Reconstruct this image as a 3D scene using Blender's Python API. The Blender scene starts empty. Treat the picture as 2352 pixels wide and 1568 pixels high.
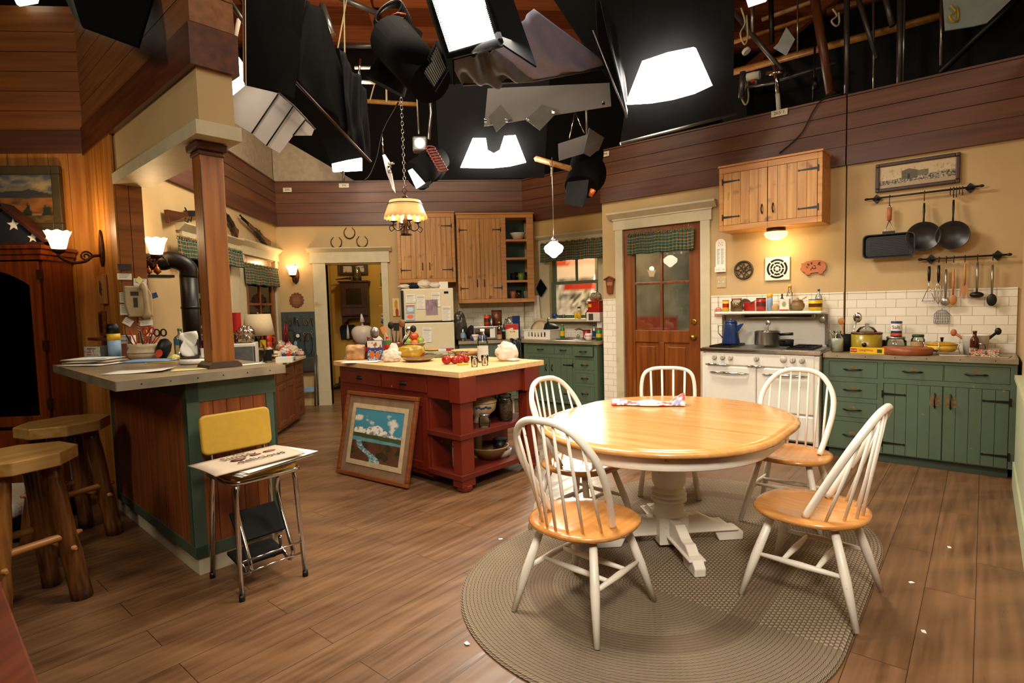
import bpy, math, random
from mathutils import Matrix, Vector
S = bpy.context.scene; COL = S.collection; PI = math.pi
sin, cos, rad = math.sin, math.cos, math.radians
rnd = random.Random(7)

# ---------------------------------------------------------------- camera
FPX, PITCH, ROLL, YAW, EYE = 1291.4, rad(3.81375), rad(-1.47253), rad(4.935), Vector((0, 0, 1.42))
def _rz(v):
    c, s = cos(-YAW), sin(-YAW)
    return Vector((c*v[0]-s*v[1], s*v[0]+c*v[1], v[2]))
_f = Vector((0, cos(PITCH), -sin(PITCH))); _u = Vector((0, sin(PITCH), cos(PITCH))); _r = Vector((1, 0, 0))
CR = _rz(cos(ROLL)*_r+sin(ROLL)*_u); CU = _rz(-sin(ROLL)*_r+cos(ROLL)*_u); CF = _rz(_f)
cam = bpy.data.cameras.new('camera'); cam.sensor_width = 36; cam.lens = 36*FPX/2352; cam.clip_start = .05
cob = bpy.data.objects.new('camera', cam); COL.objects.link(cob)
m = Matrix((CR, CU, -CF)).transposed().to_4x4(); m.translation = EYE; cob.matrix_world = m
S.camera = cob
# ---------------------------------------------------------------- look, world, lights
S.view_settings.view_transform = 'Standard'; S.view_settings.look = 'None'
S.view_settings.gamma = 1; S.view_settings.use_curve_mapping = False
S.view_settings.exposure = 0.0
S.cycles.max_bounces = 6; S.cycles.diffuse_bounces = 3; S.cycles.glossy_bounces = 3
S.cycles.transmission_bounces = 5; S.cycles.transparent_max_bounces = 32; S.cycles.sample_clamp_indirect = 4; S.cycles.caustics_refractive = False; S.cycles.caustics_reflective = False
S.cycles.use_denoising = True
W = bpy.data.worlds.new('stage_dark'); S.world = W; W.use_nodes = True
W.node_tree.nodes['Background'].inputs[0].default_value = (1, .8, .6, 1); W.node_tree.nodes['Background'].inputs[1].default_value = .010

def ray(x, y): return CF+CR*((x-1176)/FPX)-CU*((y-784)/FPX)
def at(x, y, z):                       # photo point on the level z
    d = ray(x, y); return EYE+d*((z-EYE.z)/d.z)
def dp(x, y, k):                       # photo point at depth k
    return EYE+ray(x, y)*k
class Fr:                              # a wall: u to the right, v into the wall, z up
    def __init__(s, o, deg):
        s.o = Vector(o); s.rz = rad(deg); s.x = Vector((cos(s.rz), sin(s.rz), 0)); s.y = Vector((-sin(s.rz), cos(s.rz), 0))
    def p(s, u, v, z): return s.o+s.x*u+s.y*v+Vector((0, 0, z))
    def uz(s, px, py, off=0):
        d = ray(px, py); o = s.o-s.y*off; k = (o-EYE).dot(s.y)/d.dot(s.y)
        q = EYE+d*k-s.o; return q.dot(s.x), q.z
    def loc(s, w): q = Vector(w)-s.o; return Vector((q.dot(s.x), q.dot(s.y), q.z))
def nS(d): return (d*.70711, d*.70711, 0)
FB = Fr((0, 8.46, 0), 0); FS = Fr(nS(6.1), -45); FK = Fr(nS(6.65), -45); FL = Fr((-2.646, 0, 0), 90)
FI = Fr((0, 0, 0), 42.9)               # island and bar: u, v, z
FP = Fr((0, 4.95, 0), 0)

def area(name, p, target, sx, sy, watts, col=(1, .86, .68), spread=PI):
    l = bpy.data.lights.new(name, 'AREA'); l.shape = 'RECTANGLE'; l.size = sx; l.size_y = sy; l.energy = watts; l.color = col; l.spread = spread
    o = bpy.data.objects.new(name, l); COL.objects.link(o); o.location = p
    o.rotation_euler = (Vector(target)-Vector(p)).to_track_quat('-Z', 'Y').to_euler(); return o
def spot(name, p, target, watts, ang, col=(1, .86, .68), r=.08, blend=.6):
    l = bpy.data.lights.new(name, 'SPOT'); l.energy = watts; l.spot_size = rad(ang); l.spot_blend = blend; l.color = col; l.shadow_soft_size = r
    o = bpy.data.objects.new(name, l); COL.objects.link(o); o.location = p
    o.rotation_euler = (Vector(target)-Vector(p)).to_track_quat('-Z', 'Y').to_euler(); return o
def bulb(name, p, watts, col=(1, .72, .38), r=.04):
    l = bpy.data.lights.new(name, 'POINT'); l.energy = watts; l.color = col; l.shadow_soft_size = r
    o = bpy.data.objects.new(name, l); COL.objects.link(o); o.location = p; return o
# area lights; those at softboxes have housings further down, the rest are unseen
area('key_light', dp(1075, 60, 2.95)+Vector((0, 0, -.05)), (.9, 2.6, .3), .5, .7, 84, (1, .92, .80))
area('door_softbox_light', dp(1535, 185, 4.75), (1.3, 3.0, .6), .6, .5, 80, (1, .92, .80))
area('far_softbox_light', dp(1133, 365, 6.05), (-.2, 4.6, .6), .5, .3, 40, (1, .9, .74))
area('front_fill', (2.2, .2, 4.4), (2.2, 4.6, 1.0), 1.4, 1.0, 30, (1, .88, .70))  # unseen fill added above the camera, no fixture built
area('camera_side_light', (.2, -.7, 3.4), (1.1, 3.1, .4), .9, .7, 38, (1, .92, .80), rad(80))
area('kitchen_light', (-.3, 4.4, 4.6), (.3, 7.4, 1.2), 1.2, .9, 84, (1, .86, .64))
area('corner_light', dp(690, 250, 5.0), (-2.1, 7.4, 1.0), .5, .4, 45, (1, .86, .64))
area('floor_fill', (-.6, .4, 4.4), (-.5, 2.6, 0), 1.2, 1.0, 26, (1, .9, .74))  # another unseen fill added over the camera, aimed at the floor
area('living_light', (-3.6, .3, 3.6), (-1.5, 3.4, .5), .8, .8, 46, (1, .84, .62))
area('window_light', FK.p(-5.12, 1.1, 2.0), (.7, 3.3, .75), .9, .5, 190, (1, .92, .8))
area('roof_fill', (-1.5, 8.5, 4.5), (-1.2, 9.5, 7.5), .5, .5, 120, (1, .7, .42))  # unseen warm fill added to brighten the roof timbers

# ---------------------------------------------------------------- materials
def hx(s):
    if not isinstance(s, str): return tuple(s)[:3]+(1,)
    v = [int(s[i:i+2], 16)/255 for i in (0, 2, 4)]
    return tuple((c/12.92 if c < .04045 else ((c+.055)/1.055)**2.4) for c in v)+(1,)
class NT:
    def __init__(s, name):
        s.m = bpy.data.materials.new(name); s.m.use_nodes = True; s.t = s.m.node_tree; s.b = s.t.nodes['Principled BSDF']; s.out = s.t.nodes['Material Output']
    def n(s, typ, **kw):
        n = s.t.nodes.new('ShaderNode'+typ)
        for k, v in kw.items():
            if k.startswith('_'): setattr(n, k[1:], v)
            else: s.set(n, k, v)
        return n
    def set(s, n, k, v):
        k = int(k[1:]) if k[0] == 'i' and k[1:].isdigit() else k.replace('__', ' ')
        sock = n.inputs[k]
        if isinstance(v, bpy.types.NodeSocket): s.t.links.new(v, sock)
        else: sock.default_value = v
    def bs(s, **kw):
        for k, v in kw.items(): s.set(s.b, k, v)
    def mix(s, f, a, b, mode='MIX'):
        n = s.n('MixRGB', _blend_type=mode); s.set(n, 'i0', f); s.set(n, 'i1', a); s.set(n, 'i2', b); return n.outputs[0]
    def math(s, op, a, b=0.): return s.n('Math', _operation=op, i0=a, i1=b).outputs[0]
    def coord(s, scale=(1, 1, 1), rot=(0, 0, 0), src='Object'):
        mp = s.n('Mapping', Scale=scale, Rotation=rot); s.t.links.new(s.n('TexCoord').outputs[src], mp.inputs[0]); return mp.outputs[0]
    def ramp(s, f, a, b):
        n = s.n('MapRange'); s.set(n, 'i0', f); s.set(n, 'i1', a); s.set(n, 'i2', b); return n.outputs[0]
    def noise(s, vec, sc, det=3.): return s.n('TexNoise', Vector=vec, Scale=sc, Detail=det).outputs[0]
    def bump(s, h, d=.01, st=.5):
        b = s.n('Bump', Strength=st, Distance=d, Height=h); s.bs(Normal=b.outputs[0])
def M(name, col, rough=.5, metal=0., var=.12, sc=14., bump=0., coat=0., spec=.5, dirt=None, dk=(.62, .72), ds=9.):
    t = NT(name); c = hx(col); v = t.coord()
    n = t.noise(v, sc); dark = tuple(x*(1-2*var) for x in c[:3])+(1,)
    o = t.mix(t.ramp(n, .3, .7), dark, c)
    if dirt:
        o = t.mix(t.ramp(t.noise(v, ds, 6.), dk[0], dk[1]), o, hx(dirt))
    t.bs(Base__Color=o, Roughness=rough, Metallic=metal, Coat__Weight=coat, Coat__Roughness=.12, Specular__IOR__Level=spec)
    if bump: t.bump(n, bump, .6)
    return t.m
def wood(name, a, b, axis=2, sc=9., rough=.42, coat=0., st=.06, dirt=None, bump=.0015):
    t = NT(name); s = [sc*4]*3; s[axis] = sc*4*st; v = t.coord(tuple(s))
    n = t.noise(v, 1., 5.); n2 = t.noise(t.coord(tuple(x*.16 for x in s)), 1., 2.)
    o = t.mix(t.ramp(n, .32, .68), hx(a), hx(b)); o = t.mix(t.ramp(n2, .35, .7), o, t.mix(.55, hx(a), o))
    if dirt: o = t.mix(t.ramp(t.noise(t.coord(), 7., 6.), .6, .72), o, hx(dirt))
    t.bs(Base__Color=o, Roughness=rough, Coat__Weight=coat, Coat__Roughness=.15); t.bump(n, bump, .5); return t.m
def glow(name, col, st, base=None):
    t = NT(name); t.bs(Base__Color=hx(base or col), Emission__Color=hx(col), Emission__Strength=st, Roughness=.4); return t.m
def glass(name, col='ffffff', rough=.0, tr=.93, ior=1.1):
    t = NT(name); g = t.n('BsdfTransparent', Color=hx(col)); q = t.n('BsdfGlossy', Color=(1, 1, 1, 1), Roughness=rough+.02)
    fr = t.n('Fresnel', IOR=1.3); f = t.math('MULTIPLY_ADD', fr.outputs[0], 1.); f.node.inputs[2].default_value = 1-tr
    mx = t.n('MixShader', i0=f); t.t.links.new(g.outputs[0], mx.inputs[1]); t.t.links.new(q.outputs[0], mx.inputs[2]); t.t.links.new(mx.outputs[0], t.out.inputs[0]); return t.m
def vcol(name, rough=.6, coat=0., emit=0.):
    t = NT(name); a = t.n('VertexColor', _layer_name='c').outputs[0]
    t.bs(Base__Color=a, Roughness=rough, Coat__Weight=coat)
    if emit: t.bs(Emission__Color=a, Emission__Strength=emit)
    return t.m
def tiles():
    t = NT('white_subway_tile'); tc = t.n('TexCoord').outputs[0]; sp = t.n('SeparateXYZ', Vector=t.n('TexCoord').outputs['Object'])
    cb = t.n('CombineXYZ', X=sp.outputs[0], Y=sp.outputs[2])
    b = t.n('TexBrick', _offset=.5, Vector=cb.outputs[0], Color1=hx('efe6d2'), Color2=hx('e6dcc6'), Mortar=hx('b5a88e'), Scale=1., Mortar__Size=.0022, Mortar__Smooth=.2, Brick__Width=.152, Row__Height=.0765)
    t.bs(Base__Color=b.outputs[0], Roughness=.16); t.bump(t.math('SUBTRACT', 1., b.outputs[1]), .002, .6); return t.m
def floorm():
    t = NT('brown_plank_floor'); v = t.coord(rot=(0, 0, rad(-45)))
    b = t.n('TexBrick', _offset=.37, _offset_frequency=2, Vector=v, Color1=hx('000000'), Color2=hx('ffffff'), Mortar=hx('808080'), Scale=1., Mortar__Size=.0016, Brick__Width=1.25, Row__Height=.19)
    rn = b.outputs[0]
    off = t.n('VectorMath', _operation='ADD', i0=v); sc = t.n('VectorMath', _operation='SCALE', i0=rn); sc.inputs['Scale'].default_value = 7.; t.t.links.new(sc.outputs[0], off.inputs[1])
    g = t.n('Mapping', Scale=(1.1, 17, 17)); t.t.links.new(off.outputs[0], g.inputs[0])
    n = t.noise(g.outputs[0], 1.6, 6.); n2 = t.noise(t.coord((.5, 2.2, 1), (0, 0, rad(-45))), 2., 3.)
    o = t.mix(t.ramp(n, .3, .7), hx('50351f'), hx('745236')); o = t.mix(t.math('MULTIPLY', t.n('RGBToBW', Color=rn).outputs[0], .5), o, t.mix(.7, o, hx('5a3c28')))
    o = t.mix(t.ramp(n2, .4, .75), o, t.mix(.5, o, hx('946c46'))); o = t.mix(b.outputs[1], o, hx('2a1a0e'))
    t.bs(Base__Color=o, Roughness=t.n('MapRange', i0=n, i1=.3, i2=.7, i3=.27, i4=.46).outputs[0])
    h = t.math('SUBTRACT', n, b.outputs[1]); t.bump(h, .003, .45); return t.m
def plaid(name='green_plaid_cotton'):
    t = NT(name); sp = t.n('SeparateXYZ', Vector=t.n('TexCoord').outputs['UV'])
    def stripe(a, per, w, ph=0.):
        q = t.math('FRACT', t.math('ADD', t.math('MULTIPLY', a, 1/per), ph)); return t.math('LESS_THAN', q, w)
    x, y = sp.outputs[0], sp.outputs[1]
    o = t.mix(stripe(x, .07, .45), hx('243c2c'), hx('3c6248')); o = t.mix(t.math('MULTIPLY', stripe(y, .07, .45), .5), o, hx('1c3038'))
    o = t.mix(t.math('MULTIPLY', stripe(x, .07, .09, .3), .75), o, hx('c0713a')); o = t.mix(t.math('MULTIPLY', stripe(y, .07, .09, .3), .75), o, hx('c9823f'))
    o = t.mix(t.math('MULTIPLY', stripe(x, .07, .05, .75), .8), o, hx('16222c')); o = t.mix(t.math('MULTIPLY', stripe(y, .07, .05, .75), .8), o, hx('b8b27e'))
    t.bs(Base__Color=o, Roughness=.85); return t.m
def rugm():
    t = NT('braided_jute'); a = t.n('UVMap').outputs[0]; sp = t.n('SeparateXYZ', Vector=a); x, y = sp.outputs[0], sp.outputs[1]
    k = t.math('MULTIPLY', y, 1/.0175); row = t.math('FLOOR', k); fr = t.math('FRACT', k)
    ph = t.math('ADD', t.math('MULTIPLY', x, 1/.026), t.math('MULTIPLY', row, .5)); st = t.math('SINE', t.math('MULTIPLY', ph, 6.283))
    prof = t.math('SINE', t.math('MULTIPLY', fr, 3.1416))
    d = t.math('ADD', st, 0.); d = t.ramp(d, -.9, .9)
    fl = t.math('MULTIPLY', t.math('GREATER_THAN', y, .43), t.math('LESS_THAN', y, .555))       # plain dark braid ring
    o = t.mix(d, hx('675644'), hx('9c896e')); o = t.mix(fl, o, t.mix(d, hx('6e5a46'), hx('7d6750')))
    o = t.mix(t.math('LESS_THAN', fr, .12), o, hx('4d3e2e'))
    t.bs(Base__Color=o, Roughness=.95); t.bump(t.math('ADD', prof, t.math('MULTIPLY', d, .5)), .006, .8); return t.m
C = {}
def mats():
    C.update(
    floor=floorm(), tile=tiles(), plaid=plaid(), rug=rugm(),
    cream=M('cream_plaster', 'c0a273', .8, var=.05, sc=3., bump=.002), creamy=M('yellow_plaster', 'cfae6c', .8, var=.06, sc=3.),
    pantry=M('ochre_plaster', 'b8923c', .85, var=.06, sc=3.), trim=M('cream_painted_trim', 'cabd9c', .5, var=.06, sc=9., dirt='a89470', dk=(.66, .8), ds=5.),
    band=wood('red_brown_board', '522a10', '724322', 0, 5., .45), bandd=wood('dark_red_board', '48220f', '66371c', 0, 5., .42),
    fir=wood('golden_fir_board', '9a5a20', 'c98a3e', 2, 6., .38), fird=wood('brown_fir_board', '7a4418', '9c5e2a', 0, 5., .4),
    post=wood('stained_post', '7e461a', 'aa6a32', 2, 7., .36), pine=wood('knotty_pine', 'a06a2c', 'c6924e', 2, 7., .45, dirt='6a441c'),
    pineh=wood('knotty_pine_rail', 'a4682a', 'c48a44', 0, 7., .42), cherry=wood('cherry_cabinet', '5c2408', '8e4214', 2, 6., .25, .4),
    doorw=wood('stained_door', '66320f', '90501f', 2, 6., .3, .2), barwood=wood('bar_panel', '6a3416', '985426', 2, 8., .42),
    oak=wood('honey_oak', 'b87c40', 'cf9c5c', 1, 8., .2, .45), seat=wood('honey_seat', 'b8763a', 'd29850', 1, 8., .2, .5),
    butcher=wood('butcher_block', 'cfa066', 'e6c08a', 1, 10., .4), log=wood('peeled_log', '3e1c0a', 'a2682c', 2, 6., .3, .4, st=.12), logseat=wood('octagon_seat', 'a87a3c', 'c8a060', 0, 8., .3, .2),
    darkw=wood('dark_walnut', '2a120a', '452012', 2, 6., .4), midw=wood('mid_brown_cabinet', '5a3018', '804a26', 2, 7., .4), gilt=wood('frame_wood', '6a3418', '8e5028', 0, 8., .35),
    green=M('worn_green_paint', '51624c', .5, var=.06, sc=5., dirt='a9823f', dk=(.69, .74), ds=8.), greend=M('dark_green_paint', '40503f', .5, var=.06, sc=5.), greenin=M('cupboard_green', '2c4632', .6),
    red=M('worn_barn_red', '6e200e', .42, var=.1, sc=5., dirt='b88a70', dk=(.73, .76), ds=14.), white=M('white_enamel', 'e6dfd0', .22, var=.02), chair=M('chipped_cream_paint', 'e6dccb', .36, var=.04, sc=6., dirt='7a5a40', dk=(.70, .74), ds=22.),
    zinc=M('zinc_worktop', '9d8b6c', .34, .25, var=.14, sc=6.), zincedge=M('zinc_edge', 'a89a80', .3, .35, var=.2, sc=7.), almond=M('almond_fridge', 'd9cba8', .35, var=.02),
    pan=M('seasoned_iron', '2c2826', .38, .35, var=.2, sc=7.), black=M('black_iron', '15110e', .42, .3, bump=.001), blk=M('black_cloth', '0b0b0c', .9, var=.1, spec=.08), gcloth=M('grey_black_cloth', '1a1a1c', .85, var=.15, sc=4., spec=.1), alu=M('studio_grey_foil', '6e6a68', .6, .2, var=.05, sc=3.), chrome=M('chrome', 'd0ccc4', .14, 1., var=.04), steel=M('steel', 'a8a298', .28, .9, var=.08),
    brass=M('brass', 'b08a3c', .3, .9), bronze=M('bronze', '4a2c14', .4, .6), tin=M('galvanised_pipe', '6a6660', .4, .7), rope=M('rope', 'c8b48a', .9), matt=M('matt_black', '141312', .7, spec=.2),
    yell=M('mustard_vinyl', 'bd9434', .35, var=.05, sc=30., bump=.0006), paper=M('white_paper', 'e8e2d4', .8, var=.03), news=M('newsprint', 'c0aa92', .85, var=.04), ink=M('printed_ink', '3a3430', .8), yp=M('yellow_paper', 'e6d98a', .8, var=.03),
    rd=M('red_gloss', 'b01c10', .3), orr=M('orange_red', 'd84818', .4), ylw=M('bright_yellow', 'e8b818', .4), blu=M('blue_gloss', '20407a', .3), lblu=M('pale_blue', '8aa8c8', .5), grn=M('green_gloss', '2a7a3c', .35), ppl=M('mauve', '6a4878', .5), brn=M('brown_gloss', '5a2a14', .3), tan=M('tan', 'b89060', .6), pk=M('pale_pink', 'd8a8a0', .6), olive=M('olive_yellow', '9a8420', .28), cloth=M('cream_towel', 'd8cbb8', .9, var=.06, sc=30., bump=.002), sage=M('sage_cloth', '7c7a5c', .9), stone=M('stoneware', 'c8b088', .35), stoned=M('stoneware_dark', '8a6a40', .4), shade=M('linen_shade', 'c8b490', .8, var=.04, sc=40.), tom=M('tomato_skin', 'a01c08', .18, var=.1), apple=M('green_apple', '8a9a30', .25), orange=M('orange_peel', 'e0661c', .35, bump=.001), dkgrn=M('dark_stem', '2a3c18', .6), blu2=M('speckled_blue', '1c3460', .2), terra=M('terracotta', 'b0663a', .6), navy=M('navy_cloth', '0f1424', .9),
    cork=M('cork_label', 'e8dcc0', .6), amber=glass('amber_glass', 'c06a28', tr=.9), clear=glass('clear_glass', 'f6f8f4', tr=.975), pane=glass('window_glass', 'e8eae4', tr=.985), plast=glass('clear_plastic', 'e8e6e0', .12, .8), jar=glass('jar_glass', 'e4e8e0', tr=.96), dkglass=glass('dark_cabinet_glass', '8a7c68', .05, .95), bagp=M('printed_bread_bag', 'd8c4a0', .25, var=.1, sc=20., coat=.4, dirt='3a50a0', dk=(.58, .62), ds=16.), bagr=M('red_printed_bag', 'd8d0c4', .25, var=.1, sc=20., coat=.4, dirt='c83818', dk=(.48, .52), ds=14.),
    shade_on=glow('lit_frosted_glass', 'ffd090', 7.), globe_on=glow('lit_milk_glass', 'fff2d0', 16.), hood_on=glow('lit_hood_glass', 'ffd070', 4.), lamp_on=glow('lit_tole_shade', 'ffc070', .55, 'd8b070'), candle_on=glow('lit_candle', 'ffdf9a', 6.),
    soft=glow('lit_softbox', 'fff6e6', 14.), softw=glow('glowing_white', 'fff6ea', 9.), grid=glow('lit_grid', 'fff8ec', 12.), vc=vcol('printed_picture'), vcg=vcol('printed_label', .35), vce=vcol('lit_backdrop', .8, 0, .6), vcn=vcol('dim_backdrop', .8, 0, .14))
mats()

# ---------------------------------------------------------------- mesh building
class MB:
    def __init__(s): s.v = []; s.f = []; s.sm = []; s.mi = []; s.m = 0; s.M = None; s.uv = {}; s.col = {}
    def at(s, loc=(0, 0, 0), rz=0, rx=0, ry=0, sc=1):
        s.M = Matrix.Translation(loc) @ Matrix.Rotation(rz, 4, 'Z') @ Matrix.Rotation(ry, 4, 'Y') @ Matrix.Rotation(rx, 4, 'X') @ Matrix.Scale(sc, 4); return s
    def add(s, vs, fs, sm=False):
        o = len(s.v)
        s.v += [tuple(s.M @ Vector(p)) for p in vs] if s.M is not None else [tuple(p) for p in vs]
        for f in fs: s.f.append([i+o for i in f]); s.sm.append(sm); s.mi.append(s.m)
        return o
    def box(s, x0, x1, y0, y1, z0, z1):
        s.add([(x0, y0, z0), (x1, y0, z0), (x1, y1, z0), (x0, y1, z0), (x0, y0, z1), (x1, y0, z1), (x1, y1, z1), (x0, y1, z1)],
              [(0, 3, 2, 1), (4, 5, 6, 7), (0, 1, 5, 4), (1, 2, 6, 5), (2, 3, 7, 6), (3, 0, 4, 7)]); return s
    def hexa(s, b, t): s.add(list(b)+list(t), [(0, 3, 2, 1), (4, 5, 6, 7), (0, 1, 5, 4), (1, 2, 6, 5), (2, 3, 7, 6), (3, 0, 4, 7)]); return s
    def slab(s, q, th):                # four corner points, thickened along their normal
        q = [Vector(p) for p in q]; n = (q[1]-q[0]).cross(q[3]-q[0]).normalized()*th; s.hexa(q, [p+n for p in q]); return s
    def prism(s, poly, a, b, ax=2):    # outline in the other two axes, extruded a..b along ax
        def P(p, h): return {2: (p[0], p[1], h), 1: (p[0], h, p[1]), 0: (h, p[0], p[1])}[ax]
        n = len(poly); s.add([P(p, a) for p in poly]+[P(p, b) for p in poly], [tuple(range(n))[::-1], tuple(range(n, 2*n))]+[(i, (i+1) % n, n+(i+1) % n, n+i) for i in range(n)]); return s
    def lathe(s, prof, n=20, c=(0, 0, 0), sx=1, sy=1, cap=True, sm=True):
        vs = []; k = len(prof)
        for i in range(n):
            a = 2*PI*i/n
            vs += [(c[0]+r*cos(a)*sx, c[1]+r*sin(a)*sy, c[2]+z) for r, z in prof]
        fs = [(i*k+j, ((i+1) % n)*k+j, ((i+1) % n)*k+j+1, i*k+j+1) for i in range(n) for j in range(k-1)]
        s.add(vs, fs, sm)
        if cap:
            o = len(s.v)-n*k
            for j in (0, k-1):
                if prof[j][0] > 1e-4:
                    f = [o+i*k+j for i in range(n)]; s.f.append(f[::-1] if j == 0 else f); s.sm.append(False); s.mi.append(s.m)
        return s
    def cyl(s, p0, p1, r0, r1=None, n=12, cap=True): return s.tube([p0, p1], [r0, r0 if r1 is None else r1], n, cap=cap)
    def tube(s, pts, r, n=8, closed=False, cap=True, flat=1):
        pts = [Vector(p) for p in pts]; k = len(pts); R = r if isinstance(r, (list, tuple)) else [r]*k; vs = []; up = None
        for i, p in enumerate(pts):
            d = (pts[(i+1) % k]-pts[i-1]) if closed else (pts[min(i+1, k-1)]-pts[max(i-1, 0)]); d.normalize()
            if up is None: up = Vector((0, 0, 1)) if abs(d.z) < .9 else Vector((1, 0, 0))
            x = d.cross(up)
            if x.length < 1e-5: x = d.orthogonal()
            x.normalize(); up = x.cross(d).normalized()
            vs += [p+(x*cos(2*PI*j/n)+up*sin(2*PI*j/n)*flat)*R[i] for j in range(n)]
        fs = [(i*n+j, i*n+(j+1) % n, ((i+1) % k)*n+(j+1) % n, ((i+1) % k)*n+j) for i in range(k if closed else k-1) for j in range(n)]
        o = s.add(vs, fs, True)
        if cap and not closed:
            s.f += [[o+j for j in range(n)][::-1], [o+(k-1)*n+j for j in range(n)]]; s.sm += [False]*2; s.mi += [s.m]*2
        return s
    def ball(s, c, rx, ry=None, rz=None, n=14, k=9, f=None):
        ry = ry or rx; rz = rz or rx; vs = []
        for i in range(1, k):
            a = PI*i/k
            for j in range(n):
                b = 2*PI*j/n; p = Vector((sin(a)*cos(b), sin(a)*sin(b), -cos(a))); q = f(p) if f else 1
                vs.append((c[0]+p.x*rx*q, c[1]+p.y*ry*q, c[2]+p.z*rz*q))
        fs = [(i*n+j, i*n+(j+1) % n, (i+1)*n+(j+1) % n, (i+1)*n+j) for i in range(k-2) for j in range(n)]
        vs += [(c[0], c[1], c[2]-rz), (c[0], c[1], c[2]+rz)]; L = len(vs)
        fs += [(L-2, (j+1) % n, j) for j in range(n)]+[(L-1, (k-2)*n+j, (k-2)*n+(j+1) % n) for j in range(n)]
        s.add(vs, fs, True); return s
    def sheet(s, fn, nu, nv, sm=True, uv=None, col=None):
        vs = [fn(i/nu, j/nv) for j in range(nv+1) for i in range(nu+1)]
        fs = [(j*(nu+1)+i, j*(nu+1)+i+1, (j+1)*(nu+1)+i+1, (j+1)*(nu+1)+i) for j in range(nv) for i in range(nu)]
        o = s.add(vs, fs, sm)
        for j in range(nv+1):
            for i in range(nu+1):
                q = o+j*(nu+1)+i
                if uv: s.uv[q] = uv(i/nu, j/nv)
                if col: s.col[q] = col(i/nu, j/nv)
        return s
    def pic(s, w, h, fn, nx=40, ny=40, M=None):      # flat printed picture in local x,z facing -y; fn(u,v)->hex
        old = s.M; s.M = (old if old is not None else Matrix()) @ (M or Matrix())
        s.sheet(lambda u, v: ((u-.5)*w, 0, (v-.5)*h), nx, ny, False, col=lambda u, v: hx(fn(u, v))); s.M = old; return s
    def text(s, txt, size, M=None, ext=.0004, al='CENTER'):   # letters in local x,z facing -y
        cu = bpy.data.curves.new('t', 'FONT'); cu.body = txt; cu.size = size; cu.align_x = al; cu.align_y = 'CENTER'; cu.extrude = ext; cu.resolution_u = 2
        o = bpy.data.objects.new('t', cu); me = bpy.data.meshes.new_from_object(o)
        T = (s.M if s.M is not None else Matrix()) @ (M or Matrix()) @ Matrix.Rotation(PI/2, 4, 'X'); old = s.M; s.M = T
        s.add([v.co for v in me.vertices], [tuple(p.vertices) for p in me.polygons]); s.M = old
        bpy.data.objects.remove(o); bpy.data.meshes.remove(me); bpy.data.curves.remove(cu); return s
    def mesh(s, name, mt):
        me = bpy.data.meshes.new(name); me.from_pydata(s.v, [], s.f)
        for q in (mt if isinstance(mt, (list, tuple)) else [mt]): me.materials.append(C[q] if isinstance(q, str) else q)
        me.polygons.foreach_set('use_smooth', s.sm); me.polygons.foreach_set('material_index', s.mi)
        if s.uv:
            L = me.uv_layers.new(name='UVMap'); L.data.foreach_set('uv', [x for l in me.loops for x in s.uv.get(l.vertex_index, (0, 0))])
        if s.col:
            A = me.color_attributes.new('c', 'FLOAT_COLOR', 'POINT')
            A.data.foreach_set('color', [x for i in range(len(s.v)) for x in s.col.get(i, (.5, .5, .5, 1))])
        me.update(); return me
def obj(name, mb, mt, parent=None, bev=0., seg=2, sub=0, solid=0.):
    o = bpy.data.objects.new(name, mb.mesh(name, mt)); COL.objects.link(o); o.parent = parent
    if solid: q = o.modifiers.new('solid', 'SOLIDIFY'); q.thickness = solid; q.offset = 0
    if bev: q = o.modifiers.new('bevel', 'BEVEL'); q.width = bev; q.segments = seg; q.limit_method = 'ANGLE'; q.angle_limit = rad(40)
    if sub: q = o.modifiers.new('sub', 'SUBSURF'); q.levels = sub; q.render_levels = sub
    return o
def tag(o, label, cat, group=None):
    o['label'] = label; o['category'] = cat
    if group: o['group'] = group
    return o
def thing(name, label, cat, loc=(0, 0, 0), rz=0, group=None):
    o = bpy.data.objects.new(name, None); COL.objects.link(o); o.location = loc; o.rotation_euler = (0, 0, rz); o.empty_display_size = .05
    return tag(o, label, cat, group)
def single(name, mb, mt, label, cat, loc=(0, 0, 0), rz=0, group=None, **kw):
    o = obj(name, mb, mt, None, **kw); o.location = loc; o.rotation_euler = (0, 0, rz); return tag(o, label, cat, group)
def struct(name, mb, mt, parent=None, loc=(0, 0, 0), rz=0, **kw):
    o = obj(name, mb, mt, parent, **kw)
    if parent is None: o['kind'] = 'structure'; o.location = loc; o.rotation_euler = (0, 0, rz)
    return o
def sempty(name, loc, rz):
    o = bpy.data.objects.new(name, None); COL.objects.link(o); o.location = loc; o.rotation_euler = (0, 0, rz); o['kind'] = 'structure'; return o
def dup(root, loc, rz=None, label=None, group=None):
    r = root.copy(); COL.objects.link(r); r.location = loc
    if rz is not None: r.rotation_euler = (0, 0, rz)
    if label: r['label'] = label
    if group: r['group'] = group
    for ch in list(root.children):
        c = ch.copy(); COL.objects.link(c); c.parent = r
        for g in list(ch.children):
            d = g.copy(); COL.objects.link(d); d.parent = c
    return r
def L3(*p): return [Vector(q) for q in p]
def arc(cx, cy, r, a0, a1, n): return [(cx+r*cos(rad(a0+(a1-a0)*i/n)), cy+r*sin(rad(a0+(a1-a0)*i/n))) for i in range(n+1)]
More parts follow.
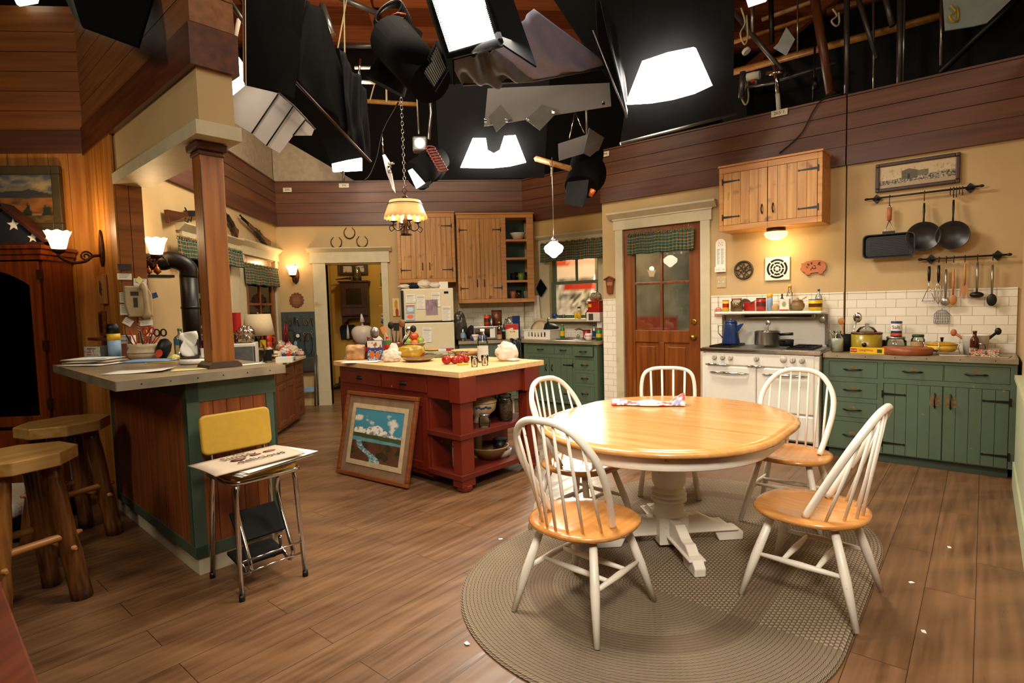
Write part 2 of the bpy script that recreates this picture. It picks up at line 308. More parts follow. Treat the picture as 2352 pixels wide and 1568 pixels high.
def fbm(x, y, s=0):                     # small value noise for pictures
    t = 0; a = .5
    for k in range(4):
        xi, yi = math.floor(x), math.floor(y); fx, fy = x-xi, y-yi; fx *= fx*(3-2*fx); fy *= fy*(3-2*fy)
        h = lambda i, j: (sin(i*127.1+j*311.7+s*17.3+k*9.1)*43758.5453) % 1
        t += a*((h(xi, yi)*(1-fx)+h(xi+1, yi)*fx)*(1-fy)+(h(xi, yi+1)*(1-fx)+h(xi+1, yi+1)*fx)*fy); x *= 2; y *= 2; a /= 2
    return t
def lerp(a, b, t):
    a, b = hx(a), hx(b); t = max(0, min(1, t)); return tuple(a[i]*(1-t)+b[i]*t for i in range(3))
# ---------------------------------------------------------------- the setting
b = MB(); b.box(-7, 8, -1.2, 14, -.1, 0); struct('floor', b, 'floor')
def boards(b, u0, u1, v, z0, z1, w, th=.012, gap=.004, axis='z', s=-1):
    if axis == 'z':
        k = max(1, round((u1-u0)/w)); w = (u1-u0)/k
        for i in range(k): b.box(u0+i*w+gap/2, u0+(i+1)*w-gap/2, *sorted((v, v+s*th)), z0, z1)
    else:
        k = max(1, round((z1-z0)/w)); w = (z1-z0)/k
        for i in range(k): b.box(u0, u1, *sorted((v, v+s*th)), z0+i*w+gap/2, z0+(i+1)*w-gap/2)
    return b
def fstruct(name, b, mt, fr, **k): return struct(name, b, mt, None, fr.o, fr.rz, **k)
def band(name, fr, u0, u1, seam=None):
    b = MB(); sp = [(u0, u1)] if seam is None else [(u0, seam-.006), (seam+.006, u1)]
    for a, c in sp:
        b.m = 0; boards(b, a, c, 0, 2.795, 3.238, .148, .03, .006, 'x'); b.m = 1; b.box(a, c, -.038, 0, 2.622, 2.793)
        b.m = 0; b.box(a, c, -.04, .06, 3.238, 3.256)
    return fstruct(name, b, ['band', 'bandd'], fr)
# back wall with the pantry doorway
b = MB(); b.box(-2.76, -1.97, 0, .12, 0, 3.24); b.box(-1.17, .944, 0, .12, 0, 3.24); b.box(-1.97, -1.17, 0, .12, 2.06, 3.24); fstruct('wall_back', b, 'cream', FB)
band('trim_1', FB, -2.646, .944)
b = MB()
b.box(-2.15, -1.97, -.025, .0, .22, 2.08); b.box(-2.16, -1.965, -.032, 0, 0, .22); b.box(-1.17, -1.075, -.025, 0, 0, 2.08)
b.box(-2.18, -1.05, -.03, 0, 2.08, 2.235); b.box(-2.19, -1.04, -.04, 0, 2.08, 2.1)
b.prism([(-.03, 2.235), (-.09, 2.285), (-.09, 2.3), (0, 2.3), (0, 2.235)], -2.22, -1.01, 0)
b.box(-1.985, -1.97, 0, .12, 0, 2.06); b.box(-1.17, -1.155, 0, .12, 0, 2.06)
fstruct('trim_2', b, 'trim', FB)
# pantry behind it
b = MB(); b.box(-2.6, .4, 2.0, 2.1, 0, 3.0); b.box(-2.45, -2.35, .12, 2.0, 0, 3.0); b.box(-.6, -.5, .12, 2.0, 0, 3.0); fstruct('wall_pantry', b, 'pantry', FB)
bulb('pantry_fill', (-1.5, 9.2, 2.5), 34, (1, .8, .5), .08)  # unseen fill added to brighten the pantry walls
# left wall: window and half-glazed door
b = MB(); b.box(4.77, 5.76, 0, .12, 0, 3.24); b.box(6.62, 7.16, 0, .12, 0, 3.24); b.box(8.28, 8.5, 0, .12, 0, 3.24)
b.box(5.76, 6.62, 0, .12, 0, .95); b.box(5.76, 6.62, 0, .12, 2.14, 3.24); b.box(7.16, 8.28, 0, .12, 2.1, 3.24); fstruct('wall_left', b, 'cream', FL)
band('trim_3', FL, 4.77, 8.46)
b = MB(); b.box(5.64, 5.76, -.025, 0, .9, 2.14); b.box(6.62, 6.95, -.025, 0, 0, 2.14); b.box(6.7, 6.74, -.035, 0, 0, 2.14); b.box(6.97, 7.16, -.02, 0, 0, 2.12); b.box(8.28, 8.4, -.025, 0, 0, 2.12)
b.box(5.62, 7.0, -.03, 0, 2.14, 2.19); b.prism([(-.03, 2.19), (-.09, 2.25), (-.09, 2.262), (0, 2.262), (0, 2.19)], 5.56, 7.02, 0)
b.box(7.0, 8.43, -.035, 0, 2.11, 2.21); b.prism([(-.035, 2.21), (-.09, 2.265), (-.09, 2.28), (0, 2.28), (0, 2.21)], 6.98, 8.45, 0); fstruct('trim_4', b, 'trim', FL)
b = MB(); b.box(5.76, 6.62, .03, .07, .95, 1.0); b.box(5.76, 5.80, .03, .07, 1, 2.14); b.box(6.58, 6.62, .03, .07, 1, 2.14); b.box(5.8, 6.58, .03, .07, 1.56, 1.61); b.box(6.17, 6.2, .03, .07, 1.0, 2.14)
w1 = fstruct('window_1', b, 'green', FL); b = MB(); b.box(5.8, 6.58, .045, .05, 1, 2.14); obj('pane', b, 'pane', w1)
def panel_door(b, x0, x1, z1, lo, mid, mull=True, st=.13):
    b.box(x0, x0+st, .0, .05, 0, z1); b.box(x1-st, x1, 0, .05, 0, z1); xm = (x0+x1)/2
    for a, c in ((0, .2), (lo, lo+.14), (z1-.14, z1)): b.box(x0+st, x1-st, 0, .05, a, c)
    b.box(xm-.03, xm+.03, 0, .05, .2, lo)
    b.box(xm-.015, xm+.015, .005, .045, lo+.14, z1-.14); b.box(x0+st, x1-st, .005, .045, mid-.015, mid+.015)
    for a, c in ((x0+st, xm-.03), (xm+.03, x1-st)):
        b.box(a, c, .018, .032, .2, lo); b.box(a+.05, c-.05, .008, .04, .25, lo-.05)
b = MB(); panel_door(b, 7.16, 8.28, 2.1, .78, 1.5); d1 = fstruct('door_1', b, 'doorw', FL, bev=.004)
b = MB(); b.box(7.28, 8.16, .022, .027, .9, 1.97); obj('pane', b, 'pane', d1)
# sink wall
b = MB(); b.box(-5.32, -4.84, 0, .12, 0, 3.24); b.box(-4.02, -3.55, 0, .12, 0, 3.24); b.box(-4.84, -4.02, 0, .12, 0, 1.2); b.box(-4.84, -4.02, 0, .12, 2.2, 3.24); fstruct('wall_sink', b, 'creamy', FK)
band('trim_5', FK, -5.314, -3.63)
b = MB(); b.box(-5.02, -4.84, -.025, 0, 1.16, 2.2); b.box(-4.02, -3.9, -.025, 0, 1.16, 2.2); b.box(-5.02, -3.9, -.03, 0, 2.2, 2.33); b.prism([(-.03, 2.33), (-.075, 2.37), (-.075, 2.39), (0, 2.39), (0, 2.33)], -5.06, -3.88, 0)
b.box(-5.06, -3.86, -.14, .05, 1.155, 1.195); b.box(-5.0, -3.9, -.02, 0, 1.06, 1.155); fstruct('trim_6', b, 'trim', FK)
b = MB()
for z0, z1, v in ((1.2, 1.72, .03), (1.68, 2.2, .06)):
    b.box(-4.84, -4.78, v, v+.03, z0, z1); b.box(-4.08, -4.02, v, v+.03, z0, z1); b.box(-4.78, -4.08, v, v+.03, z1-.04, z1); b.box(-4.78, -4.08, v, v+.03, z0, z0+.045)
b.box(-4.44, -4.415, .06, .09, 1.72, 2.2)
w2 = fstruct('window_2', b, 'green', FK); b = MB(); b.box(-4.78, -4.08, .042, .047, 1.24, 1.68); b.box(-4.78, -4.08, .072, .077, 1.72, 2.16); obj('pane', b, 'pane', w2)
# stove wall in two flats with a seam between them
b = MB(); b.box(-3.63, -3.34, 0, .1, 0, 3.25); b.box(-2.39, -1.017, 0, .1, 0, 3.25); b.box(-3.34, -2.39, 0, .1, 2.27, 3.25); b.box(-1.005, .26, 0, .1, 0, 3.25); b.box(-3.63, -3.53, .1, .56, 0, 3.25); fstruct('wall_stove', b, 'cream', FS)
band('trim_7', FS, -3.63, .22, -1.011)
b = MB()
for a, c, z in ((-3.63, -3.43, .12), (-2.28, -1.02, .0), (-1.002, .205, .0)): b.box(a, c, -.012, 0, z, 1.437); b.box(a, c, -.017, 0, 1.437, 1.452)
fstruct('trim_8', b, 'tile', FS, bev=.003)
b = MB(); b.box(-5.314, -5.03, -.012, 0, .9, 1.44); b.box(-5.03, -3.65, -.012, 0, .9, 1.06); fstruct('trim_9', b, 'tile', FK, bev=.003)
b = MB(); b.box(-.06, .92, -.012, 0, .9, 1.44); fstruct('trim_10', b, 'tile', FB)
b = MB(); b.box(-3.44, -3.34, -.03, 0, .2, 2.27); b.box(-3.45, -3.335, -.038, 0, 0, .2); b.box(-2.39, -2.285, -.03, 0, 0, 2.27); b.box(-3.46, -2.265, -.035, 0, 2.27, 2.395); b.box(-3.47, -2.255, -.045, 0, 2.385, 2.4)
b.prism([(-.035, 2.4), (-.1, 2.455), (-.1, 2.475), (0, 2.475), (0, 2.4)], -3.52, -2.21, 0); b.box(-3.63, -3.45, -.02, 0, 0, .12); fstruct('trim_11', b, 'trim', FS)
b = MB(); panel_door(b, -3.335, -2.395, 2.262, .93, 1.62, st=.135); d2 = fstruct('door_2', b, 'doorw', FS, bev=.005)
b = MB(); b.box(-3.2, -2.53, .022, .027, 1.07, 2.13); obj('pane', b, 'pane', d2)
b = MB()
for z in (1.0, 1.17):
    b.at((-2.47, 0, z), rx=PI/2); b.lathe([(.032, 0), (.032, .008), (.02, .012)] if z > 1.1 else [(.03, 0), (.03, .008), (.012, .012), (.012, .035), (.03, .05), (.028, .066), (0, .07)], 16)
obj('knob', b, 'brass', d2)
# right-hand end wall with its wainscot
b = MB(); b.box(.225, .325, -3.2, .0, 0, 3.25); fstruct('wall_right', b, 'cream', FS)
b = MB(); b.box(.195, .225, -2.6, -.64, 0, .78); b.box(.18, .225, -2.6, -.63, .78, .81); b.box(.185, .225, -2.6, -.64, 0, .17); fstruct('baseboard_right', b, M('pale_green_wainscot', 'b4b896', .5, var=.04), FS)
# living-room side: painting wall, partition with header
zt = FP.uz(150, 28)[1]; zd = FP.uz(190, 300)[1]
b = MB(); b.box(-6.2, -2.95, .012, .14, 0, zt+.05); fstruct('wall_painting', b, 'fird', FP)
b = MB(); boards(b, -6.2, -3.0, .012, 0, 2.74, .15, .014); fstruct('trim_12', b, 'fir', FP)
b = MB(); boards(b, -6.2, -3.0, .012, zd, zt, .16, .014, .005, 'x'); b.m = 1; b.box(-6.2, -3.0, -.012, .012, 2.73, zd-.003); fstruct('trim_13', b, ['fird', 'bandd'], FP)
ZH = 3.85
b = MB(); b.box(1.165, 1.325, 4.905, 5.75, 0, 2.72); b.m = 1; b.box(1.175, 1.36, 3.27, 4.905, 2.37, 2.72); b.m = 2; b.box(1.175, 1.36, 3.27, 5.75, 2.72, ZH)
fstruct('wall_partition', b, ['fird', 'cream', 'fird'], FI)
b = MB(); b.box(1.15, 1.385, 3.245, 4.905, 2.36, 2.435); fstruct('trim_14', b, 'trim', FI)
b = MB()
k = 6
for i in range(k): w = .85/k; b.box(1.15, 1.165, 4.9+i*w+.002, 4.9+(i+1)*w-.002, 0, 2.72)
b.m = 1; b.box(1.163, 1.24, 4.89, 4.905, 0, 2.37); b.box(1.244, 1.327, 4.89, 4.905, 0, 2.37); fstruct('trim_15', b, ['fir', 'fird'], FI)
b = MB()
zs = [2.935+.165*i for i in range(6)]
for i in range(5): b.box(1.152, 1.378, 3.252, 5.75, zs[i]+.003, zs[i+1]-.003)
b.m = 1; b.box(1.14, 1.39, 3.24, 5.75, 2.715, 2.93); fstruct('trim_16', b, [wood('brown_header_board', '764626', '9c683c', 1, 5., .4), wood('dark_header_board', '43200f', '6e3a20', 1, 5., .35)], FI)  # brown boards above the darker band board
# the stage beyond the set
b = MB(); b.box(-7, 8, 13.9, 14, 0, 8); b.box(7.9, 8, -1.2, 14, 0, 8); b.box(-7, -6.9, -1.2, 14, 0, 8); b.box(-7, 8, -1.25, -1.15, 0, 8); struct('wall_stage', b, 'matt')
b = MB(); b.box(-7, 8, -1.2, 14, 7.5, 7.6)
ceil = struct('ceiling', b, wood('stage_roof_deck', '6a3214', '8a4a22', 0, 4., .7))
b = MB()
for i in range(9): b.box(-7, 8, i*1.6, i*1.6+.14, 7.15, 7.5)
for i in range(7): b.box(-6+i*2.2, -5.9+i*2.2, -1.2, 14, 7.0, 7.2)
struct('trim_17', b, wood('stage_rafter', '7a3c18', 'a05a2a', 0, 4., .7))
# lit stage backing outside the windows
def backing(name, fr, u0, u1, z0, z1, v, fn, mt, label, nx=60, ny=50):
    b = MB(); b.pic(u1-u0, z1-z0, fn, nx, ny)
    single(name, b, mt, label, 'backdrop', fr.p((u0+u1)/2, v, (z0+z1)/2), fr.rz, solid=.01)
def barn(u, v):
    n = fbm(u*9, v*9, 1)
    if v < .56:
        if abs(v-.50) < .035 and .2 < u < .62: return lerp('b83022', '8a2018', n)
        if .30 < v < .47 and .24 < u < .60: return lerp('2a2826', 'd8d4cc', (fbm(u*60, v*60, 7)-.3)*2.2) if not (abs(v-.39) < .006 or abs(u-.42) < .006) else 'd8c8a0'
        if abs((u-.66)-(.5-v)*.5) < .012: return 'f4f0ea'
        return lerp('f0ece8', '4a4c54', fbm(u*44, v*30, 5)*1.5-.1)
    if v > .62:
        if u > .75: return lerp('e6e0e0', '9aa0b8', n)
        return lerp('d85a2e', 'b8431c', n) if abs(u-.32)+.5*abs(v-.75) > .14 else lerp('e8d8cc', 'e0805a', n)
    if v > .55: return lerp('f4efe8', 'd8a890', n)
    if .32 < v < .5 and u < .5: return lerp('c03020', 'e8d8c8', n*1.2)
    return lerp('e4e0dc', '5a5450', fbm(u*30, v*26, 5)*1.3)
backing('window_backdrop', FK, -6.2, -2.8, .4, 3.0, 1.3, barn, 'vce', 'lit backdrop of an orange barn and snow outside the sink window')
def dusk(u, v):
    n = fbm(u*14, v*14, 2)
    if v > .68+.12*fbm(u*6, 3): return lerp('9aa4b4', 'b8bcc4', n)
    if v < .34 and .1 < u < .45: return lerp('8a3a28', '6a2a20', n)
    return lerp('3c3e34', '8a8474', n*1.25)
backing('door_backdrop', FS, -4.6, -1.6, .3, 3.0, 1.4, dusk, vcol('dusk_backdrop', .8, 0, .55), 'grey dusk backdrop of bare trees outside the stove-side door')
def leaves(u, v):
    n = fbm(u*26, v*20, 4)
    if v < .42: return lerp('4a5068', '2a2c34', n*1.3)
    return lerp('1c2010', 'a8922c', (n-.35)*2)
backing('garden_backdrop', FL, 5.3, 9.6, .3, 3.0, 1.1, leaves, 'vcn', 'dark backdrop of yellow-green leaves outside the left-hand window', 90, 50)

b = MB(); b.prism([(5.2, 3.26), (8.46, 3.26), (8.46, 3.95), (5.2, 4.6)], .0, .06, 1); struct('trim_18', b, M('beige_flat', 'b09c80', .8), None, FL.o, FL.rz)
b = MB(); b.prism([(-2.64, 3.26), (-1.5, 3.26), (-2.64, 3.95)], .0, .06, 1); struct('trim_19', b, bpy.data.materials['beige_flat'], None, FB.o, FB.rz)
# ---------------------------------------------------------------- cabinet work
C['bare'] = M('bare_wood_patch', '83683c', .6, var=.3, sc=40.)
def cells(b, x0, x1, z0, z1, y0, y1, holes):
    xs = sorted({x0, x1, *[h[0] for h in holes], *[h[1] for h in holes]}); zs = sorted({z0, z1, *[h[2] for h in holes], *[h[3] for h in holes]})
    for i in range(len(xs)-1):
        for j in range(len(zs)-1):
            cx, cz = (xs[i]+xs[i+1])/2, (zs[j]+zs[j+1])/2
            if not any(h[0] < cx < h[1] and h[2] < cz < h[3] for h in holes): b.box(xs[i], xs[i+1], y0, y1, zs[j], zs[j+1])
def pull(b, x, z, L, vert=False, y=0., r=.006):
    pts = [(-L/2, 0), (-L*.36, -.004), (-L*.22, -.024), (0, -.03), (L*.22, -.024), (L*.36, -.004), (L/2, 0)]
    b.tube([(x, y+q, z+p) if vert else (x+p, y+q, z) for p, q in pts], [.001, r*1.6, r, r*1.25, r, r*1.6, .001], 8, flat=.8)
def strap(b, x, z, L, s, y=0.):
    b.prism([(x, z-.011), (x+s*L*.9, z-.005), (x+s*L*.93, z-.012), (x+s*L, z), (x+s*L*.93, z+.012), (x+s*L*.9, z+.005), (x, z+.011)], y-.004, y, 1)
    b.box(x-.006, x+.006, y-.008, y, z-.03, z+.03)
def drawer(t, x0, x1, z0, z1, mt, L=.15, patch=True, hw='black', y=.0, inset=.003):
    b = MB(); g = inset; b.box(x0+g, x1-g, y, y+.02, z0+g, z1-g); cx, cz = (x0+x1)/2, (z0+z1)/2
    if patch: b.m = 1; b.prism(arc(cx, cz+.004, .030, 10, 170, 10), y-.0012, y, 1)
    d = obj('drawer', b, [mt, 'bare'], t)
    if hw: h = MB(); pull(h, cx, cz, L, False, y); obj('handle', h, hw, d)
    return d
def bdoor(t, x0, x1, z0, z1, mt, k, side, L=.17, hx_=None, hz=None, hin=None, hl=.13, patch=False, y=0., sz=None):
    """boarded door; side = +1 hinged on the right"""
    b = MB(); boards(b, x0+.003, x1-.003, y+.02, z0+.003, z1-.003, (x1-x0)/k, .02, .003)
    b.m = 1; b.box(x0+.004, x1-.004, y+.012, y+.021, z0+.004, z1-.004); b.m = 2
    hxx = hx_ if hx_ is not None else (x0+.05 if side > 0 else x1-.05); hzz = hz if hz is not None else (z0+z1)/2
    if patch: b.prism([(hxx-.035, hzz-.04), (hxx+.04, hzz-.045), (hxx+.03, hzz+.04), (hxx-.03, hzz+.045)], y-.001, y, 1)
    d = obj('door', b, [mt, 'darkw' if mt != 'green' else 'greenin', 'bare'], t)
    h = MB(); pull(h, hxx, hzz, hl, True, y); obj('handle', h, 'black', d)
    for z in (sz or (z0+.12*(z1-z0)+.02, z1-.12*(z1-z0)-.02)):
        h = MB(); strap(h, x1+.004 if side > 0 else x0-.004, z, L, -side, y); obj('hinge', h, 'black', d)
    return d
# green base cabinet right of the stove
t = thing('base_cabinet', 'worn green base cabinet with four stacked drawers at left, right of the white stove', 'cabinet', FS.p(-1.085, -.52, 0), FS.rz)
dr = [(.045, .408, .712, .85), (.045, .408, .535, .672), (.045, .408, .362, .497), (.045, .408, .085, .325), (.45, .848, .72, .85), (.852, 1.247, .72, .85)]; do = [(.45, .848, .082, .68), (.848, 1.247, .082, .68)]
b = MB(); cells(b, 0, 1.285, .08, .876, 0, .02, dr+do); b.box(0, 1.285, .02, .50, .08, .876); obj('body', b, 'green', t)
b = MB(); b.box(.04, 1.25, .06, .5, 0, .08); obj('toe_kick', b, 'greend', t)
for q in dr: drawer(t, *q, 'green')
bdoor(t, *do[0], 'green', 5, -1, .165, hz=.56, patch=True); bdoor(t, *do[1], 'green', 5, 1, .165, hz=.56, patch=True)
def nails(b, x0, x1, y, z, n):
    for i in range(n): b.ball((x0+(x1-x0)*(i+.5)/n, y, z), .004, .002, .004, 6, 4)
b = MB(); b.box(-1.085, .2, -.535, -.018, .88, .915); b.m = 1; b.box(-1.085, .2, -.54, -.535, .878, .9155); b.box(.2, .204, -.54, -.018, .878, .9155); b.m = 2; nails(b, -1.08, .18, -.54, .897, 6)
single('worktop', b, ['zinc', 'zincedge', 'black'], 'grey metal-edged worktop over the green cabinet right of the stove', 'worktop', FS.o, FS.rz)
# sink base cabinet and the corner run
t = thing('base_cabinet', 'worn green sink base cabinet with a column of drawers at its right end', 'cabinet', FK.p(0, -.62, 0), FK.rz)
dr = [(-4.80, -4.35, .745, .86), (-4.35, -4.06, .745, .86), (-4.02, -3.735, .735, .86), (-4.02, -3.735, .555, .69), (-4.02, -3.735, .385, .52), (-4.02, -3.735, .16, .35)]; do = [(-4.76, -4.43, .14, .695), (-4.43, -4.055, .14, .695)]
b = MB(); cells(b, -4.86, -3.69, .1, .885, 0, .02, dr+do); b.box(-4.86, -3.69, .02, .6, .1, .885); b.box(-4.84, -3.71, .06, .6, 0, .1); obj('body', b, 'green', t)
for i, q in enumerate(dr): drawer(t, *q, 'green', .12, i > 2)
drw = [c for c in t.children if c.name.startswith('drawer')][2]; drw.location.y = -.03
bdoor(t, *do[0], 'green', 4, -1, .1, hz=.56, hl=.1); bdoor(t, *do[1], 'green', 4, 1, .16, hz=.56, hl=.1)
t = thing('base_cabinet', 'green base cabinet between the fridge and the corner, under the plate-strewn counter', 'cabinet', (0, 7.75, 0), 0)
dr = [(0, .36, .72, .86), (.40, .72, .72, .86)]; do = [(0, .36, .14, .68), (.40, .72, .14, .68)]
b = MB(); cells(b, -.06, .76, .1, .885, 0, .02, dr+do); b.box(-.06, .74, .02, .69, .1, .885); b.box(-.04, .74, .06, .69, 0, .1); obj('body', b, 'green', t)
for q in dr: drawer(t, *q, 'green', .12)
bdoor(t, *do[0], 'green', 4, -1, .12, hl=.1); bdoor(t, *do[1], 'green', 4, 1, .12, hl=.1)
k = FK.p(-4.87, -.645, 0); e = FK.p(-3.66, -.645, 0); e2 = FK.p(-3.66, -.02, 0); c0 = (.935, 8.445)
b = MB(); b.prism([(-.07, 7.725), (k.x-.04, 7.725), (k.x, k.y), (e.x, e.y), (e2.x, e2.y), c0, (-.07, 8.445)], .887, .925)
b.m = 1
for p, q in (((-.07, 7.725), (k.x-.02, 7.725)), ((k.x, k.y), (e.x, e.y))):
    d = Vector((q[0]-p[0], q[1]-p[1], 0)).normalized(); n = Vector((d.y, -d.x, 0))*.005; P = Vector((*p, .886)); Q = Vector((*q, .886)); u = Vector((0, 0, .04)); b.hexa([P, Q, Q+n, P+n], [P+u, Q+u, Q+u+n, P+u+n])
single('worktop', b, ['zinc', 'zincedge'], 'grey metal-edged corner worktop running from the fridge round to the sink', 'worktop')
# upper cabinets
def upper(name, label, fr, x0, x1, z0, z1, dep, doors, openr=None, pulls=.25):
    t = thing(name, label, 'cabinet', fr.p(x0, -dep, z0), fr.rz); w, h = x1-x0, z1-z0
    holes = [(a, c, .055, h-.06) for a, c in doors]+([(openr[0], openr[1], .055, h-.05)] if openr else [])
    b = MB(); cells(b, 0, w, 0, h, 0, .02, holes); b.box(0, (openr[0] if openr else w), .02, dep-.002, .0, h)
    if openr:
        o0, o1 = openr[:2]; b.box(o0, w, .02, dep-.002, 0, .055); b.box(o0, w, .02, dep-.002, h-.05, h); b.box(w-.02, w, .02, dep-.002, .05, h-.05)
    b.box(-.008, w+.008, -.012, dep-.002, h, h+.02); obj('body', b, 'pineh', t, bev=.003)
    n = len(doors)
    for i, (a, c) in enumerate(doors):
        s = -1 if i == 0 else 1
        bdoor(t, a, c, .055, h-.06, 'pine', 5, s, .4*(c-a), hz=.055+(h-.115)*(.2 if h > .8 else .24), hl=.12 if h > .8 else .10)
    if openr:
        b = MB(); b.box(o0, o1, dep-.02, dep-.004, .055, h-.05); b.box(o0-.004, o0, .02, dep-.01, .055, h-.05); b.box(w-.026, w-.02, .02, dep-.01, .055, h-.05); obj('back_panel', b, 'greenin', t)
        for q in openr[2]: b = MB(); b.box(o0, w-.026, .004, dep-.02, q, q+.03); obj('shelf', b, 'pineh', t)
    return t
upper('wall_cabinet', 'knotty pine two-door wall cabinet over the fridge', FB, -.89, -.08, 1.755, 2.735, .33, [(.045, .395), (.395, .765)])
zz = [2.165, 1.86, 1.66]
sh = [FB.uz(1190, y, .33)[1]-1.445 for y in (549, 591, 643)]
upper('wall_cabinet', 'tall knotty pine wall cabinet with open green shelves at its right end', FB, -.05, 1.05, 1.445, 2.705, .33, [(.04, .325), (.325, .625)], (.70, 1.0, [q-.03 for q in sh]))
upper('wall_cabinet', 'knotty pine wall cabinet hung above the white stove', FS, -2.065, -1.14, 2.09, 2.715, .36, [(.04, .46), (.46, .887)])
# ---------------------------------------------------------------- fridge
t = thing('refrigerator', 'almond top-freezer refrigerator covered with papers and magnets', 'refrigerator', (-.82, 7.74, 0))
b = MB(); b.box(.02, .69, .06, .70, .02, 1.65); b.m = 1; b.box(.03, .68, .02, .06, .03, 1.64); b.box(.05, .66, .05, .68, 0, .02); obj('body', b, ['almond', 'black'], t, bev=.006)
b = MB(); b.box(0, .70, -.0, .05, 1.215, 1.66); obj('freezer_door', b, 'almond', t, bev=.012)
b = MB(); b.box(0, .70, -.0, .05, .06, 1.195); obj('door', b, 'almond', t, bev=.012)
b = MB(); b.box(-.004, .03, -.03, .01, 1.25, 1.64); b.box(-.004, .03, -.03, .01, .8, 1.18); obj('handle', b, 'black', t, bev=.006)
b = MB(); b.box(.575, .635, -.004, 0, 1.585, 1.615); obj('badge', b, 'matt', t)
# ---------------------------------------------------------------- island
t = thing('kitchen_island', 'barn-red kitchen island with drawers, doors and open end shelves', 'island', FI.p(2.79, 3.06, 0), FI.rz)
b = MB(); b.box(.03, .92, .38, 1.70, .06, .882); b.box(.1, .88, .45, 1.62, 0, .06); obj('body', b, 'red', t, bev=.003)
b = MB(); b.box(.02, .95, .03, .40, .70, .882); b.box(.0, .17, .0, .12, .69, .882); b.box(.74, .93, .0, .12, .69, .882); obj('apron', b, 'red', t, bev=.004)
for x in (.02, .78):
    b = MB(); b.box(x, x+.13, .02, .12, .10, .70); b.box(x-.004, x+.134, .016, .13, .04, .11); b.at((x+.065, .07, 0)); b.lathe([(.05, 0), (.062, .02), (.062, .05)], 14); obj('leg', b, 'red', t, bev=.006)
for z in (.41, .10):
    b = MB(); b.box(.0, .92, .01, .40, z, z+.04); obj('shelf', b, M('red_shelf', '5e1c10', .4, var=.1, dirt='a8806a', dk=(.72, .76)) , t, bev=.003)
for v0, v1 in ((.41, 1.01), (1.04, 1.66)):
    b = MB(); b.box(.018, .032, v0, v1, .735, .845); d = obj('drawer', b, 'red', t, bev=.003)
    h = MB(); h.at((.018, (v0+v1)/2, .79)); h.sheet(lambda u, v: (-.026*sin(PI*v)*abs(sin(PI*u))**.6, (u-.5)*.09, .02-.036*v), 14, 7); obj('cup_pull', h, 'black', d)
    b = MB(); cells(b, v0, v1, .10, .69, 0, .014, [(v0+.07, v1-.07, .17, .62)]); b.box(v0+.06, v1-.06, .008, .012, .16, .63); b2 = MB(); b2.M = Matrix(((0, 1, 0, .018), (1, 0, 0, 0), (0, 0, 1, 0), (0, 0, 0, 1))); b2.add(b.v, b.f); obj('door', b2, 'red', t, bev=.003)
b = MB()
for i in range(18): b.box(-.0, 1.0, i*1.745/18, (i+1)*1.745/18-.0006, .884, .927)
single('butcher_block_top', b, 'butcher', 'pale butcher-block top on the red island', 'worktop', FI.p(2.785, 3.06, 0), FI.rz, bev=.002)
# ---------------------------------------------------------------- bar, post
t = thing('bar', 'wood-panelled bar with green corner trim and cream kick board', 'bar', FI.p(1.014, 3.235, 0), FI.rz)
b = MB(); n = 34; L = 1.42
for i in range(n): b.box(.004, .02, .06+i*L/n+.001, .06+(i+1)*L/n-.0012, .16, 1.0)
b.m = 1; b.box(.012, .03, .02, 1.6, .1, 1.05); obj('long_panel', b, ['barwood', 'darkw'], t)
b = MB(); n = 5
for i in range(n): b.box(.06+i*.36/n+.0015, .06+(i+1)*.36/n-.0015, .004, .02, .16, 1.0)
b.m = 1; b.box(.02, .47, .012, .03, .1, 1.05); obj('end_panel', b, ['barwood', 'darkw'], t)
b = MB(); b.box(0, .018, 0, .065, .10, 1.05); b.box(0, .065, -.001, .018, .10, 1.05); b.box(0, .018, 1.48, 1.55, .10, 1.05); b.box(.42, .478, 0, .018, .10, 1.05); b.box(.46, .478, 0, .1, .1, 1.05)
b.box(-.001, .016, 0, 1.55, .10, .165); b.box(-.001, .016, 0, 1.55, .965, 1.05); b.box(0, .478, -.001, .016, .10, .165); b.box(0, .478, -.001, .016, .94, 1.05); obj('green_trim', b, 'greend', t, bev=.003)
b = MB(); b.box(.02, .46, .02, 1.6, 0, .10); obj('kick_board', b, 'trim', t)
b = MB(); b.box(.03, .47, .03, 1.6, .1, 1.05); obj('carcass', b, 'darkw', t)
b = MB(); b.box(.70, 1.525, 3.172, 4.68, 1.056, 1.10); b.box(1.0, 1.525, 4.68, 4.885, 1.056, 1.10); b.m = 1; b.box(.697, 1.528, 3.168, 3.172, 1.054, 1.101); b.box(.696, .70, 3.168, 4.68, 1.054, 1.101); b.m = 2; nails(b, .74, 1.5, 3.168, 1.078, 6)
single('worktop', b, ['zinc', 'zincedge', 'black'], 'grey metal-edged bar top that carries the wooden post', 'worktop', FI.o, FI.rz)
t = thing('wooden_post', 'square stained wooden post standing on the bar top under the header', 'post', FI.p(1.265, 3.43, 1.102), FI.rz)
z1 = 2.357-1.102
b = MB(); b.box(-.062, .062, -.062, .062, .03, z1-.06); b.m = 1; b.box(-.064, -.056, -.064, -.056, .1, z1-.1); obj('shaft', b, ['post', 'bandd'], t, bev=.006)
b = MB(); b.prism([(-.092, 0), (.092, 0), (.085, .018), (.066, .034), (-.066, .034), (-.085, .018)], -.092, .092, 1); obj('base', b, M('post_base', '4a3424', .5), t)
b = MB(); b.box(-.07, .07, -.07, .07, z1-.075, z1-.045); b.box(-.085, .085, -.085, .085, z1-.045, z1-.002); obj('capital', b, M('post_cap', '54280f', .5), t, bev=.01)
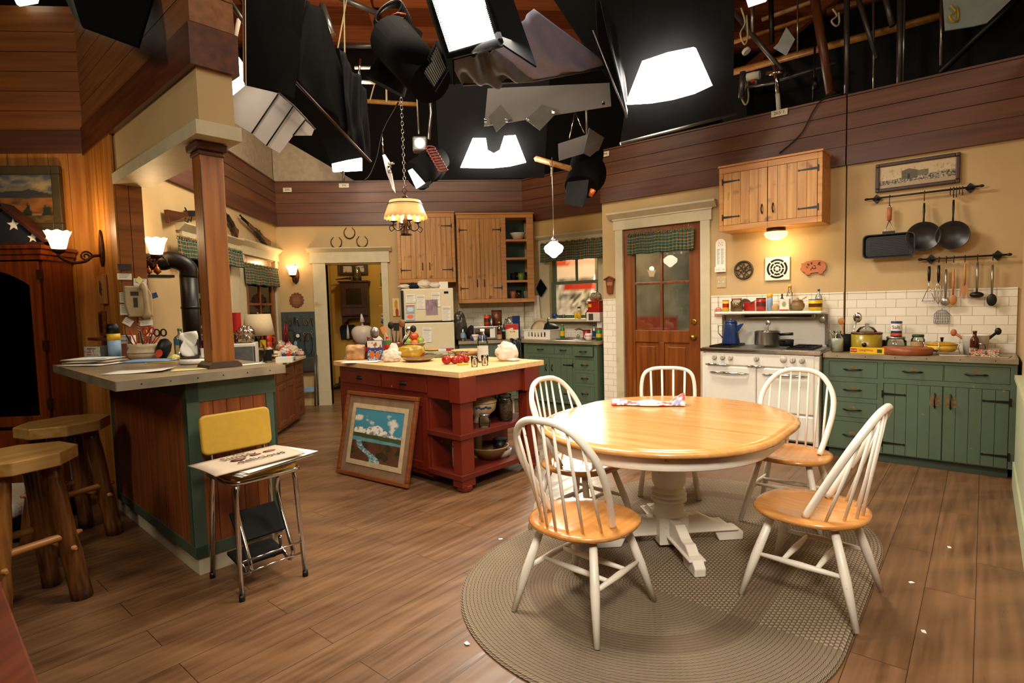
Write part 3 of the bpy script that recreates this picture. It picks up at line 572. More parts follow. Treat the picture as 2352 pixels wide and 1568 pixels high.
# ---------------------------------------------------------------- round-ended table on its rug
TC = Vector((1.150, 3.085, 0))
def stad(r, h, n=24): return [(h+r*cos(a), r*sin(a)) for a in [(-.5+i/n)*PI for i in range(n+1)]]+[(-h+r*cos(a), r*sin(a)) for a in [(.5+i/n)*PI for i in range(n+1)]]
def rings(b, R, h, prof, n=24):
    P = [[(x, y, z) for x, y in stad(R+dr, h, n)] for dr, z in prof]; k = len(P[0])
    o = b.add([p for r in P for p in r], [(i*k+j, i*k+(j+1) % k, (i+1)*k+(j+1) % k, (i+1)*k+j) for i in range(len(P)-1) for j in range(k)], True)
    b.f += [[o+j for j in range(k)][::-1], [o+(len(P)-1)*k+j for j in range(k)]]; b.sm += [False]*2; b.mi += [b.m]*2
RZ = .022
t = thing('dining_table', 'round-ended honey-oak dining table on a cream turned pedestal', 'table', TC+Vector((0, 0, RZ)), rad(45))
b = MB(); rings(b, .64, .155, [(-.02, .697), (-.004, .702), (0, .712), (-.004, .722), (-.014, .727), (-.018, .729), (-.024, .7275), (-.029, .7275), (-.033, .731), (-.05, .7325)]); obj('tabletop', b, 'oak', t)
b = MB()
for x in (-.155, .155): b.box(x-.0008, x+.0008, -.6, .6, .7322, .7328)
obj('leaf_seam', b, 'darkw', t)
b = MB(); rings(b, .58, .155, [(0, .627), (.004, .632), (.004, .697)]); b.m = 1
for s in (-1, 1): b.box(.155-.001, .155+.001, s*.585-.001, s*.585+.001, .63, .697)
obj('apron', b, ['chair', 'darkw'], t)
b = MB(); b.lathe([(.10, .627), (.10, .6), (.058, .585), (.06, .56), (.085, .5), (.098, .43), (.094, .36), (.08, .33), (.077, .325), (.095, .318), (.095, .308), (.085, .302), (.1, .294), (.1, .282), (.088, .276), (.1, .268), (.1, .256), (.084, .25), (.084, .19), (.1, .182), (.1, .176)], 28); obj('pedestal', b, 'chair', t)
b = MB(); b.box(-.085, .085, -.085, .085, .02, .18); b.M = Matrix.Rotation(rad(-45), 4, 'Z'); b.v = [tuple(b.M @ Vector(p)) for p in b.v]; obj('hub', b, 'chair', t, bev=.004)
for a in range(4):
    b = MB(); b.at(rz=rad(-45+90*a)); b.prism([(.08, .03), (.10, .06), (.26, .06), (.29, .0), (.43, .0), (.435, .045), (.40, .075), (.36, .082), (.31, .12), (.28, .118), (.25, .125), (.17, .168), (.13, .162), (.08, .165)], -.03, .03, 1)
    b.box(.085, .40, -.046, .046, .0 if False else .062, .075); obj('foot', b, 'chair', t, bev=.006)
def rug_mesh():
    b = MB(); L = .52; nr = 46; ns = 160; vs = []
    for j in range(nr+1):
        r = .885*j/nr
        for i in range(ns+1):
            s = i/ns*(4*L+2*PI*max(r, .001)); per = 2*L; q = s
            if q < 2*L: p = (-L+q, -r); 
            elif q < 2*L+PI*r: a = (q-2*L)/max(r, .001)-PI/2; p = (L+r*cos(a), r*sin(a))
            elif q < 4*L+PI*r: p = (L-(q-2*L-PI*r), r)
            else: a = (q-4*L-PI*r)/max(r, .001)+PI/2; p = (-L+r*cos(a), r*sin(a))
            vs.append((p[0], p[1], .02-.014*max(0, (j-nr+1)))); b.uv[len(vs)-1] = (s, r)
    b.add(vs, [(j*(ns+1)+i, j*(ns+1)+i+1, (j+1)*(ns+1)+i+1, (j+1)*(ns+1)+i) for j in range(nr) for i in range(ns)], True); return b
o = single('braided_rug', rug_mesh(), 'rug', 'oval braided jute rug with a plain ring, under the dining table', 'rug', (1.2, 3.0, 0), rad(45))
# ---------------------------------------------------------------- chairs
def seat_mesh(w=.245, d=.24, z=.425, th=.034):
    b = MB(); n = 40
    def R(a):
        c, s = cos(a), sin(a); q = 2.6 if s > 0 else 2.2
        return 1/((abs(c)/w)**q+(abs(s)/(d*(1.0 if s > 0 else 1.0)))**q)**(1/q)
    prof = [(.02, -.012), (.35, -.013), (.7, -.006), (.92, 0), (.985, -.005), (1, -.015), (.97, -.026), (.86, -th), (.02, -th)]
    vs = [(R(2*PI*i/n)*k*cos(2*PI*i/n), R(2*PI*i/n)*k*sin(2*PI*i/n), z+h) for k, h in prof for i in range(n)]
    b.add(vs, [(j*n+i, (j+1)*n+i, (j+1)*n+(i+1) % n, j*n+(i+1) % n) for j in range(len(prof)-1) for i in range(n)], True)
    b.f += [[i for i in range(n)], [(len(prof)-1)*n+i for i in range(n)][::-1]]; b.sm += [True]*2; b.mi += [0, 0]; return b
def cat(pts, n=6):                      # smooth open curve through points
    P = [Vector(p) for p in pts]; P = [2*P[0]-P[1]]+P+[2*P[-1]-P[-2]]; out = []
    for i in range(1, len(P)-2):
        for k in range(n):
            t = k/n; out.append(.5*((2*P[i])+(-P[i-1]+P[i+1])*t+(2*P[i-1]-5*P[i]+4*P[i+1]-P[i+2])*t*t+(-P[i-1]+3*P[i]-3*P[i+1]+P[i+2])*t**3))
    return out+[P[-2]]
def make_chair(label, fx=.225, fy=.24):
    t = thing('windsor_chair', label, 'chair', group=None)
    obj('seat', seat_mesh(), 'seat', t)
    for sx in (-1, 1):
        for sy in (-1, 1):
            b = MB(); b.tube([(sx*.135, sy*.125, .40), (sx*(.135*.45+fx*.55), sy*(.125*.45+fy*.55), .19), (sx*fx, sy*fy, 0)], [.017, .021, .0135], 12); obj('leg', b, 'chair', t)
        q = .50; x = sx*(.135*q+fx*(1-q)); y = .125*q+fy*(1-q)
        b = MB(); b.tube([(x, -y, .2), (x, 0, .2), (x, y, .2)], [.009, .0155, .009], 10); obj('side_stretcher', b, 'chair', t)
    for y in (-.07, .07): b = MB(); b.tube([(-.17, y, .2), (0, y, .2), (.17, y, .2)], [.009, .015, .009], 10); obj('cross_stretcher', b, 'chair', t)
    lean = .54; BY = -.0
    def bp(x, h): return Vector((x, BY-.02-lean*h, .42+h))
    half = [(.168, 0, .02), (.196, .12, 0), (.216, .25, 0), (.205, .355, 0), (.15, .445, 0), (.08, .485, 0)]
    pts = [Vector((x, BY-.02-lean*h+e*0, .42+h)) for x, h, e in half]+[bp(0, .492)]
    pts = pts+[Vector((-p.x, p.y, p.z)) for p in pts[-2::-1]]; bow = cat(pts, 6)
    b = MB(); b.tube(bow, .0165, 10); obj('bow', b, 'chair', t)
    up = [p for p in bow if p.z > .67]
    for i in range(7):
        f = (i-3)/3; top = min(up, key=lambda p: abs(p.x-f*.168)+(0 if p.z > .7 else 9)); x0 = f*.165; y0 = -.205+.105*f*f
        b = MB(); b.tube([(x0, y0, .412), ((x0*.5+top.x*.5), (y0+top.y)/2, (.412+top.z)/2), top], [.0065, .0078, .006], 8); obj('spindle', b, 'chair', t)
    return t
def face(c, deg): return (c[0], c[1], RZ if len(c) < 3 else c[2]), rad(-deg)
CH = [((.52, 2.475), 47, 'white bow-back chair nearest the camera, its back toward us'), ((1.60, 2.445), -41, 'white bow-back chair at the right of the rug, seen from the side'),
      ((.70, 3.36), 140, 'white bow-back chair between the red island and the dining table'), ((2.03, 3.34), 224, 'white bow-back chair in front of the stove, facing the table')]
c0 = make_chair(CH[0][2])
for i, (c, d, lab) in enumerate(CH):
    p, r = face(c, d)
    if i == 0: c0.location = p; c0.rotation_euler = (0, 0, r); c0['group'] = 'bow-back chairs round the dining table'
    else: dup(c0, p, r, lab, 'bow-back chairs round the dining table')
t = thing('hoop_back_chair', 'old cream hoop-back chair with chipped paint, in front of the brown door', 'chair', (1.48, 3.97, .021), rad(-200))
obj('seat', seat_mesh(.2, .2, .42), 'chair', t)
for sx in (-1, 1):
    for sy in (-1, 1):
        b = MB(); b.tube([(sx*.15, sy*.14, .42), (sx*.2, sy*.19, .0)], [.015, .019], 10); obj('leg', b, 'chair', t)
    b = MB(); b.tube([(sx*.18, -.17, .17), (sx*.18, .17, .17)], .009, 8); obj('side_stretcher', b, 'chair', t)
b = MB(); b.tube([(-.175, .165, .2), (.175, .165, .2)], .009, 8); obj('front_stretcher', b, 'chair', t)
hp = cat([(.185, -.15, .43), (.195, -.19, .6), (.197, -.22, .74), (.175, -.24, .83), (.11, -.25, .868), (0, -.252, .875), (-.11, -.25, .868), (-.175, -.24, .83), (-.197, -.22, .74), (-.195, -.19, .6), (-.185, -.15, .43)], 5)
b = MB(); b.tube(hp, .0145, 10); obj('hoop', b, 'chair', t)
for i in range(4):
    x = (i-1.5)*.085; b = MB(); b.tube([(x*.9, -.155, .43), (x, -.249, .862)], .0085, 8); obj('spindle', b, 'chair', t)
# ---------------------------------------------------------------- stove
t = thing('kitchen_stove', 'vintage white enamel stove with high shelf and chrome handles', 'stove', FS.p(-2.15, -.6, 0), FS.rz)
b = MB(); b.box(.0, 1.05, .03, .585, .1, .90); b.box(.0, .035, .0, .4, 0, .89); b.box(1.005, 1.05, .0, .4, 0, .89); b.box(.035, 1.005, .012, .03, .10, .89); b.m = 1; b.box(.05, 1.0, .06, .5, .02, .1); obj('body', b, ['white', 'black'], t, bev=.008)
b = MB(); b.box(.03, 1.012, -.006, .012, .775, .895); b.m = 1; b.lathe([(.012, 0), (.008, .004)], 10, (0, 0, 0), cap=True) if 0 else None; obj('control_panel', b, 'white', t, bev=.01)
for i, x in enumerate((.127, .207, .282, .522, .835, .912)):
    b = MB(); b.at((x, -.006, .85), rx=PI/2); b.lathe([(.026, 0), (.026, .006), (.021, .012), (.02, .022), (.016, .024)], 18); b.box(-.004, .004, -.019, .019, .022, .034); obj('knob', b, M('ivory_knob', 'c8beac', .3) if i == 0 else bpy.data.materials['ivory_knob'], t)
b = MB(); b.at((.757, -.006, .853), rx=PI/2); b.lathe([(.030, 0), (.030, .008), (.024, .014), (0, .015)], 18); obj('timer_dial', b, bpy.data.materials['ivory_knob'], t)
for nm, x0, x1, z0, z1, hp in (('oven_door', .03, .518, .115, .762, (.08, .456, .703)), ('broiler_door', .525, 1.01, .36, .765, (.575, .97, .708)), ('storage_drawer', .525, 1.01, .115, .345, (.70, .90, .29))):
    b = MB(); b.box(x0, x1, -.012, .012, z0, z1); d = obj(nm, b, 'white', t, bev=.01)
    h = MB(); c = (hp[0]+hp[1])/2; L = hp[1]-hp[0]; h.tube(cat([(hp[0], -.014, hp[2]), (hp[0]+.04, -.035, hp[2]), (c, -.042, hp[2]), (hp[1]-.04, -.035, hp[2]), (hp[1], -.014, hp[2])], 4), [.004]+[.011]*15+[.004]+[.004]*0, 8) if False else h.tube([(hp[0], -.014, hp[2]), (hp[0]+.03, -.036, hp[2]), (c, -.044, hp[2]), (hp[1]-.03, -.036, hp[2]), (hp[1], -.014, hp[2])], [.003, .009, .014, .009, .003], 10); obj('handle', h, 'chrome', d)
for x0, x1 in ((.05, .268), (.432, .59), (.757, .975)):
    b = MB(); b.tube([(x0, -.008, .778), (x0+.02, -.022, .778), (x1-.02, -.022, .778), (x1, -.008, .778)], [.004, .011, .011, .004], 8); obj('panel_grip', b, 'chrome', t)
b = MB(); b.box(-.012, 1.062, -.022, .5, .90, .936); obj('rim', b, 'chrome', t, bev=.008)
b = MB(); b.box(.0, 1.05, -.005, .59, .925, .941); obj('hob', b, M('grey_hob', '6c6458', .3, .5), t, bev=.004)
for x, y in ((.17, .12), (.17, .35), (.88, .12), (.88, .35)):
    b = MB(); b.at((x, y, .942)); b.lathe([(.07, 0), (.072, .004), (.055, .006), (.05, .002)], 18)
    for k in range(4): a = k*PI/2; b.box(-.1, .1, -.004, .004, .01, .018) if k % 2 == 0 else b.box(-.004, .004, -.1, .1, .01, .018)
    for s in (-1, 1): b.box(-.1, .1, s*.1-.004, s*.1+.004, 0, .018); b.box(s*.1-.004, s*.1+.004, -.1, .1, 0, .018)
    obj('burner', b, 'black', t)
b = MB(); b.box(.05, 1.01, .50, .53, .93, 1.25); obj('backguard', b, 'white', t, bev=.006)
b = MB(); b.box(.03, .06, .47, .53, .96, 1.25); b.box(1.0, 1.03, .47, .53, .96, 1.25); obj('bracket', b, 'steel', t, bev=.006)
b = MB(); b.box(.025, 1.01, .27, .53, 1.258, 1.285); obj('shelf', b, 'white', t, bev=.012, seg=3)
b = MB(); b.box(.25, .93, .40, .50, 1.215, 1.258); b.m = 1; b.box(.28, .90, .392, .41, 1.225, 1.245); obj('shelf_light', b, ['steel', 'black'], t, bev=.012)
STV = lambda x, y, z: FS.p(-2.15+x, -.6+y, z)
# ---------------------------------------------------------------- octagonal log stools
def make_stool(label):
    t = thing('log_bar_stool', label, 'bar stool', group='octagonal log stools at the bar')
    b = MB(); o = [(.245*cos(rad(22.5+45*i)), .22*sin(rad(22.5+45*i))) for i in range(8)]; b.prism(o, .70, .765); obj('seat', b, 'logseat', t, bev=.006)
    r = random.Random(3)
    for sx in (-1, 1):
        for sy in (-1, 1):
            b = MB(); n = 9; p = [Vector((sx*(.095+.07*i/n), sy*(.088+.06*i/n), .705-.705*i/n)) for i in range(n+1)]; b.tube(p, [.038+.006*r.random()+.004*i/n for i in range(n+1)], 12); obj('leg', b, 'log', t)
    for z, e in ((.33, .135), (.27, .135)):
        for s in (-1, 1):
            b = MB(); q = (-e-.06, s*.125, z) if z > .3 else (s*.137, -e-.05, z); w = (e+.06, s*.125, z) if z > .3 else (s*.137, e+.05, z); q, w = Vector(q), Vector(w); b.tube([q, q.lerp(w, .1), q.lerp(w, .9), w], [.008, .019, .019, .008], 10); obj('rung', b, wood('peeled_rung', '9a5a26', 'c08a4a', 0, 5., .4) if 'peeled_rung' not in bpy.data.materials else bpy.data.materials['peeled_rung'], t)
    return t
s0 = make_stool('octagonal log bar stool nearest the camera, cut by the left edge'); s0.location = (-2.17, 2.87, 0); s0.rotation_euler[2] = rad(58)
dup(s0, (-2.50, 3.70, 0), rad(62), 'octagonal log bar stool farther back, beside the gun cabinet', 'octagonal log stools at the bar')
# ---------------------------------------------------------------- yellow step chair with newspapers
t = thing('step_chair', 'chrome kitchen step chair with mustard-yellow seat and back', 'chair', FI.p(1.235, 2.985, 0), FI.rz)
b = MB(); sq = lambda w, d, r: [(w-r+r*cos(rad(a)), d-r+r*sin(rad(a))) for a in (0, 30, 60, 90)]+[(-w+r+r*cos(rad(a)), d-r+r*sin(rad(a))) for a in (90, 120, 150, 180)]+[(-w+r+r*cos(rad(a)), -d+r+r*sin(rad(a))) for a in (180, 210, 240, 270)]+[(w-r+r*cos(rad(a)), -d+r+r*sin(rad(a))) for a in (270, 300, 330, 360)]
b.prism(sq(.175, .17, .05), .585, .622); obj('seat', b, 'yell', t, bev=.012, seg=3)
b = MB(); b.tube([(x, y, .582) for x, y in sq(.178, .173, .055)], .0135, 10, True); obj('seat_rim', b, 'chrome', t)
b = MB(); b.at((0, .185, .77), rx=rad(-6)); b.prism([(x, z) for x, z in sq(.185, .105, .03)], -.014, .014, 1); obj('backrest', b, 'yell', t, bev=.01, seg=3)
for s in (-1, 1):
    b = MB(); b.tube([(s*.14, .165, .575), (s*.14, .175, .62), (s*.14, .2, .80)], .010, 8); obj('back_post', b, 'chrome', t)
    for y0, y1 in ((-.15, -.185), (.15, .19)):
        b = MB(); b.tube([(s*.12, y0*.7, .58), (s*.145, y0, .565), (s*.152, y0, .53), (s*.165, y1, .01)], .0125, 10); b.m = 1; b.cyl((s*.165, y1, 0), (s*.165, y1, .03), .015, .014); obj('leg', b, ['chrome', 'black'], t)
for z in (.13, .19):
    b = MB(); b.tube([(-.163, -.18, z), (.163, -.18, z)], .005, 6); obj('rail', b, 'chrome', t)
for s in (-1, 1):
    b = MB(); b.tube(cat([(s*.105, -.06, .54), (s*.105, -.03, .46), (s*.11, -.06, .36), (s*.11, -.15, .2), (s*.11, -.17, .14), (s*.11, -.13, .1), (s*.11, -.05, .13), (s*.11, -.03, .2)], 4), .0115, 8); obj('step_frame', b, 'chrome', t)
for y, z in ((-.01, .30), (.02, .12)):
    b = MB(); b.at((0, y, z), rx=rad(50 if z > .2 else 8)); b.box(-.12, .12, -.085, .085, 0, .02); obj('step', b, 'matt', t, bev=.005)
SC = lambda x, y: FI.p(1.235+x, 2.985+y, 0)
def paper_stack(name, label, cat_, mt, w, h, loc, rz, n=1, th=.003, grp=None, wob=.004):
    b = MB(); r = random.Random(len(label))
    for i in range(n):
        b.at((r.uniform(-1, 1)*wob*3, r.uniform(-1, 1)*wob*3, i*th), rz=r.uniform(-.06, .06) if i else 0); b.sheet(lambda u, v: ((u-.5)*w, (v-.5)*h, .002+wob*(sin(u*4+i)*.5+.5)*v), 6, 4)
    return single(name, b, mt, label, cat_, loc, rz, grp, solid=.0016)
p = SC(.03, -.05); p.z = .626
paper_stack('newspaper', 'folded newspaper with colour pages under the food section', 'newspaper', ['paper'], .44, .30, p, FI.rz+rad(14), 4, .005)
t = thing('newspaper', 'pinkish newspaper food section on the yellow step chair', 'newspaper', SC(-.045, -.055)+Vector((0, 0, .654)), FI.rz+rad(4))
b = MB(); b.sheet(lambda u, v: ((u-.5)*.46, (v-.5)*.30, .006*sin(v*3)+.006*u), 8, 6); obj('page', b, 'news', t, solid=.006)
b = MB(); R = Matrix.Rotation(-PI/2, 4, 'X')
for s, z, y, x in (('Food', .026, .098, .0), ('Simply', .062, .055, -.02), ('delicious', .062, -.06, .04)): b.text(s, z*1.15, Matrix.Translation((x, y, .016)) @ R)
for x, y, q in ((-.05, .0, .04), (.05, .02, .03), (.13, .03, .035)):
    b.m = 1; b.lathe([(q, 0), (0, .0005)], 14, (x, y, .016), 1, .55)
obj('headline', b, ['ink', M('printed_food', '9a5a4a', .8)], t)
for x, y, r, m_, lab in ((.10, -.155, .3, 'ppl', 'small purple leaflet poking out under the newspapers'), (.17, -.12, .5, 'orr', 'small orange leaflet poking out under the newspapers')):
    b = MB(); b.box(-.05, .05, -.03, .03, 0, .003); single('leaflet', b, m_, lab, 'leaflet', SC(x, y)+Vector((0, 0, .622)), FI.rz+r)
# ---------------------------------------------------------------- living-room side
d = ray(90, 563); k = -3.17/d.x; yf = d.y*k; ztop = EYE.z+d.z*k
t = thing('gun_cabinet', 'tall cherry-stained cabinet with glass doors in the dark left corner', 'cabinet', (-3.17, yf, 0), 0)
dep = 4.93-yf
b = MB(); b.box(-1.5, -.02, .02, dep, 0, .1); b.box(-1.48, 0, .0, dep, .1, .55); b.box(-.03, 0, .02, dep, .55, ztop-.1); b.box(-1.48, -.03, dep-.03, dep, .55, ztop-.1); b.box(-1.48, -1.45, .02, dep, .55, ztop-.1)
b.box(-1.5, .02, -.02, dep, ztop-.11, ztop-.07); b.box(-1.52, .035, -.035, dep, ztop-.07, ztop-.03); b.box(-1.53, .05, -.05, dep, ztop-.03, ztop); obj('body', b, 'cherry', t, bev=.006)
for x0 in (-.66, -1.34):
    b = MB(); b.box(x0, x0+.07, -.02, .0, .58, ztop-.12); b.box(x0+.58, x0+.65, -.02, 0, .58, ztop-.12); b.box(x0+.07, x0+.58, -.02, 0, .58, .66)
    b.prism([(x0+.07, ztop-.12)]+[(x0+.07+.51*i/16, ztop-.3+.11*sin(PI*i/16)) for i in range(17)]+[(x0+.58, ztop-.12)], -.02, 0, 1); dd = obj('door', b, 'cherry', t, bev=.004)
    b = MB(); b.box(x0+.06, x0+.59, -.012, -.008, .62, ztop-.14); obj('pane', b, 'dkglass', dd)
    for z in (.75, 1.2, ztop-.22): b = MB(); b.box(x0+.645, x0+.675, -.03, -.0, z-.035, z+.035); obj('hinge', b, 'bronze', dd)
b = MB(); b.box(-1.4, -.06, .05, dep-.04, .56, .58); obj('shelf', b, 'cherry', t)
CT = ztop
# flag case
q = at(40, 470, 0) ; 
t = thing('flag_case', 'triangular wooden case with a folded starry navy flag, on the gun cabinet', 'flag case', (-3.17, yf, CT+.002), 0)
xr = lambda px, py, y: (lambda r: EYE+r*(y/r.y))(ray(px, py))
A = xr(134, 563, yf+.12); T = xr(12, 468, yf+.12); ax = A.x+3.17; tx = T.x+3.17; th = T.z-CT; lx = 2*tx-ax
b = MB()
for p0, p1 in (((ax, 0), (tx, th)), ((tx, th), (lx, 0)), ((lx, 0), (ax, 0))):
    d = Vector((p1[0]-p0[0], p1[1]-p0[1])).normalized(); n = Vector((-d.y, d.x))*.03; b.prism([p0, p1, (p1[0]+n.x, p1[1]+n.y), (p0[0]+n.x, p0[1]+n.y)], .06, .20, 1)
obj('frame', b, 'darkw', t, bev=.003)
b = MB(); b.prism([(ax-.08, .03), (tx, th-.055), (lx+.08, .03)], .09, .17, 1); obj('folded_flag', b, 'navy', t)
b = MB()
for cx, cz, s in ((tx+.07, th*.5, .048), (tx+.2, th*.2, .04), (tx-.1, th*.3, .045), (tx+.3, th*.13, .035), (tx+.17, th*.45, .015)):
    b.prism([(cx+(s if i % 2 == 0 else s*.42)*sin(PI*i/5), cz+(s if i % 2 == 0 else s*.42)*cos(PI*i/5)) for i in range(10)], .086, .09, 1)
obj('star', b, 'paper', t)
def mount(u, v):
    n = fbm(u*9, v*9, 3); rid = .60+.10*max(0, 1-abs(u-.74)*4)+.06*max(0, 1-abs(u-.5)*5)+.04*fbm(u*9, 1, 2)
    if v > rid+.03: return lerp('46525e', 'a89468', (fbm(u*6, v*7, 8)+.35*max(0, 1-abs(u-.88)*5-abs(v-.8)*4)-.5)*4)
    if v > rid-.02: return lerp('8a7a4c', '5a5c54', n)
    if v > .56-.06*fbm(u*7, 2, 5): return lerp('20262c', '3c3c38', n)
    for c, h in ((.72, .44), (.90, .40), (.94, .36), (.68, .3)):
        if abs(u-c) < .035*(h+.04-v)/.25 and .16 < v < h: return lerp('141c12', '243018', n)
    if abs(u-.79) < .06 and .17 < v < .26: return '7a3218' if v > .21 else '8a6a48'
    if v > .2: return lerp('4a2c10', 'a8682a', fbm(u*8-v*4, v*10+u*3, 6)*1.7-.35)
    return lerp('7a541c', '2a2814', fbm(u*12, v*22, 4)*1.4-.2)
def framed(name, label, cat_, fr, c, w, h, fn, fw, fmat, mat=None, off=.01, dep=.03, tilt=0, nx=60, ny=50, mm='paper'):
    t = thing(name, label, cat_, c, fr if not isinstance(fr, Fr) else fr.rz)
    b = MB(); cells(b, -w/2, w/2, -h/2, h/2, -dep, 0, [(-w/2+fw, w/2-fw, -h/2+fw, h/2-fw)]); obj('frame', b, fmat, t, bev=.006)
    m_ = mat or 0
    if mat: b = MB(); b.box(-w/2+fw, w/2-fw, -.012, -.006, -h/2+fw, h/2-fw); obj('mat', b, mm, t)
    b = MB(); b.at((0, -.014, 0)); b.pic(w-2*fw-2*m_, h-2*fw-2*m_, fn, nx, ny); obj('picture', b, 'vc', t); return t
r = xr(62, 458, 4.93); l = xr(148, 458, 4.93); tp = xr(100, 383, 4.93); bt = xr(100, 533, 4.93); w = .86
framed('framed_painting', 'framed oil painting of autumn mountains behind the flag case', 'painting', 0, (l.x-w/2, 4.926, (tp.z+bt.z)/2), w, tp.z-bt.z, mount, .065, M('dull_gold_frame', '4e4028', .5, .2), dep=.04)
# bed and low table at the left edge
t = thing('pet_bed', 'dark low bed with a beige cushion behind the log stools', 'pet bed', (-3.05, 4.0, 0), 0)
b = MB(); b.box(-.5, .24, -.3, .3, 0, .14); obj('base', b, 'blk', t, bev=.03)
b = MB(); b.box(-.46, .2, -.27, .27, .13, .24); obj('cushion', b, 'cloth', t, bev=.05, seg=4)
t = thing('side_table', 'brown wooden table corner at the bottom left edge', 'table', (0, 0, 0), 0)
P = [at(-40, 1225, .62), at(92, 1568, .62), at(120, 1700, .62), at(-350, 1700, .62), at(-350, 1225, .62)]
b = MB(); b.prism([(p.x, p.y) for p in P][::-1], .585, .62); obj('tabletop', b, wood('table_corner', '4a2012', '6e3420', 1, 6., .35, .3), t, bev=.006)
for p in (P[0], P[2]): 
    b = MB(); b.box(p.x-.16, p.x-.10, p.y-.03, p.y+.03, 0, .585); obj('leg', b, bpy.data.materials['table_corner'], t)
# brown cabinet under the left windows
t = thing('base_cabinet', 'brown base cabinet with drawers and panel doors under the left windows', 'cabinet', FL.p(6.0, -.56, 0), FL.rz)
dr = [(.40, 1.06, .60, .745), (1.09, 1.44, .60, .745), (1.10, 1.44, .46, .57), (1.10, 1.44, .32, .44), (1.10, 1.44, .09, .30)]
b = MB(); cells(b, 0, 1.47, .06, .78, 0, .02, dr+[(.42, .74, .09, .57), (.76, 1.07, .09, .57)]); b.box(0, 1.47, .02, .53, .06, .78); b.box(0, 1.40, .06, .53, 0, .06); obj('body', b, 'midw', t, bev=.003)
for q in dr: drawer(t, *q, 'midw', .06, False, 'bronze', -.008)
for x0, x1 in ((.42, .74), (.76, 1.07)):
    b = MB(); cells(b, x0, x1, .09, .57, -.01, .012, [(x0+.06, x1-.06, .15, .51)]); b.box(x0+.05, x1-.05, .0, .01, .14, .52); obj('door', b, 'midw', t, bev=.004)
b = MB(); b.box(5.98, 7.49, -.60, -.03, .785, .82); single('worktop', b, M('cream_laminate', 'c8b890', .35), 'cream laminate top on the brown cabinet under the left windows', 'worktop', FL.o, FL.rz, bev=.006)
# stove pipe
pb = FL.p(5.68, -.34, 0)
t = thing('stove_pipe', 'black stove pipe with an elbow, beside the left window', 'stove pipe', pb, 0)
e = dp(431, 602, 4.8); bt = Vector((e.x, e.y, .85)); t.location = (e.x, e.y, 0)
b = MB(); b.cyl((0, 0, 1.02), (0, 0, e.z-.12), .069, .069, 22); b.cyl((0, 0, 1.45), (0, 0, 1.47), .074, .074, 22); obj('pipe', b, 'black', t)
d = dp(330, 604, 4.66)-e; d.z = 0; dd = d.normalized()
b = MB(); b.tube(cat([Vector((0, 0, e.z-.13)), Vector((0, 0, e.z-.05)), dd*.06+Vector((0, 0, e.z+.0)), dd*.14+Vector((0, 0, e.z+.02)), d*.55+Vector((0, 0, e.z)), d+Vector((0, 0, e.z))], 4), .07, 22); obj('elbow', b, 'black', t)
t = thing('wood_stove', 'dark cast-iron wood stove low behind the bar, under the stove pipe', 'stove', (e.x+.02, e.y, 0), 0)
b = MB(); b.box(-.2, .2, -.2, .2, .1, .95); b.box(-.22, .22, -.22, .22, .95, .99); b.lathe([(.1, .99), (.095, 1.03)], 20); obj('body', b, 'black', t, bev=.02)
for s in (-1, 1):
    for q in (-1, 1): b = MB(); b.cyl((s*.15, q*.15, 0), (s*.15, q*.15, .1), .02, .03); obj('leg', b, 'black', t)
# ---------------------------------------------------------------- lamps that are lit
def sconce(label, p, rz, arm=.24, sc=1., watts=6):
    t = thing('wall_sconce', label, 'wall lamp', p, rz, None); a = arm
    b = MB(); b.prism([(0, .16), (.025, .11), (.045, .04), (.05, -.02), (.035, -.09), (0, -.13), (-.035, -.09), (-.05, -.02), (-.045, .04), (-.025, .11)], -.018, 0, 1); obj('backplate', b, 'bronze', t, bev=.006)
    b = MB(); b.tube(cat([(0, -.02, -.04), (0, -.07, -.05), (0, -.12, -.09), (0, -.18*a/.24, -.10), (0, -a, -.06), (0, -a, -.02)], 5), .011, 8); b.tube([(0, -.11+.04*(1-i/24)*cos(i*.55), -.05+.04*(1-i/24)*sin(i*.55)) for i in range(20)], .007, 6); b.lathe([(.012, -.03), (.04, -.015), (.045, 0)], 16, (0, -a, -.01)); obj('arm', b, 'bronze', t)
    b = MB(); n = 24; pr = [(.042, 0), (.05, .03), (.062, .08), (.082, .13)]
    b.sheet(lambda u, v: (lambda rr, zz, an: (rr*cos(an), -a+rr*sin(an), zz-.005*(v > .99)*(sin(an*8)+1)))(pr[min(3, int(v*3+.001))][0], pr[min(3, int(v*3+.001))][1], u*2*PI), 48, 3); obj('glass_shade', b, 'shade_on', t, solid=.004)
    l = bulb('sconce_bulb', t.matrix_basis @ Vector((0, -a, .16)) if False else (Matrix.Translation(p) @ Matrix.Rotation(rz, 4, 'Z')) @ Vector((0, -a, .16)), watts); return t
FQ = Fr(FI.x*1.15, -47.1); u, z = FQ.uz(237, 575)
sconce('lit bronze sconce on the golden wood partition above the bar', FQ.p(u, -.002, z), FQ.rz, .27, 1., 10)
sp = dp(358, 566, 4.56); fq2 = Fr(FI.x*1.345, 132.9); lc = fq2.loc(sp); 
sconce('lit bronze sconce on the far side of the partition, beside the stove pipe', fq2.p(lc.x, -.0, sp.z-.06), fq2.rz, max(.12, -lc.y), 1., 5)
u, z = FB.uz(683, 632); sconce('lit bronze sconce on the cream wall left of the pantry doorway', FB.p(u-.02, -.002, z), 0, .16, .9, 4)
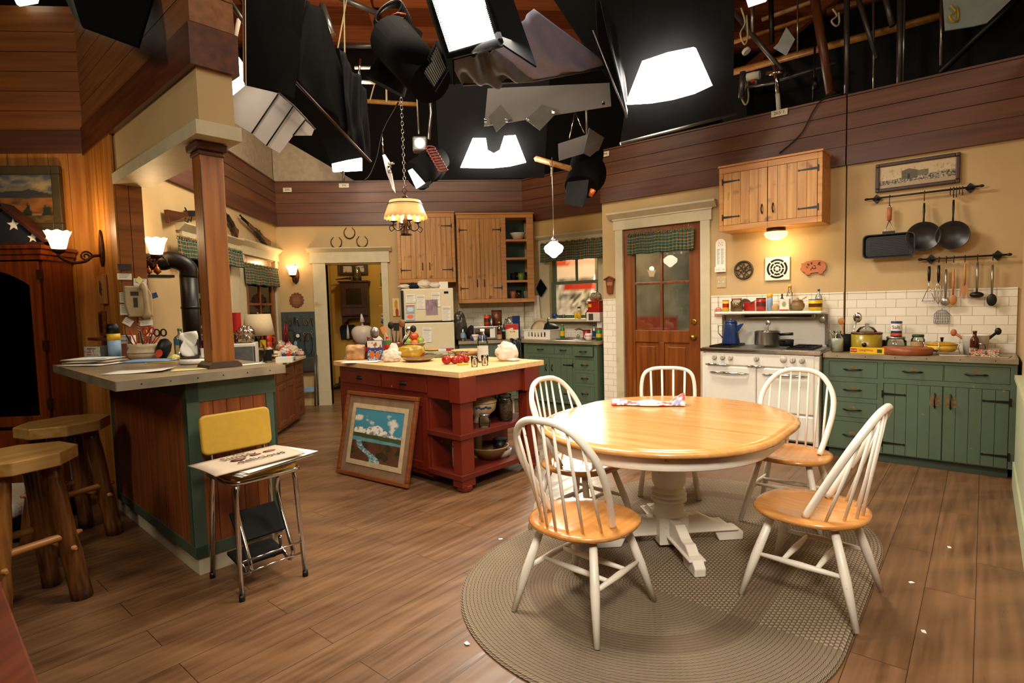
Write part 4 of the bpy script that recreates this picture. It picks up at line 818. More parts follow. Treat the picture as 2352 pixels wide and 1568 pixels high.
# chandelier on its chain
cp = dp(931, 480, 5.0); t = thing('chandelier', 'lit tole chandelier with a scalloped shade hanging over the island', 'chandelier', cp, 0)
b = MB(); n = 60
b.sheet(lambda u, v: ((.135+.055*(1-v))*cos(u*2*PI), (.135+.055*(1-v))*sin(u*2*PI), -.075+.145*v-(.014*abs(sin(u*36*PI/1.5)) if v == 0 else 0)), 72, 4); obj('shade', b, 'lamp_on', t, solid=.003)
b = MB(); b.tube([(.155*cos(a), .155*sin(a), .04) for a in [i*PI/20 for i in range(40)]], .004, 6, True); obj('shade_band', b, 'bronze', t)
b = MB(); b.lathe([(0, -.235), (.055, -.23), (.03, -.21), (.022, -.15), (.03, -.1), (.012, -.08), (.012, .08), (.03, .1), (0, .13)], 16); b.tube([(0, .0, .13), (.02, 0, .16), (0, 0, .19), (-.02, 0, .16), (0, 0, .13)], .005, 6); obj('stem', b, 'bronze', t)
for i in range(4):
    a = i*PI/2+.4; c, s = cos(a), sin(a); w = lambda r, z: (r*c, r*s, z)
    b = MB(); b.tube(cat([w(.02, -.15), w(.07, -.19), w(.115, -.16), w(.11, -.12)], 5), .006, 6); b.tube(cat([w(.1, -.17), w(.135, -.2), w(.15, -.165), w(.125, -.15)], 4), .004, 6); b.lathe([(.004, 0), (.034, .012), (.03, .014), (.008, .008)], 12, w(.11, -.125)); obj('arm', b, 'black', t)
    b = MB(); b.lathe([(.013, 0), (.013, .075), (.007, .085), (.01, .1), (0, .13)], 10, w(.11, -.115)); obj('candle_bulb', b, 'candle_on', t)
b = MB(); top = 1.35; n = int(top/.034)
for i in range(n):
    q = [(.011*cos(a), 0, .016*sin(a)*1.25) for a in [k*PI/5 for k in range(10)]]; b.at((0, 0, .2+i*.034), rz=(i % 2)*PI/2); b.tube(q, .0028, 5, True)
obj('chain', b, 'steel', t)
bulb('chandelier_bulb', cp+Vector((0, 0, -.02)), 16, (1, .75, .42), .02)
# schoolhouse pendant over the sink
cp = dp(1272, 572, 5.75); t = thing('pendant_lamp', 'lit milk-glass schoolhouse pendant hanging in front of the sink window', 'pendant lamp', cp, 0)
b = MB(); b.lathe([(0, -.09), (.02, -.085), (.045, -.06), (.085, -.03), (.1, .01), (.092, .03), (.05, .06), (.034, .075)], 24); obj('globe', b, 'globe_on', t)
b = MB(); b.lathe([(.036, .07), (.036, .095), (.02, .11), (.006, .13)], 16); b.ball((.04, 0, .085), .005); obj('fitter', b, 'steel', t)
b = MB(); b.tube([(0, 0, .12), (0, 0, .92)], .005, 6); obj('rod', b, 'steel', t)
# hood lamp
hp_ = FS.p(-1.57, -.2, 2.088); t = thing('ceiling_light', 'lit drum light under the knotty pine cabinet above the stove', 'light', hp_, FS.rz)
b = MB(); b.lathe([(.085, 0), (.085, -.03), (.08, -.035)], 24); obj('collar', b, 'bronze', t)
b = MB(); b.lathe([(.1, -.035), (.106, -.05), (.09, -.085), (.05, -.105), (0, -.112)], 24, cap=True); obj('glass_bowl', b, 'hood_on', t)
bulb('hood_bulb', hp_+Vector((0, 0, -.17)), 6.5, (1, .74, .36), .06)
# table lamp on the brown cabinet
lp = dp(593, 745, 6.25); t = thing('table_lamp', 'unlit table lamp with a linen drum shade on the brown cabinet', 'table lamp', (lp.x, lp.y, .822), 0)
hz = lp.z-.822
b = MB(); b.lathe([(.07, 0), (.07, .02), (.03, .04), (.06, .12), (.05, .2), (.015, .26), (.012, hz)], 20); obj('base', b, 'jar', t)
b = MB(); b.lathe([(.165, -.12+hz), (.13, .115+hz)], 36, cap=False); obj('lamp_shade', b, 'shade', t, solid=.004)
b = MB(); b.ball((0, 0, hz+.125), .01); b.tube([(-.13, 0, .1+hz), (0, 0, .115+hz), (.13, 0, .1+hz)], .003, 6); obj('finial', b, 'steel', t)
# ---------------------------------------------------------------- valances
def valance(label, fr, pa, pb, zt, zb, off, n=15, amp=.014, flare=0.):
    u0, _ = fr.uz(*pa, off); u1, _ = fr.uz(*pb, off); w = u1-u0; h = zt-zb; r = random.Random(n); ph = [r.uniform(-.6, .6) for _ in range(n+2)]
    t = thing('valance', label, 'curtain', fr.p(u0, -off, zb), fr.rz)
    def f(u, v):
        q = u*n; k = int(min(q, n-1)); a = amp*(1.25-.75*v)*sin(q*2*PI+ph[k]*sin(PI*(q-k)))
        return (u*w+(v-1)*0+flare*(1-v)*(u-.5), a-.012*(1-v), v*h-.004*sin(u*23))
    b = MB(); b.sheet(f, n*8, 8, True, uv=lambda u, v: (u*w*1.6, v*h)); obj('panel', b, 'plaid', t, solid=.003)
    b = MB(); b.sheet(lambda u, v: (u*w, .012*sin(u*n*2*PI*1.5+v)*(v+.4), h-.012+v*(.03+.006*sin(u*61))), n*8, 3, True, uv=lambda u, v: (u*w*1.6, v*.04+.3)); obj('heading', b, 'plaid', t, solid=.003)
    b = MB(); b.tube([(-.01, .004, h-.008), (w+.01, .004, h-.008)], .006, 6); obj('rod', b, 'brass', t); return t
zt = FL.uz(410, 545, .1)[1]; zb = FL.uz(416, 592, .1)[1]
valance('green plaid valance over the left window, partly behind the wooden post', FL, (408, 545), (556, 590), zt, zb, .1, 22, .012)
zt = FL.uz(562, 605, .06)[1]; zb = FL.uz(566, 652, .06)[1]
valance('green plaid valance on the half-glazed door near the room corner', FL, (561, 605), (638, 615), zt, zb, .045, 16, .01)
valance('green plaid valance over the sink window', FK, (1241, 565), (1386, 550), FK.uz(1300, 556, .12)[1], FK.uz(1300, 598, .12)[1], .12, 15)
valance('green plaid valance hung on the brown door beside the stove', FS, (1441, 540), (1594, 522), FS.uz(1520, 532, .05)[1], FS.uz(1520, 579, .05)[1], .045, 18, .012)
# ---------------------------------------------------------------- rifles and horseshoes
def rifle(label, pb, pm, bh=.13, short=False):
    B = Vector(FL.uz(*pb, .05)); Mz = Vector(FL.uz(*pm, .05)); d = Mz-B; L = d.length; ang = math.atan2(d.y, d.x); fl = -1 if abs(ang) > PI/2 else 1
    t = thing('rifle', label, 'rifle', FL.p(B.x, -.05, B.y), FL.rz); R = Matrix.Rotation(-ang, 4, 'Y')
    def P(q): return [(x, z*fl) for x, z in q]
    s = min(.40*L, .36) if not short else .3*L
    b = MB(); b.M = R; b.prism(P([(0, -.09), (0, .03), (s*.7, .01), (s, .02), (s+.02, -.03), (s*.75, -.045)]), -.02, .02, 1); obj('stock', b, wood('gun_stock', '3c1c0e', '5e3018', 0, 6., .3) if 'gun_stock' not in bpy.data.materials else bpy.data.materials['gun_stock'], t, bev=.006)
    b = MB(); b.M = R; b.prism(P([(s, -.03), (s, .028), (s+.18, .03), (s+.18, -.025)]), -.016, .016, 1); b.prism(P([(s+.015, .028), (s+.0, .06), (s+.03, .03)]), -.006, .006, 1); b.tube([(x, 0, z*fl) for x, z in [(s+.0, -.03), (s-.03, -.07), (s+.02, -.085), (s+.05, -.05), (s+.09, -.075), (s+.12, -.03)]], .006, 6); obj('receiver', b, 'black', t, bev=.003)
    b = MB(); b.M = R; b.prism(P([(s+.18, -.022), (s+.18, .012), (s+(L-s)*.6, .008), (s+(L-s)*.6, -.02)]), -.015, .015, 1); obj('fore_end', b, bpy.data.materials['gun_stock'], t, bev=.005)
    b = MB(); b.M = R; b.cyl((s+.17, 0, .014*fl), (L, 0, .014*fl), .012, .010, 10); b.cyl((s+.17, 0, -.008*fl), (L*.96, 0, -.008*fl), .008, .008, 8); b.box(L-.03, L-.02, -.002, .002, *sorted((.02*fl, .038*fl))); obj('barrel', b, 'black', t); return t
rifle('lever-action rifle mounted level above the left window, butt to the left', (382, 489), (498, 492))
rifle('short antique gun hung muzzle up just right of the wooden post', (545, 533), (513, 484), short=True)
rifle('lever-action rifle sloping down toward the room corner, butt at lower right', (619, 558), (551, 497))
def horseshoe(label, px, py):
    u, z = FB.uz(px, py); b = MB(); r = .077
    b.tube([(r*sin(rad(a))*(1-.12*(abs(a) > 120)), 0, -r*1.12*cos(rad(a))) for a in range(-145, 146, 10)], [.011+.004*cos(rad(a)) for a in range(-145, 146, 10)], 8, flat=.6)
    single('horseshoe', b, 'bronze', label, 'horseshoe', FB.p(u, -.012, z), 0, 'horseshoes over the pantry doorway')
horseshoe('left of the three dark horseshoes over the pantry doorway', 773, 556); horseshoe('middle and highest of the three dark horseshoes over the pantry doorway', 803, 534); horseshoe('right of the three dark horseshoes over the pantry doorway', 832, 554)
# ---------------------------------------------------------------- back wall left of the doorway
u, z = FB.uz(682, 689); b = MB(); n = 72
b.prism([((.098+.008*cos(i*2*PI/n*14))*cos(i*2*PI/n), (.105+.008*cos(i*2*PI/n*14))*sin(i*2*PI/n)) for i in range(n)], -.018, 0, 1); b.m = 1; b.text('Remember', .028, Matrix.Translation((0, -.0185, .062)))
for i in range(8): b.box(-.055+.01*(i % 3 == 2), .055-.012*(i % 2), -.0187, -.018, .035-i*.013, .039-i*.013)
b.box(-.004, .004, -.0187, -.018, -.085, -.07)
single('wall_plaque', b, [wood('plaque_wood', '6a3418', '84462a', 0, 5., .5), M('plaque_gold', 'a88858', .5)], 'round scalloped brown plaque with gold lettering under the corner sconce', 'plaque', FB.p(u, -.002, z), 0)
u0, z0 = FB.uz(645, 717, .03); u1, z1 = FB.uz(727, 717, .03); zb = FB.uz(690, 840, .03)[1]
t = thing('key_board', 'dark green board of hooks crowded with keys, left of the pantry doorway', 'key rack', FB.p(u0, -.004, zb), 0); w = u1-u0-.01; h = z0-zb
b = MB(); boards(b, 0, w, 0, 0, h, .1, .02, .002); obj('board', b, M('slate_green_board', '38484a', .6), t)
b = MB(); r = random.Random(5); hk = []
for j in range(2):
    for i in range(7):
        x = .07+i*(w-.13)/6+r.uniform(-.012, .012); zz = h-.08-j*.21+r.uniform(-.015, .015); hk.append((x, zz)); b.tube([(x, -.02, zz+.02), (x, -.035, zz), (x, -.045, zz-.008), (x, -.05, zz+.008)], .003, 5)
obj('hook', b, 'brass', t)
km = ['brass', 'steel', 'bronze', 'chrome', 'rd', 'matt']
KL = [('bunch of brass keys on the top row of the green key board', 0), ('bunch of steel keys on the top row of the green key board', 1)]
for i, (x, zz) in enumerate(hk):
    row = 'top' if i < 7 else 'lower'; kk = i % 7; P = FB.p(u0+x, -.052, zb+zz)
    b = MB(); b.tube([(.014*cos(a), 0, -.014+.014*sin(a)) for a in [q*PI/5 for q in range(10)]], .0022, 5, True)
    for q in range(3):
        b.m = q % 2; a = r.uniform(-.3, .3); b.at((0, -.004*q, -.026), ry=a); b.lathe([(.012, -.003), (.012, .003)], 10) if 0 else b.prism([(.012*cos(c*PI/4), -.012+.012*sin(c*PI/4)) for c in range(8)], -.002, .002, 1); b.box(-.004, .004, -.0015, .0015, -.075-.02*r.random(), -.022); b.M = None
    nth = ['first', 'second', 'third', 'fourth', 'fifth', 'sixth', 'seventh'][kk]
    single('key_bunch', b, [km[i % 4], km[(i+1) % 4]], f'{nth} key bunch from the left on the {row} row of the green key board', 'keys', P, 0, 'key bunches on the green board')
for px, py, L, m_, nm, lab in ((657, 760, .17, 'rd', 'secateurs', 'red-handled secateurs hung at the left of the green key board'), (668, 770, .16, 'bronze', 'strap', 'brown leather strap hung beside the red secateurs'), (709, 790, .2, 'black', 'strap', 'black looped strap at the right of the green key board')):
    u, z = FB.uz(px, py, .08); b = MB()
    if nm == 'strap': b.tube(cat([(.0, 0, L*.8), (-.045, 0, L*.5), (-.05, 0, -L*.3), (0, -.01, -L*.8), (.05, 0, -L*.3), (.045, 0, L*.5), (.0, 0, L*.8)], 4), .009, 6, flat=.5)
    else: b.tube([(-.015, 0, L*.6), (-.02, -.01, .1*L), (-.035, 0, -L*.9)], [.006, .011, .012], 8); b.tube([(.01, 0, L*.6), (.02, -.01, 0), (.0, 0, -L*.8)], [.006, .011, .012], 8)
    single(nm, b, m_, lab, nm, FB.p(u, -.085, z), 0)
for px, py, m_, lab, sz in ((684, 771, 'paper', 'round white key tag in the middle of the green key board', .026), (679, 788, 'lblu', 'pale blue oval key fob below the round white tag', .022), (690, 806, 'paper', 'white and red rectangular key tag low on the green key board', .03)):
    u, z = FB.uz(px, py, .07); b = MB(); b.prism([(sz*cos(a), sz*sin(a)*(1.5 if 'rect' in lab or 'oval' in lab else 1)) for a in [i*PI/8+PI/4*('rect' in lab) for i in range(0, 16, 4 if 'rect' in lab else 1)]], -.003, 0, 1)
    if 'rect' in lab: b.m = 1; b.box(-.012, .012, -.0035, -.003, -.012, .02)
    single('key_tag', b, [m_, 'orr'], lab, 'key tag', FB.p(u, -.07, z), 0)
# folded step stool leaning under the board
u, z = FB.uz(716, 850, .1); t = thing('folding_step_stool', 'folded chrome and grey step stool leaning on the wall under the key board', 'step stool', FB.p(u-.26, -.16, 0), 0)
b = MB()
for x in (0, .3): b.tube([(x, 0, .02), (x+.01, .1, .8)], .013, 8); b.tube([(x+.03, .06, .02), (x+.03, .1, .75)], .012, 8)
obj('frame', b, 'tin', t)
for z0, m_ in ((.52, 'tin'), (.22, 'lblu')): b = MB(); b.box(.0, .3, .02+.08*z0, .05+.08*z0, z0, z0+(.2 if z0 > .4 else .07)); obj('step', b, m_, t, bev=.005)
# ---------------------------------------------------------------- pantry
pw = Fr((0, 10.455, 0), 0)
def onp(px, py, off=0): u, z = pw.uz(px, py, off); return pw.p(u, -off, z)
a = onp(780, 645, .25); c = onp(846, 742, .25)
t = thing('wall_cabinet', 'dark antique glass-fronted cupboard hung on the pantry wall', 'cabinet', (a.x, 10.2, c.z), 0); w, h = c.x-a.x, a.z-c.z
b = MB(); b.box(0, w, 0, .25, h*.18, h-.03); b.box(-.03, w+.03, -.03, .25, h-.03, h); b.prism([(0, h*.18), (0, 0), (.04, .0), (.1, h*.1), (w/2, h*.13), (w-.1, h*.1), (w-.04, 0), (w, 0), (w, h*.18)], .05, .25, 1); obj('body', b, 'darkw', t, bev=.005)
b = MB(); cells(b, .04, w-.04, h*.38, h-.06, -.015, 0, [(.1, w-.1, h*.44, h-.14)]); d = obj('door', b, 'darkw', t); b = MB(); b.box(.09, w-.09, -.008, -.004, h*.43, h-.13); obj('pane', b, 'dkglass', d)
b = MB(); b.box(.05, w-.05, -.012, 0, h*.21, h*.35); obj('drawer', b, 'darkw', t)
def twin(u, v): return 'b8a888' if (.12 < u < .44 or .58 < u < .9) and .15 < v < .85 and fbm(u*9, v*9) < .62 else ('6a5c48' if (.12 < u < .44 or .58 < u < .9) and .15 < v < .85 else '241a12')
p = onp(812, 618, .03); framed('double_photo_frame', 'dark double photo frame high on the pantry wall', 'picture frame', 0, p, .52, .2, twin, .02, 'darkw')
p = onp(815, 640, .12)
b = MB(); b.lathe([(.0, 0), (.07, 0), (.075, .1), (.05, .2), (.045, .24)], 18, cap=False); single('glass_jug', b, 'jar', 'clear glass jug on the dark pantry cupboard', 'jug', (p.x+.05, 10.3, a.z+.002), 0, solid=.004)
b = MB(); b.tube([(-.16, 0, .02), (.02, 0, .035), (.1, 0, .04)], [.008, .016, .03], 8); single('flashlight', b, 'black', 'black flashlight lying on the dark pantry cupboard', 'flashlight', (p.x-.16, 10.28, a.z+.01), 0)
p = onp(800, 762, .03); t = thing('dustpan', 'dark blue dustpan hung under the pantry cupboard', 'dustpan', p, 0); b = MB(); b.prism([(-.13, -.13), (.13, -.13), (.15, .08), (.11, .13), (-.11, .13), (-.15, .08)], -.02, 0, 1); obj('pan', b, 'navy', t, bev=.01)
b = MB(); b.box(-.015, .015, -.02, 0, .13, .24); obj('handle', b, 'navy', t)
b = MB(); b.tube([(0, 0, .13), (0, 0, 0), (0, 0, -.12)], [.008, .02, .03], 8); single('brush', b, 'paper', 'white-handled brush hung in front of the blue dustpan', 'brush', p+Vector((0, -.04, 0)), 0)
p = onp(833, 762, .32); b = MB(); b.ball((0, 0, 0), .19, .13, .22, 18, 12, lambda q: (1+.10*fbm(q.x*4+9, q.z*4+q.y*3, 2))*(1-.55*max(0, q.z)**1.5)); b.tube([(0, 0, .17), (-.01, 0, .32)], [.05, .01], 8)
single('plastic_bag', b, M('white_plastic_bag', 'e6dfdb', .4, var=.05), 'white plastic grocery bag hanging in the pantry', 'bag', p, 0)
for z, L in ((FB.uz(865, 660, -1.3)[1], 1), (FB.uz(865, 702, -1.3)[1], 2), (FB.uz(865, 745, -1.3)[1], 3)):
    b = MB(); b.box(-1.42, -.62, 0, .3, z-.012, z+.012); single('shelf', b, 'pineh', ['top', 'middle', 'bottom'][L-1]+' board of the pantry shelves at the right of the doorway', 'shelf', FB.p(0, 1.3, 0), 0, 'pantry shelves')
def can_on(name, lab, cat_, px, py, k, r, h, mt, lid=None, g=None):
    p = dp(px, py, k); t = thing(name, lab, cat_, p, 0, g); b = MB(); b.lathe([(r, 0), (r, h)], 18); obj('body', b, mt, t); b = MB(); b.lathe([(r*1.03, h), (r*1.03, h+.012)], 18); obj('lid', b, lid or 'steel', t); return t
zz = FB.uz(865, 660, -1.3)[1]+.013
for x, m_, lab, r, h in ((-1.34, 'grn', 'green canister on the top pantry shelf', .055, .22), (-1.2, 'paper', 'white can beside the green canister on the pantry shelf', .04, .16)):
    t = thing('canister', lab, 'canister', FB.p(x, 1.45, zz), 0); b = MB(); b.lathe([(r, 0), (r, h)], 16); obj('body', b, m_, t); b = MB(); b.lathe([(r+.003, h), (r+.003, h+.015)], 16); obj('lid', b, 'steel', t)
zz = FB.uz(865, 745, -1.3)[1]+.013
for x, dz, m_, lab in ((-1.3, 0, 'blu', 'blue folded cloth at the bottom of the stack on the pantry shelf'), (-1.3, .06, 'lblu', 'pale folded cloth in the middle of the stack on the pantry shelf'), (-1.3, .12, 'tan', 'tan folded cloth topping the stack on the pantry shelf')):
    b = MB(); b.box(-.12, .12, -.1, .1, 0, .055); single('folded_cloth', b, m_, lab, 'cloth', FB.p(x+.02, 1.42, zz+dz), .05, bev=.02)
zz = FB.uz(865, 702, -1.3)[1]+.013; b = MB(); b.box(-.1, .1, -.05, .05, 0, .16); single('carton', b, 'paper', 'white carton on the middle pantry shelf', 'box', FB.p(-1.24, 1.45, zz), 0)
p = at(777, 892, 0); 
for i, (q, lab) in enumerate(((0, 'dark boot nearest the pantry door frame'), (.27, 'dark boot behind, beside the paper sack'))):
    b = MB(); b.ball((0, -.05, .045), .05, .14, .055, 14, 8, lambda v: 1); b.tube([(0, .05, .04), (0, .06, .12), (0, .06, .2)], [.05, .048, .045], 12); b.box(-.045, .045, -.17, .1, 0, .02); single('boot', b, M('dark_boot', '1e1612', .6) if i == 0 else bpy.data.materials['dark_boot'], lab, 'boot', (p.x+.02+q, p.y+.05+q*.6, 0), rad(-20-60*i), 'boots on the pantry floor')
p = at(776, 880, 0); b = MB(); b.sheet(lambda u, v: (.14*(1-.1*v)*math.copysign(min(1, abs(cos(u*2*PI))*1.4), cos(u*2*PI)), .09*math.copysign(min(1, abs(sin(u*2*PI))*1.4), sin(u*2*PI))+.01*sin(u*17+v*5), v*.48+.015*sin(u*25)*(v > .9)), 40, 8); single('paper_sack', b, 'tan', 'brown paper sack standing on the pantry floor', 'sack', (p.x+.1, p.y+.45, 0), 0, solid=.003)
# ---------------------------------------------------------------- stove wall ornaments
def onS(px, py, off=.0): u, z = FS.uz(px, py, off); return FS.p(u, -off, z), u, z
p, _, _ = onS(1402, 655, .01); t = thing('birdhouse_plaque', 'small red-brown birdhouse-shaped plaque left of the brown door', 'plaque', p, FS.rz)
b = MB(); b.prism([(-.055, .07), (.055, .07), (.035, -.1), (-.035, -.1)], -.02, 0, 1); b.m = 1; b.box(-.035, .035, -.0205, -.02, 0, .04); obj('body', b, [wood('redwood', '6a2a14', '8a3e1e', 2, 5., .4), M('tan_label', 'a87848', .6)], t)
b = MB(); b.prism([(-.075, .065), (0, .1), (.075, .065), (.075, .075), (0, .112), (-.075, .075)], -.04, 0, 1); obj('roof', b, bpy.data.materials['redwood'], t)
p, _, _ = onS(1656, 588, .01); t = thing('wall_calendar_holder', 'narrow white plaque printed with columns of words, beside the door frame', 'plaque', p, FS.rz)
b = MB(); b.prism([(-.052, -.13), (.052, -.13), (.052, .13)]+arc(0, .13, .052, 0, 180, 10)[1:-1]+[(-.052, .13)], -.014, 0, 1); b.m = 1
for i in range(12):
    for s in (-1, 1): b.box(s*.022-.017, s*.022+.014-.004*(i % 3), -.0145, -.014, .07-i*.014, .074-i*.014)
b.m = 2
for x, z in ((-.015, .14), (.0, .125), (.018, .14), (-.02, .115), (.02, .115)): b.lathe([(.007, 0), (0, .001)], 8, (0, 0, 0)) if 0 else b.box(x-.006, x+.006, -.0147, -.014, z-.006, z+.006)
b.m = 0; b.box(-.056, .056, -.03, 0, -.17, -.115); b.m = 2
for x in (-.04, -.015, .03): b.box(x, x+.012, -.0306, -.03, -.15, -.14)
obj('board', b, ['paper', 'ink', 'pk'], t)
p, _, _ = onS(1657, 648, .004); t = thing('switch_plate', 'cream double light-switch plate beside the door frame', 'switch', p, FS.rz); b = MB(); b.box(-.05, .05, -.006, 0, -.057, .057); obj('plate', b, 'stone', t, bev=.003)
for x in (-.024, .024): b = MB(); b.box(x-.004, x+.004, -.016, -.006, -.006, .012); obj('toggle', b, 'paper', t)
p, _, _ = onS(1708, 620, .012); b = MB(); b.at(rx=PI/2); b.tube([(.088*cos(i*PI/18), .088*sin(i*PI/18), 0) for i in range(36)], .011, 8, True)
for k in range(4):
    a = k*PI/2; c, s = cos(a), sin(a); b.tube([(c*q-s*w, s*q+c*w, 0) for q, w in ((0, 0), (.03, .02), (.055, 0), (.03, -.02), (0, 0))], .007, 6); b.tube([(c*q-s*w, s*q+c*w, 0) for q, w in ((.03, .03), (.05, .05), (.07, .03), (.055, .018))], .006, 6); b.tube([(c*.05, s*.05, 0), (c*.082, s*.082, 0)], .007, 6)
b.ball((0, 0, 0), .014, .014, .01); single('iron_trivet', b, M('aged_iron', '4a4030', .5, .5), 'round pierced iron trivet hung above the stove, left of the vent', 'trivet', p, FS.rz)
p, u, z = onS(1786, 617, .006); t = thing('wall_vent', 'square white wall vent with a round slotted grille above the stove', 'vent', p, FS.rz); b = MB(); b.box(-.118, .118, -.018, 0, -.118, .118); obj('plate', b, 'white', t, bev=.012, seg=3)
b = MB(); b.at((0, -.018, 0), rx=PI/2)
for r0, r1 in ((.02, .036), (.048, .066), (.078, .098)):
    for k in range(4 if r0 > .07 else 6):
        m_ = 4 if r0 > .07 else 6; a0 = k*2*PI/m_+.06+(.78 if m_ == 4 else 0); a1 = (k+1)*2*PI/m_-.06+(.78 if m_ == 4 else 0); b.prism([(r0*cos(a0+(a1-a0)*i/8), r0*sin(a0+(a1-a0)*i/8)) for i in range(9)]+[(r1*cos(a1-(a1-a0)*i/8), r1*sin(a1-(a1-a0)*i/8)) for i in range(9)], -.001, .0008)
obj('slots', b, 'matt', t); b = MB(); b.ball((0, -.02, 0), .01, .006, .01); obj('cap', b, 'white', t)
p, _, _ = onS(1868, 614, .008); t = thing('pig_plaque', 'terracotta pig-shaped plaque with pierced foliage, right of the vent', 'plaque', p, FS.rz); b = MB()
b.prism([(-.115, -.01), (-.1, .02), (-.105, .05), (-.085, .045), (-.06, .062), (0, .07), (.06, .066), (.1, .045), (.115, .01), (.11, -.03), (.09, -.045), (.085, -.068), (.05, -.066), (.045, -.05), (-.02, -.055), (-.03, -.072), (-.065, -.07), (-.07, -.045), (-.1, -.035)], -.014, 0, 1); obj('body', b, 'terra', t, bev=.003)
b = MB(); r = random.Random(2)
for i in range(16): x, z, a = r.uniform(-.055, .06), r.uniform(-.03, .045), r.uniform(0, 3); b.at((x, -.0145, z), ry=a); b.prism([(-.013, 0), (0, .006), (.013, 0), (0, -.006)], -.0006, .0006, 1)
obj('foliage', b, 'bronze', t)
def crowd(u, v):
    n = fbm(u*60, v*26, 1); hz = .34+.16*u
    if .30 < u < .52 and .3 < v < .78-.9*abs(u-.40)*(v > .6): return lerp('4a4238', '6a6050', fbm(u*30, v*30)) if not (.38 < u < .42 and v < .56) else '2a2420'
    if .5 < u < .66 and .4 < v < .66: return lerp('5a5044', '7a6e5c', n)
    if v < .14+.05*u: return lerp('b09a78', '9a866a', n)
    if v < hz and v > .12: return lerp('2a241e', 'c8b898', (n-.3)*2.1)
    return lerp('c8b28c', 'b8a27c', fbm(u*8, v*5, 3)) if fbm(u*40, v*8, 9) < .6 or v > .85 else 'a8946e'
p, u, z = onS(2108, 398, .0); ul, zl = FS.uz(2012, 410); ur, zr = FS.uz(2206, 385); zt_ = FS.uz(2108, 365)[1]; zb_ = FS.uz(2108, 432)[1]
framed('framed_photograph', 'long framed sepia photograph of a crowd before a wooden house', 'photograph', FS, FS.p((ul+ur)/2, -.004, (zt_+zb_)/2), ur-ul, zt_-zb_, crowd, .03, 'darkw', None, nx=150, ny=50)
# rails, pans and utensils
def rail(label, pa, pb):
    u0, z0 = FS.uz(*pa, .06); u1, z1 = FS.uz(*pb, .06); z = (z0+z1)/2; t = thing('hanging_rail', label, 'rail', FS.p(u0, -.06, z), FS.rz); L = u1-u0
    b = MB(); b.tube([(0, 0, 0), (L, 0, 0)], .008, 8); obj('bar', b, 'black', t)
    for x in (.06, L-.06): b = MB(); b.prism([(x-.035, 0), (x-.012, .03), (x, .042), (x+.012, .03), (x+.035, 0), (x+.012, -.03), (x, -.042), (x-.012, -.03)], .04, .058, 1); b.cyl((x, .0, 0), (x, .05, 0), .01); obj('bracket', b, 'black', t)
    for x, s in ((-.012, -1), (L+.012, 1)): b = MB(); b.ball((x, 0, 0), .018, .012, .012); obj('finial', b, 'black', t)
    return z
def hook(b, z0, z1, y=0): b.tube([(0, y+.012, z0-.004), (0, y+.006, z0+.014), (0, y-.008, z0+.014), (0, y-.012, z0), (0, y-.010, z1+.02), (0, y-.004, z1+.0), (0, y+.01, z1+.012)], .0035, 6)
zr1 = rail('upper black iron rail carrying the pans', (1994, 456), (2250, 429)); zr2 = rail('lower black iron rail carrying the kitchen utensils', (2118, 597), (2314, 583))
def hang(name, lab, cat_, px, py, zr, build, off=.06):
    u, z = FS.uz(px, py, off+.02); t = thing(name, lab, cat_, FS.p(u, -off-.0, zr), FS.rz); build(t, z-zr); return t
def b_hook(t, dz): b = MB(); hook(b, 0, dz); obj('hook', b, 'black', t)
u, ztp = FS.uz(2040, 536, .1); uu, zbp = FS.uz(2040, 592, .1)
def griddle(t, dz):
    b_hook(t, -.09); zt0, zb0 = ztp-zr1, zbp-zr1; w = .195; zm = (zt0+zb0)/2; hh = (zt0-zb0)/2
    def ro(w, h, r): return [(x, zm+y) for x, y in [(w-r+r*cos(rad(a)), h-r+r*sin(rad(a))) for a in (0, 30, 60, 90)]+[(-w+r+r*cos(rad(a)), h-r+r*sin(rad(a))) for a in (90, 120, 150, 180)]+[(-w+r+r*cos(rad(a)), -h+r+r*sin(rad(a))) for a in (180, 210, 240, 270)]+[(w-r+r*cos(rad(a)), -h+r+r*sin(rad(a))) for a in (270, 300, 330, 360)]]
    o, i = ro(w, hh, .04), ro(w-.02, hh-.02, .03); n = len(o); b = MB()
    b.add([(x, -.055, z) for x, z in o]+[(x, -.055, z) for x, z in ro(w-.008, hh-.008, .035)]+[(x, -.01, z) for x, z in i]+[(x, .0, z) for x, z in ro(w-.02, hh-.02, .03)]+[(x, -.045, z) for x, z in o], [(j*n+k, j*n+(k+1) % n, (j+1)*n+(k+1) % n, (j+1)*n+k) for j in (0, 1) for k in range(n)]+[tuple(2*n+k for k in range(n)), tuple(3*n+k for k in range(n))]+[(4*n+k, 4*n+(k+1) % n, (k+1) % n, k) for k in range(n)]+[(3*n+k, 3*n+(k+1) % n, 4*n+(k+1) % n, 4*n+k) for k in range(n)])
    for q in range(12): z = zm-hh*.72+q*hh*1.44/11; b.box(-w+.05, w-.05, -.017, -.01, z-.004, z+.004)
    obj('pan', b, 'pan', t)
    b = MB(); b.tube([(0, 0, zt0+.115), (0, 0, zt0+.23)], [.017, .02], 10); obj('wooden_grip', b, 'terra', t)
    b = MB(); b.tube([(0, 0, zt0+.12), (.03, 0, zt0+.03), (.04, -.01, zt0)], .004, 6); b.tube([(0, 0, zt0+.12), (-.03, 0, zt0+.03), (-.04, -.01, zt0)], .004, 6); b.tube([(0, 0, zt0+.225), (0, 0, zt0+.25)], .009, 6); obj('bail', b, 'steel', t)
    b = MB(); b.box(-.045, .045, -.045, -.0, zt0-.002, zt0+.02); obj('lug', b, 'black', t)
t_ = hang('griddle_pan', 'rectangular ridged black griddle pan with a wooden grip', 'pan', 2041, 560, zr1, griddle)
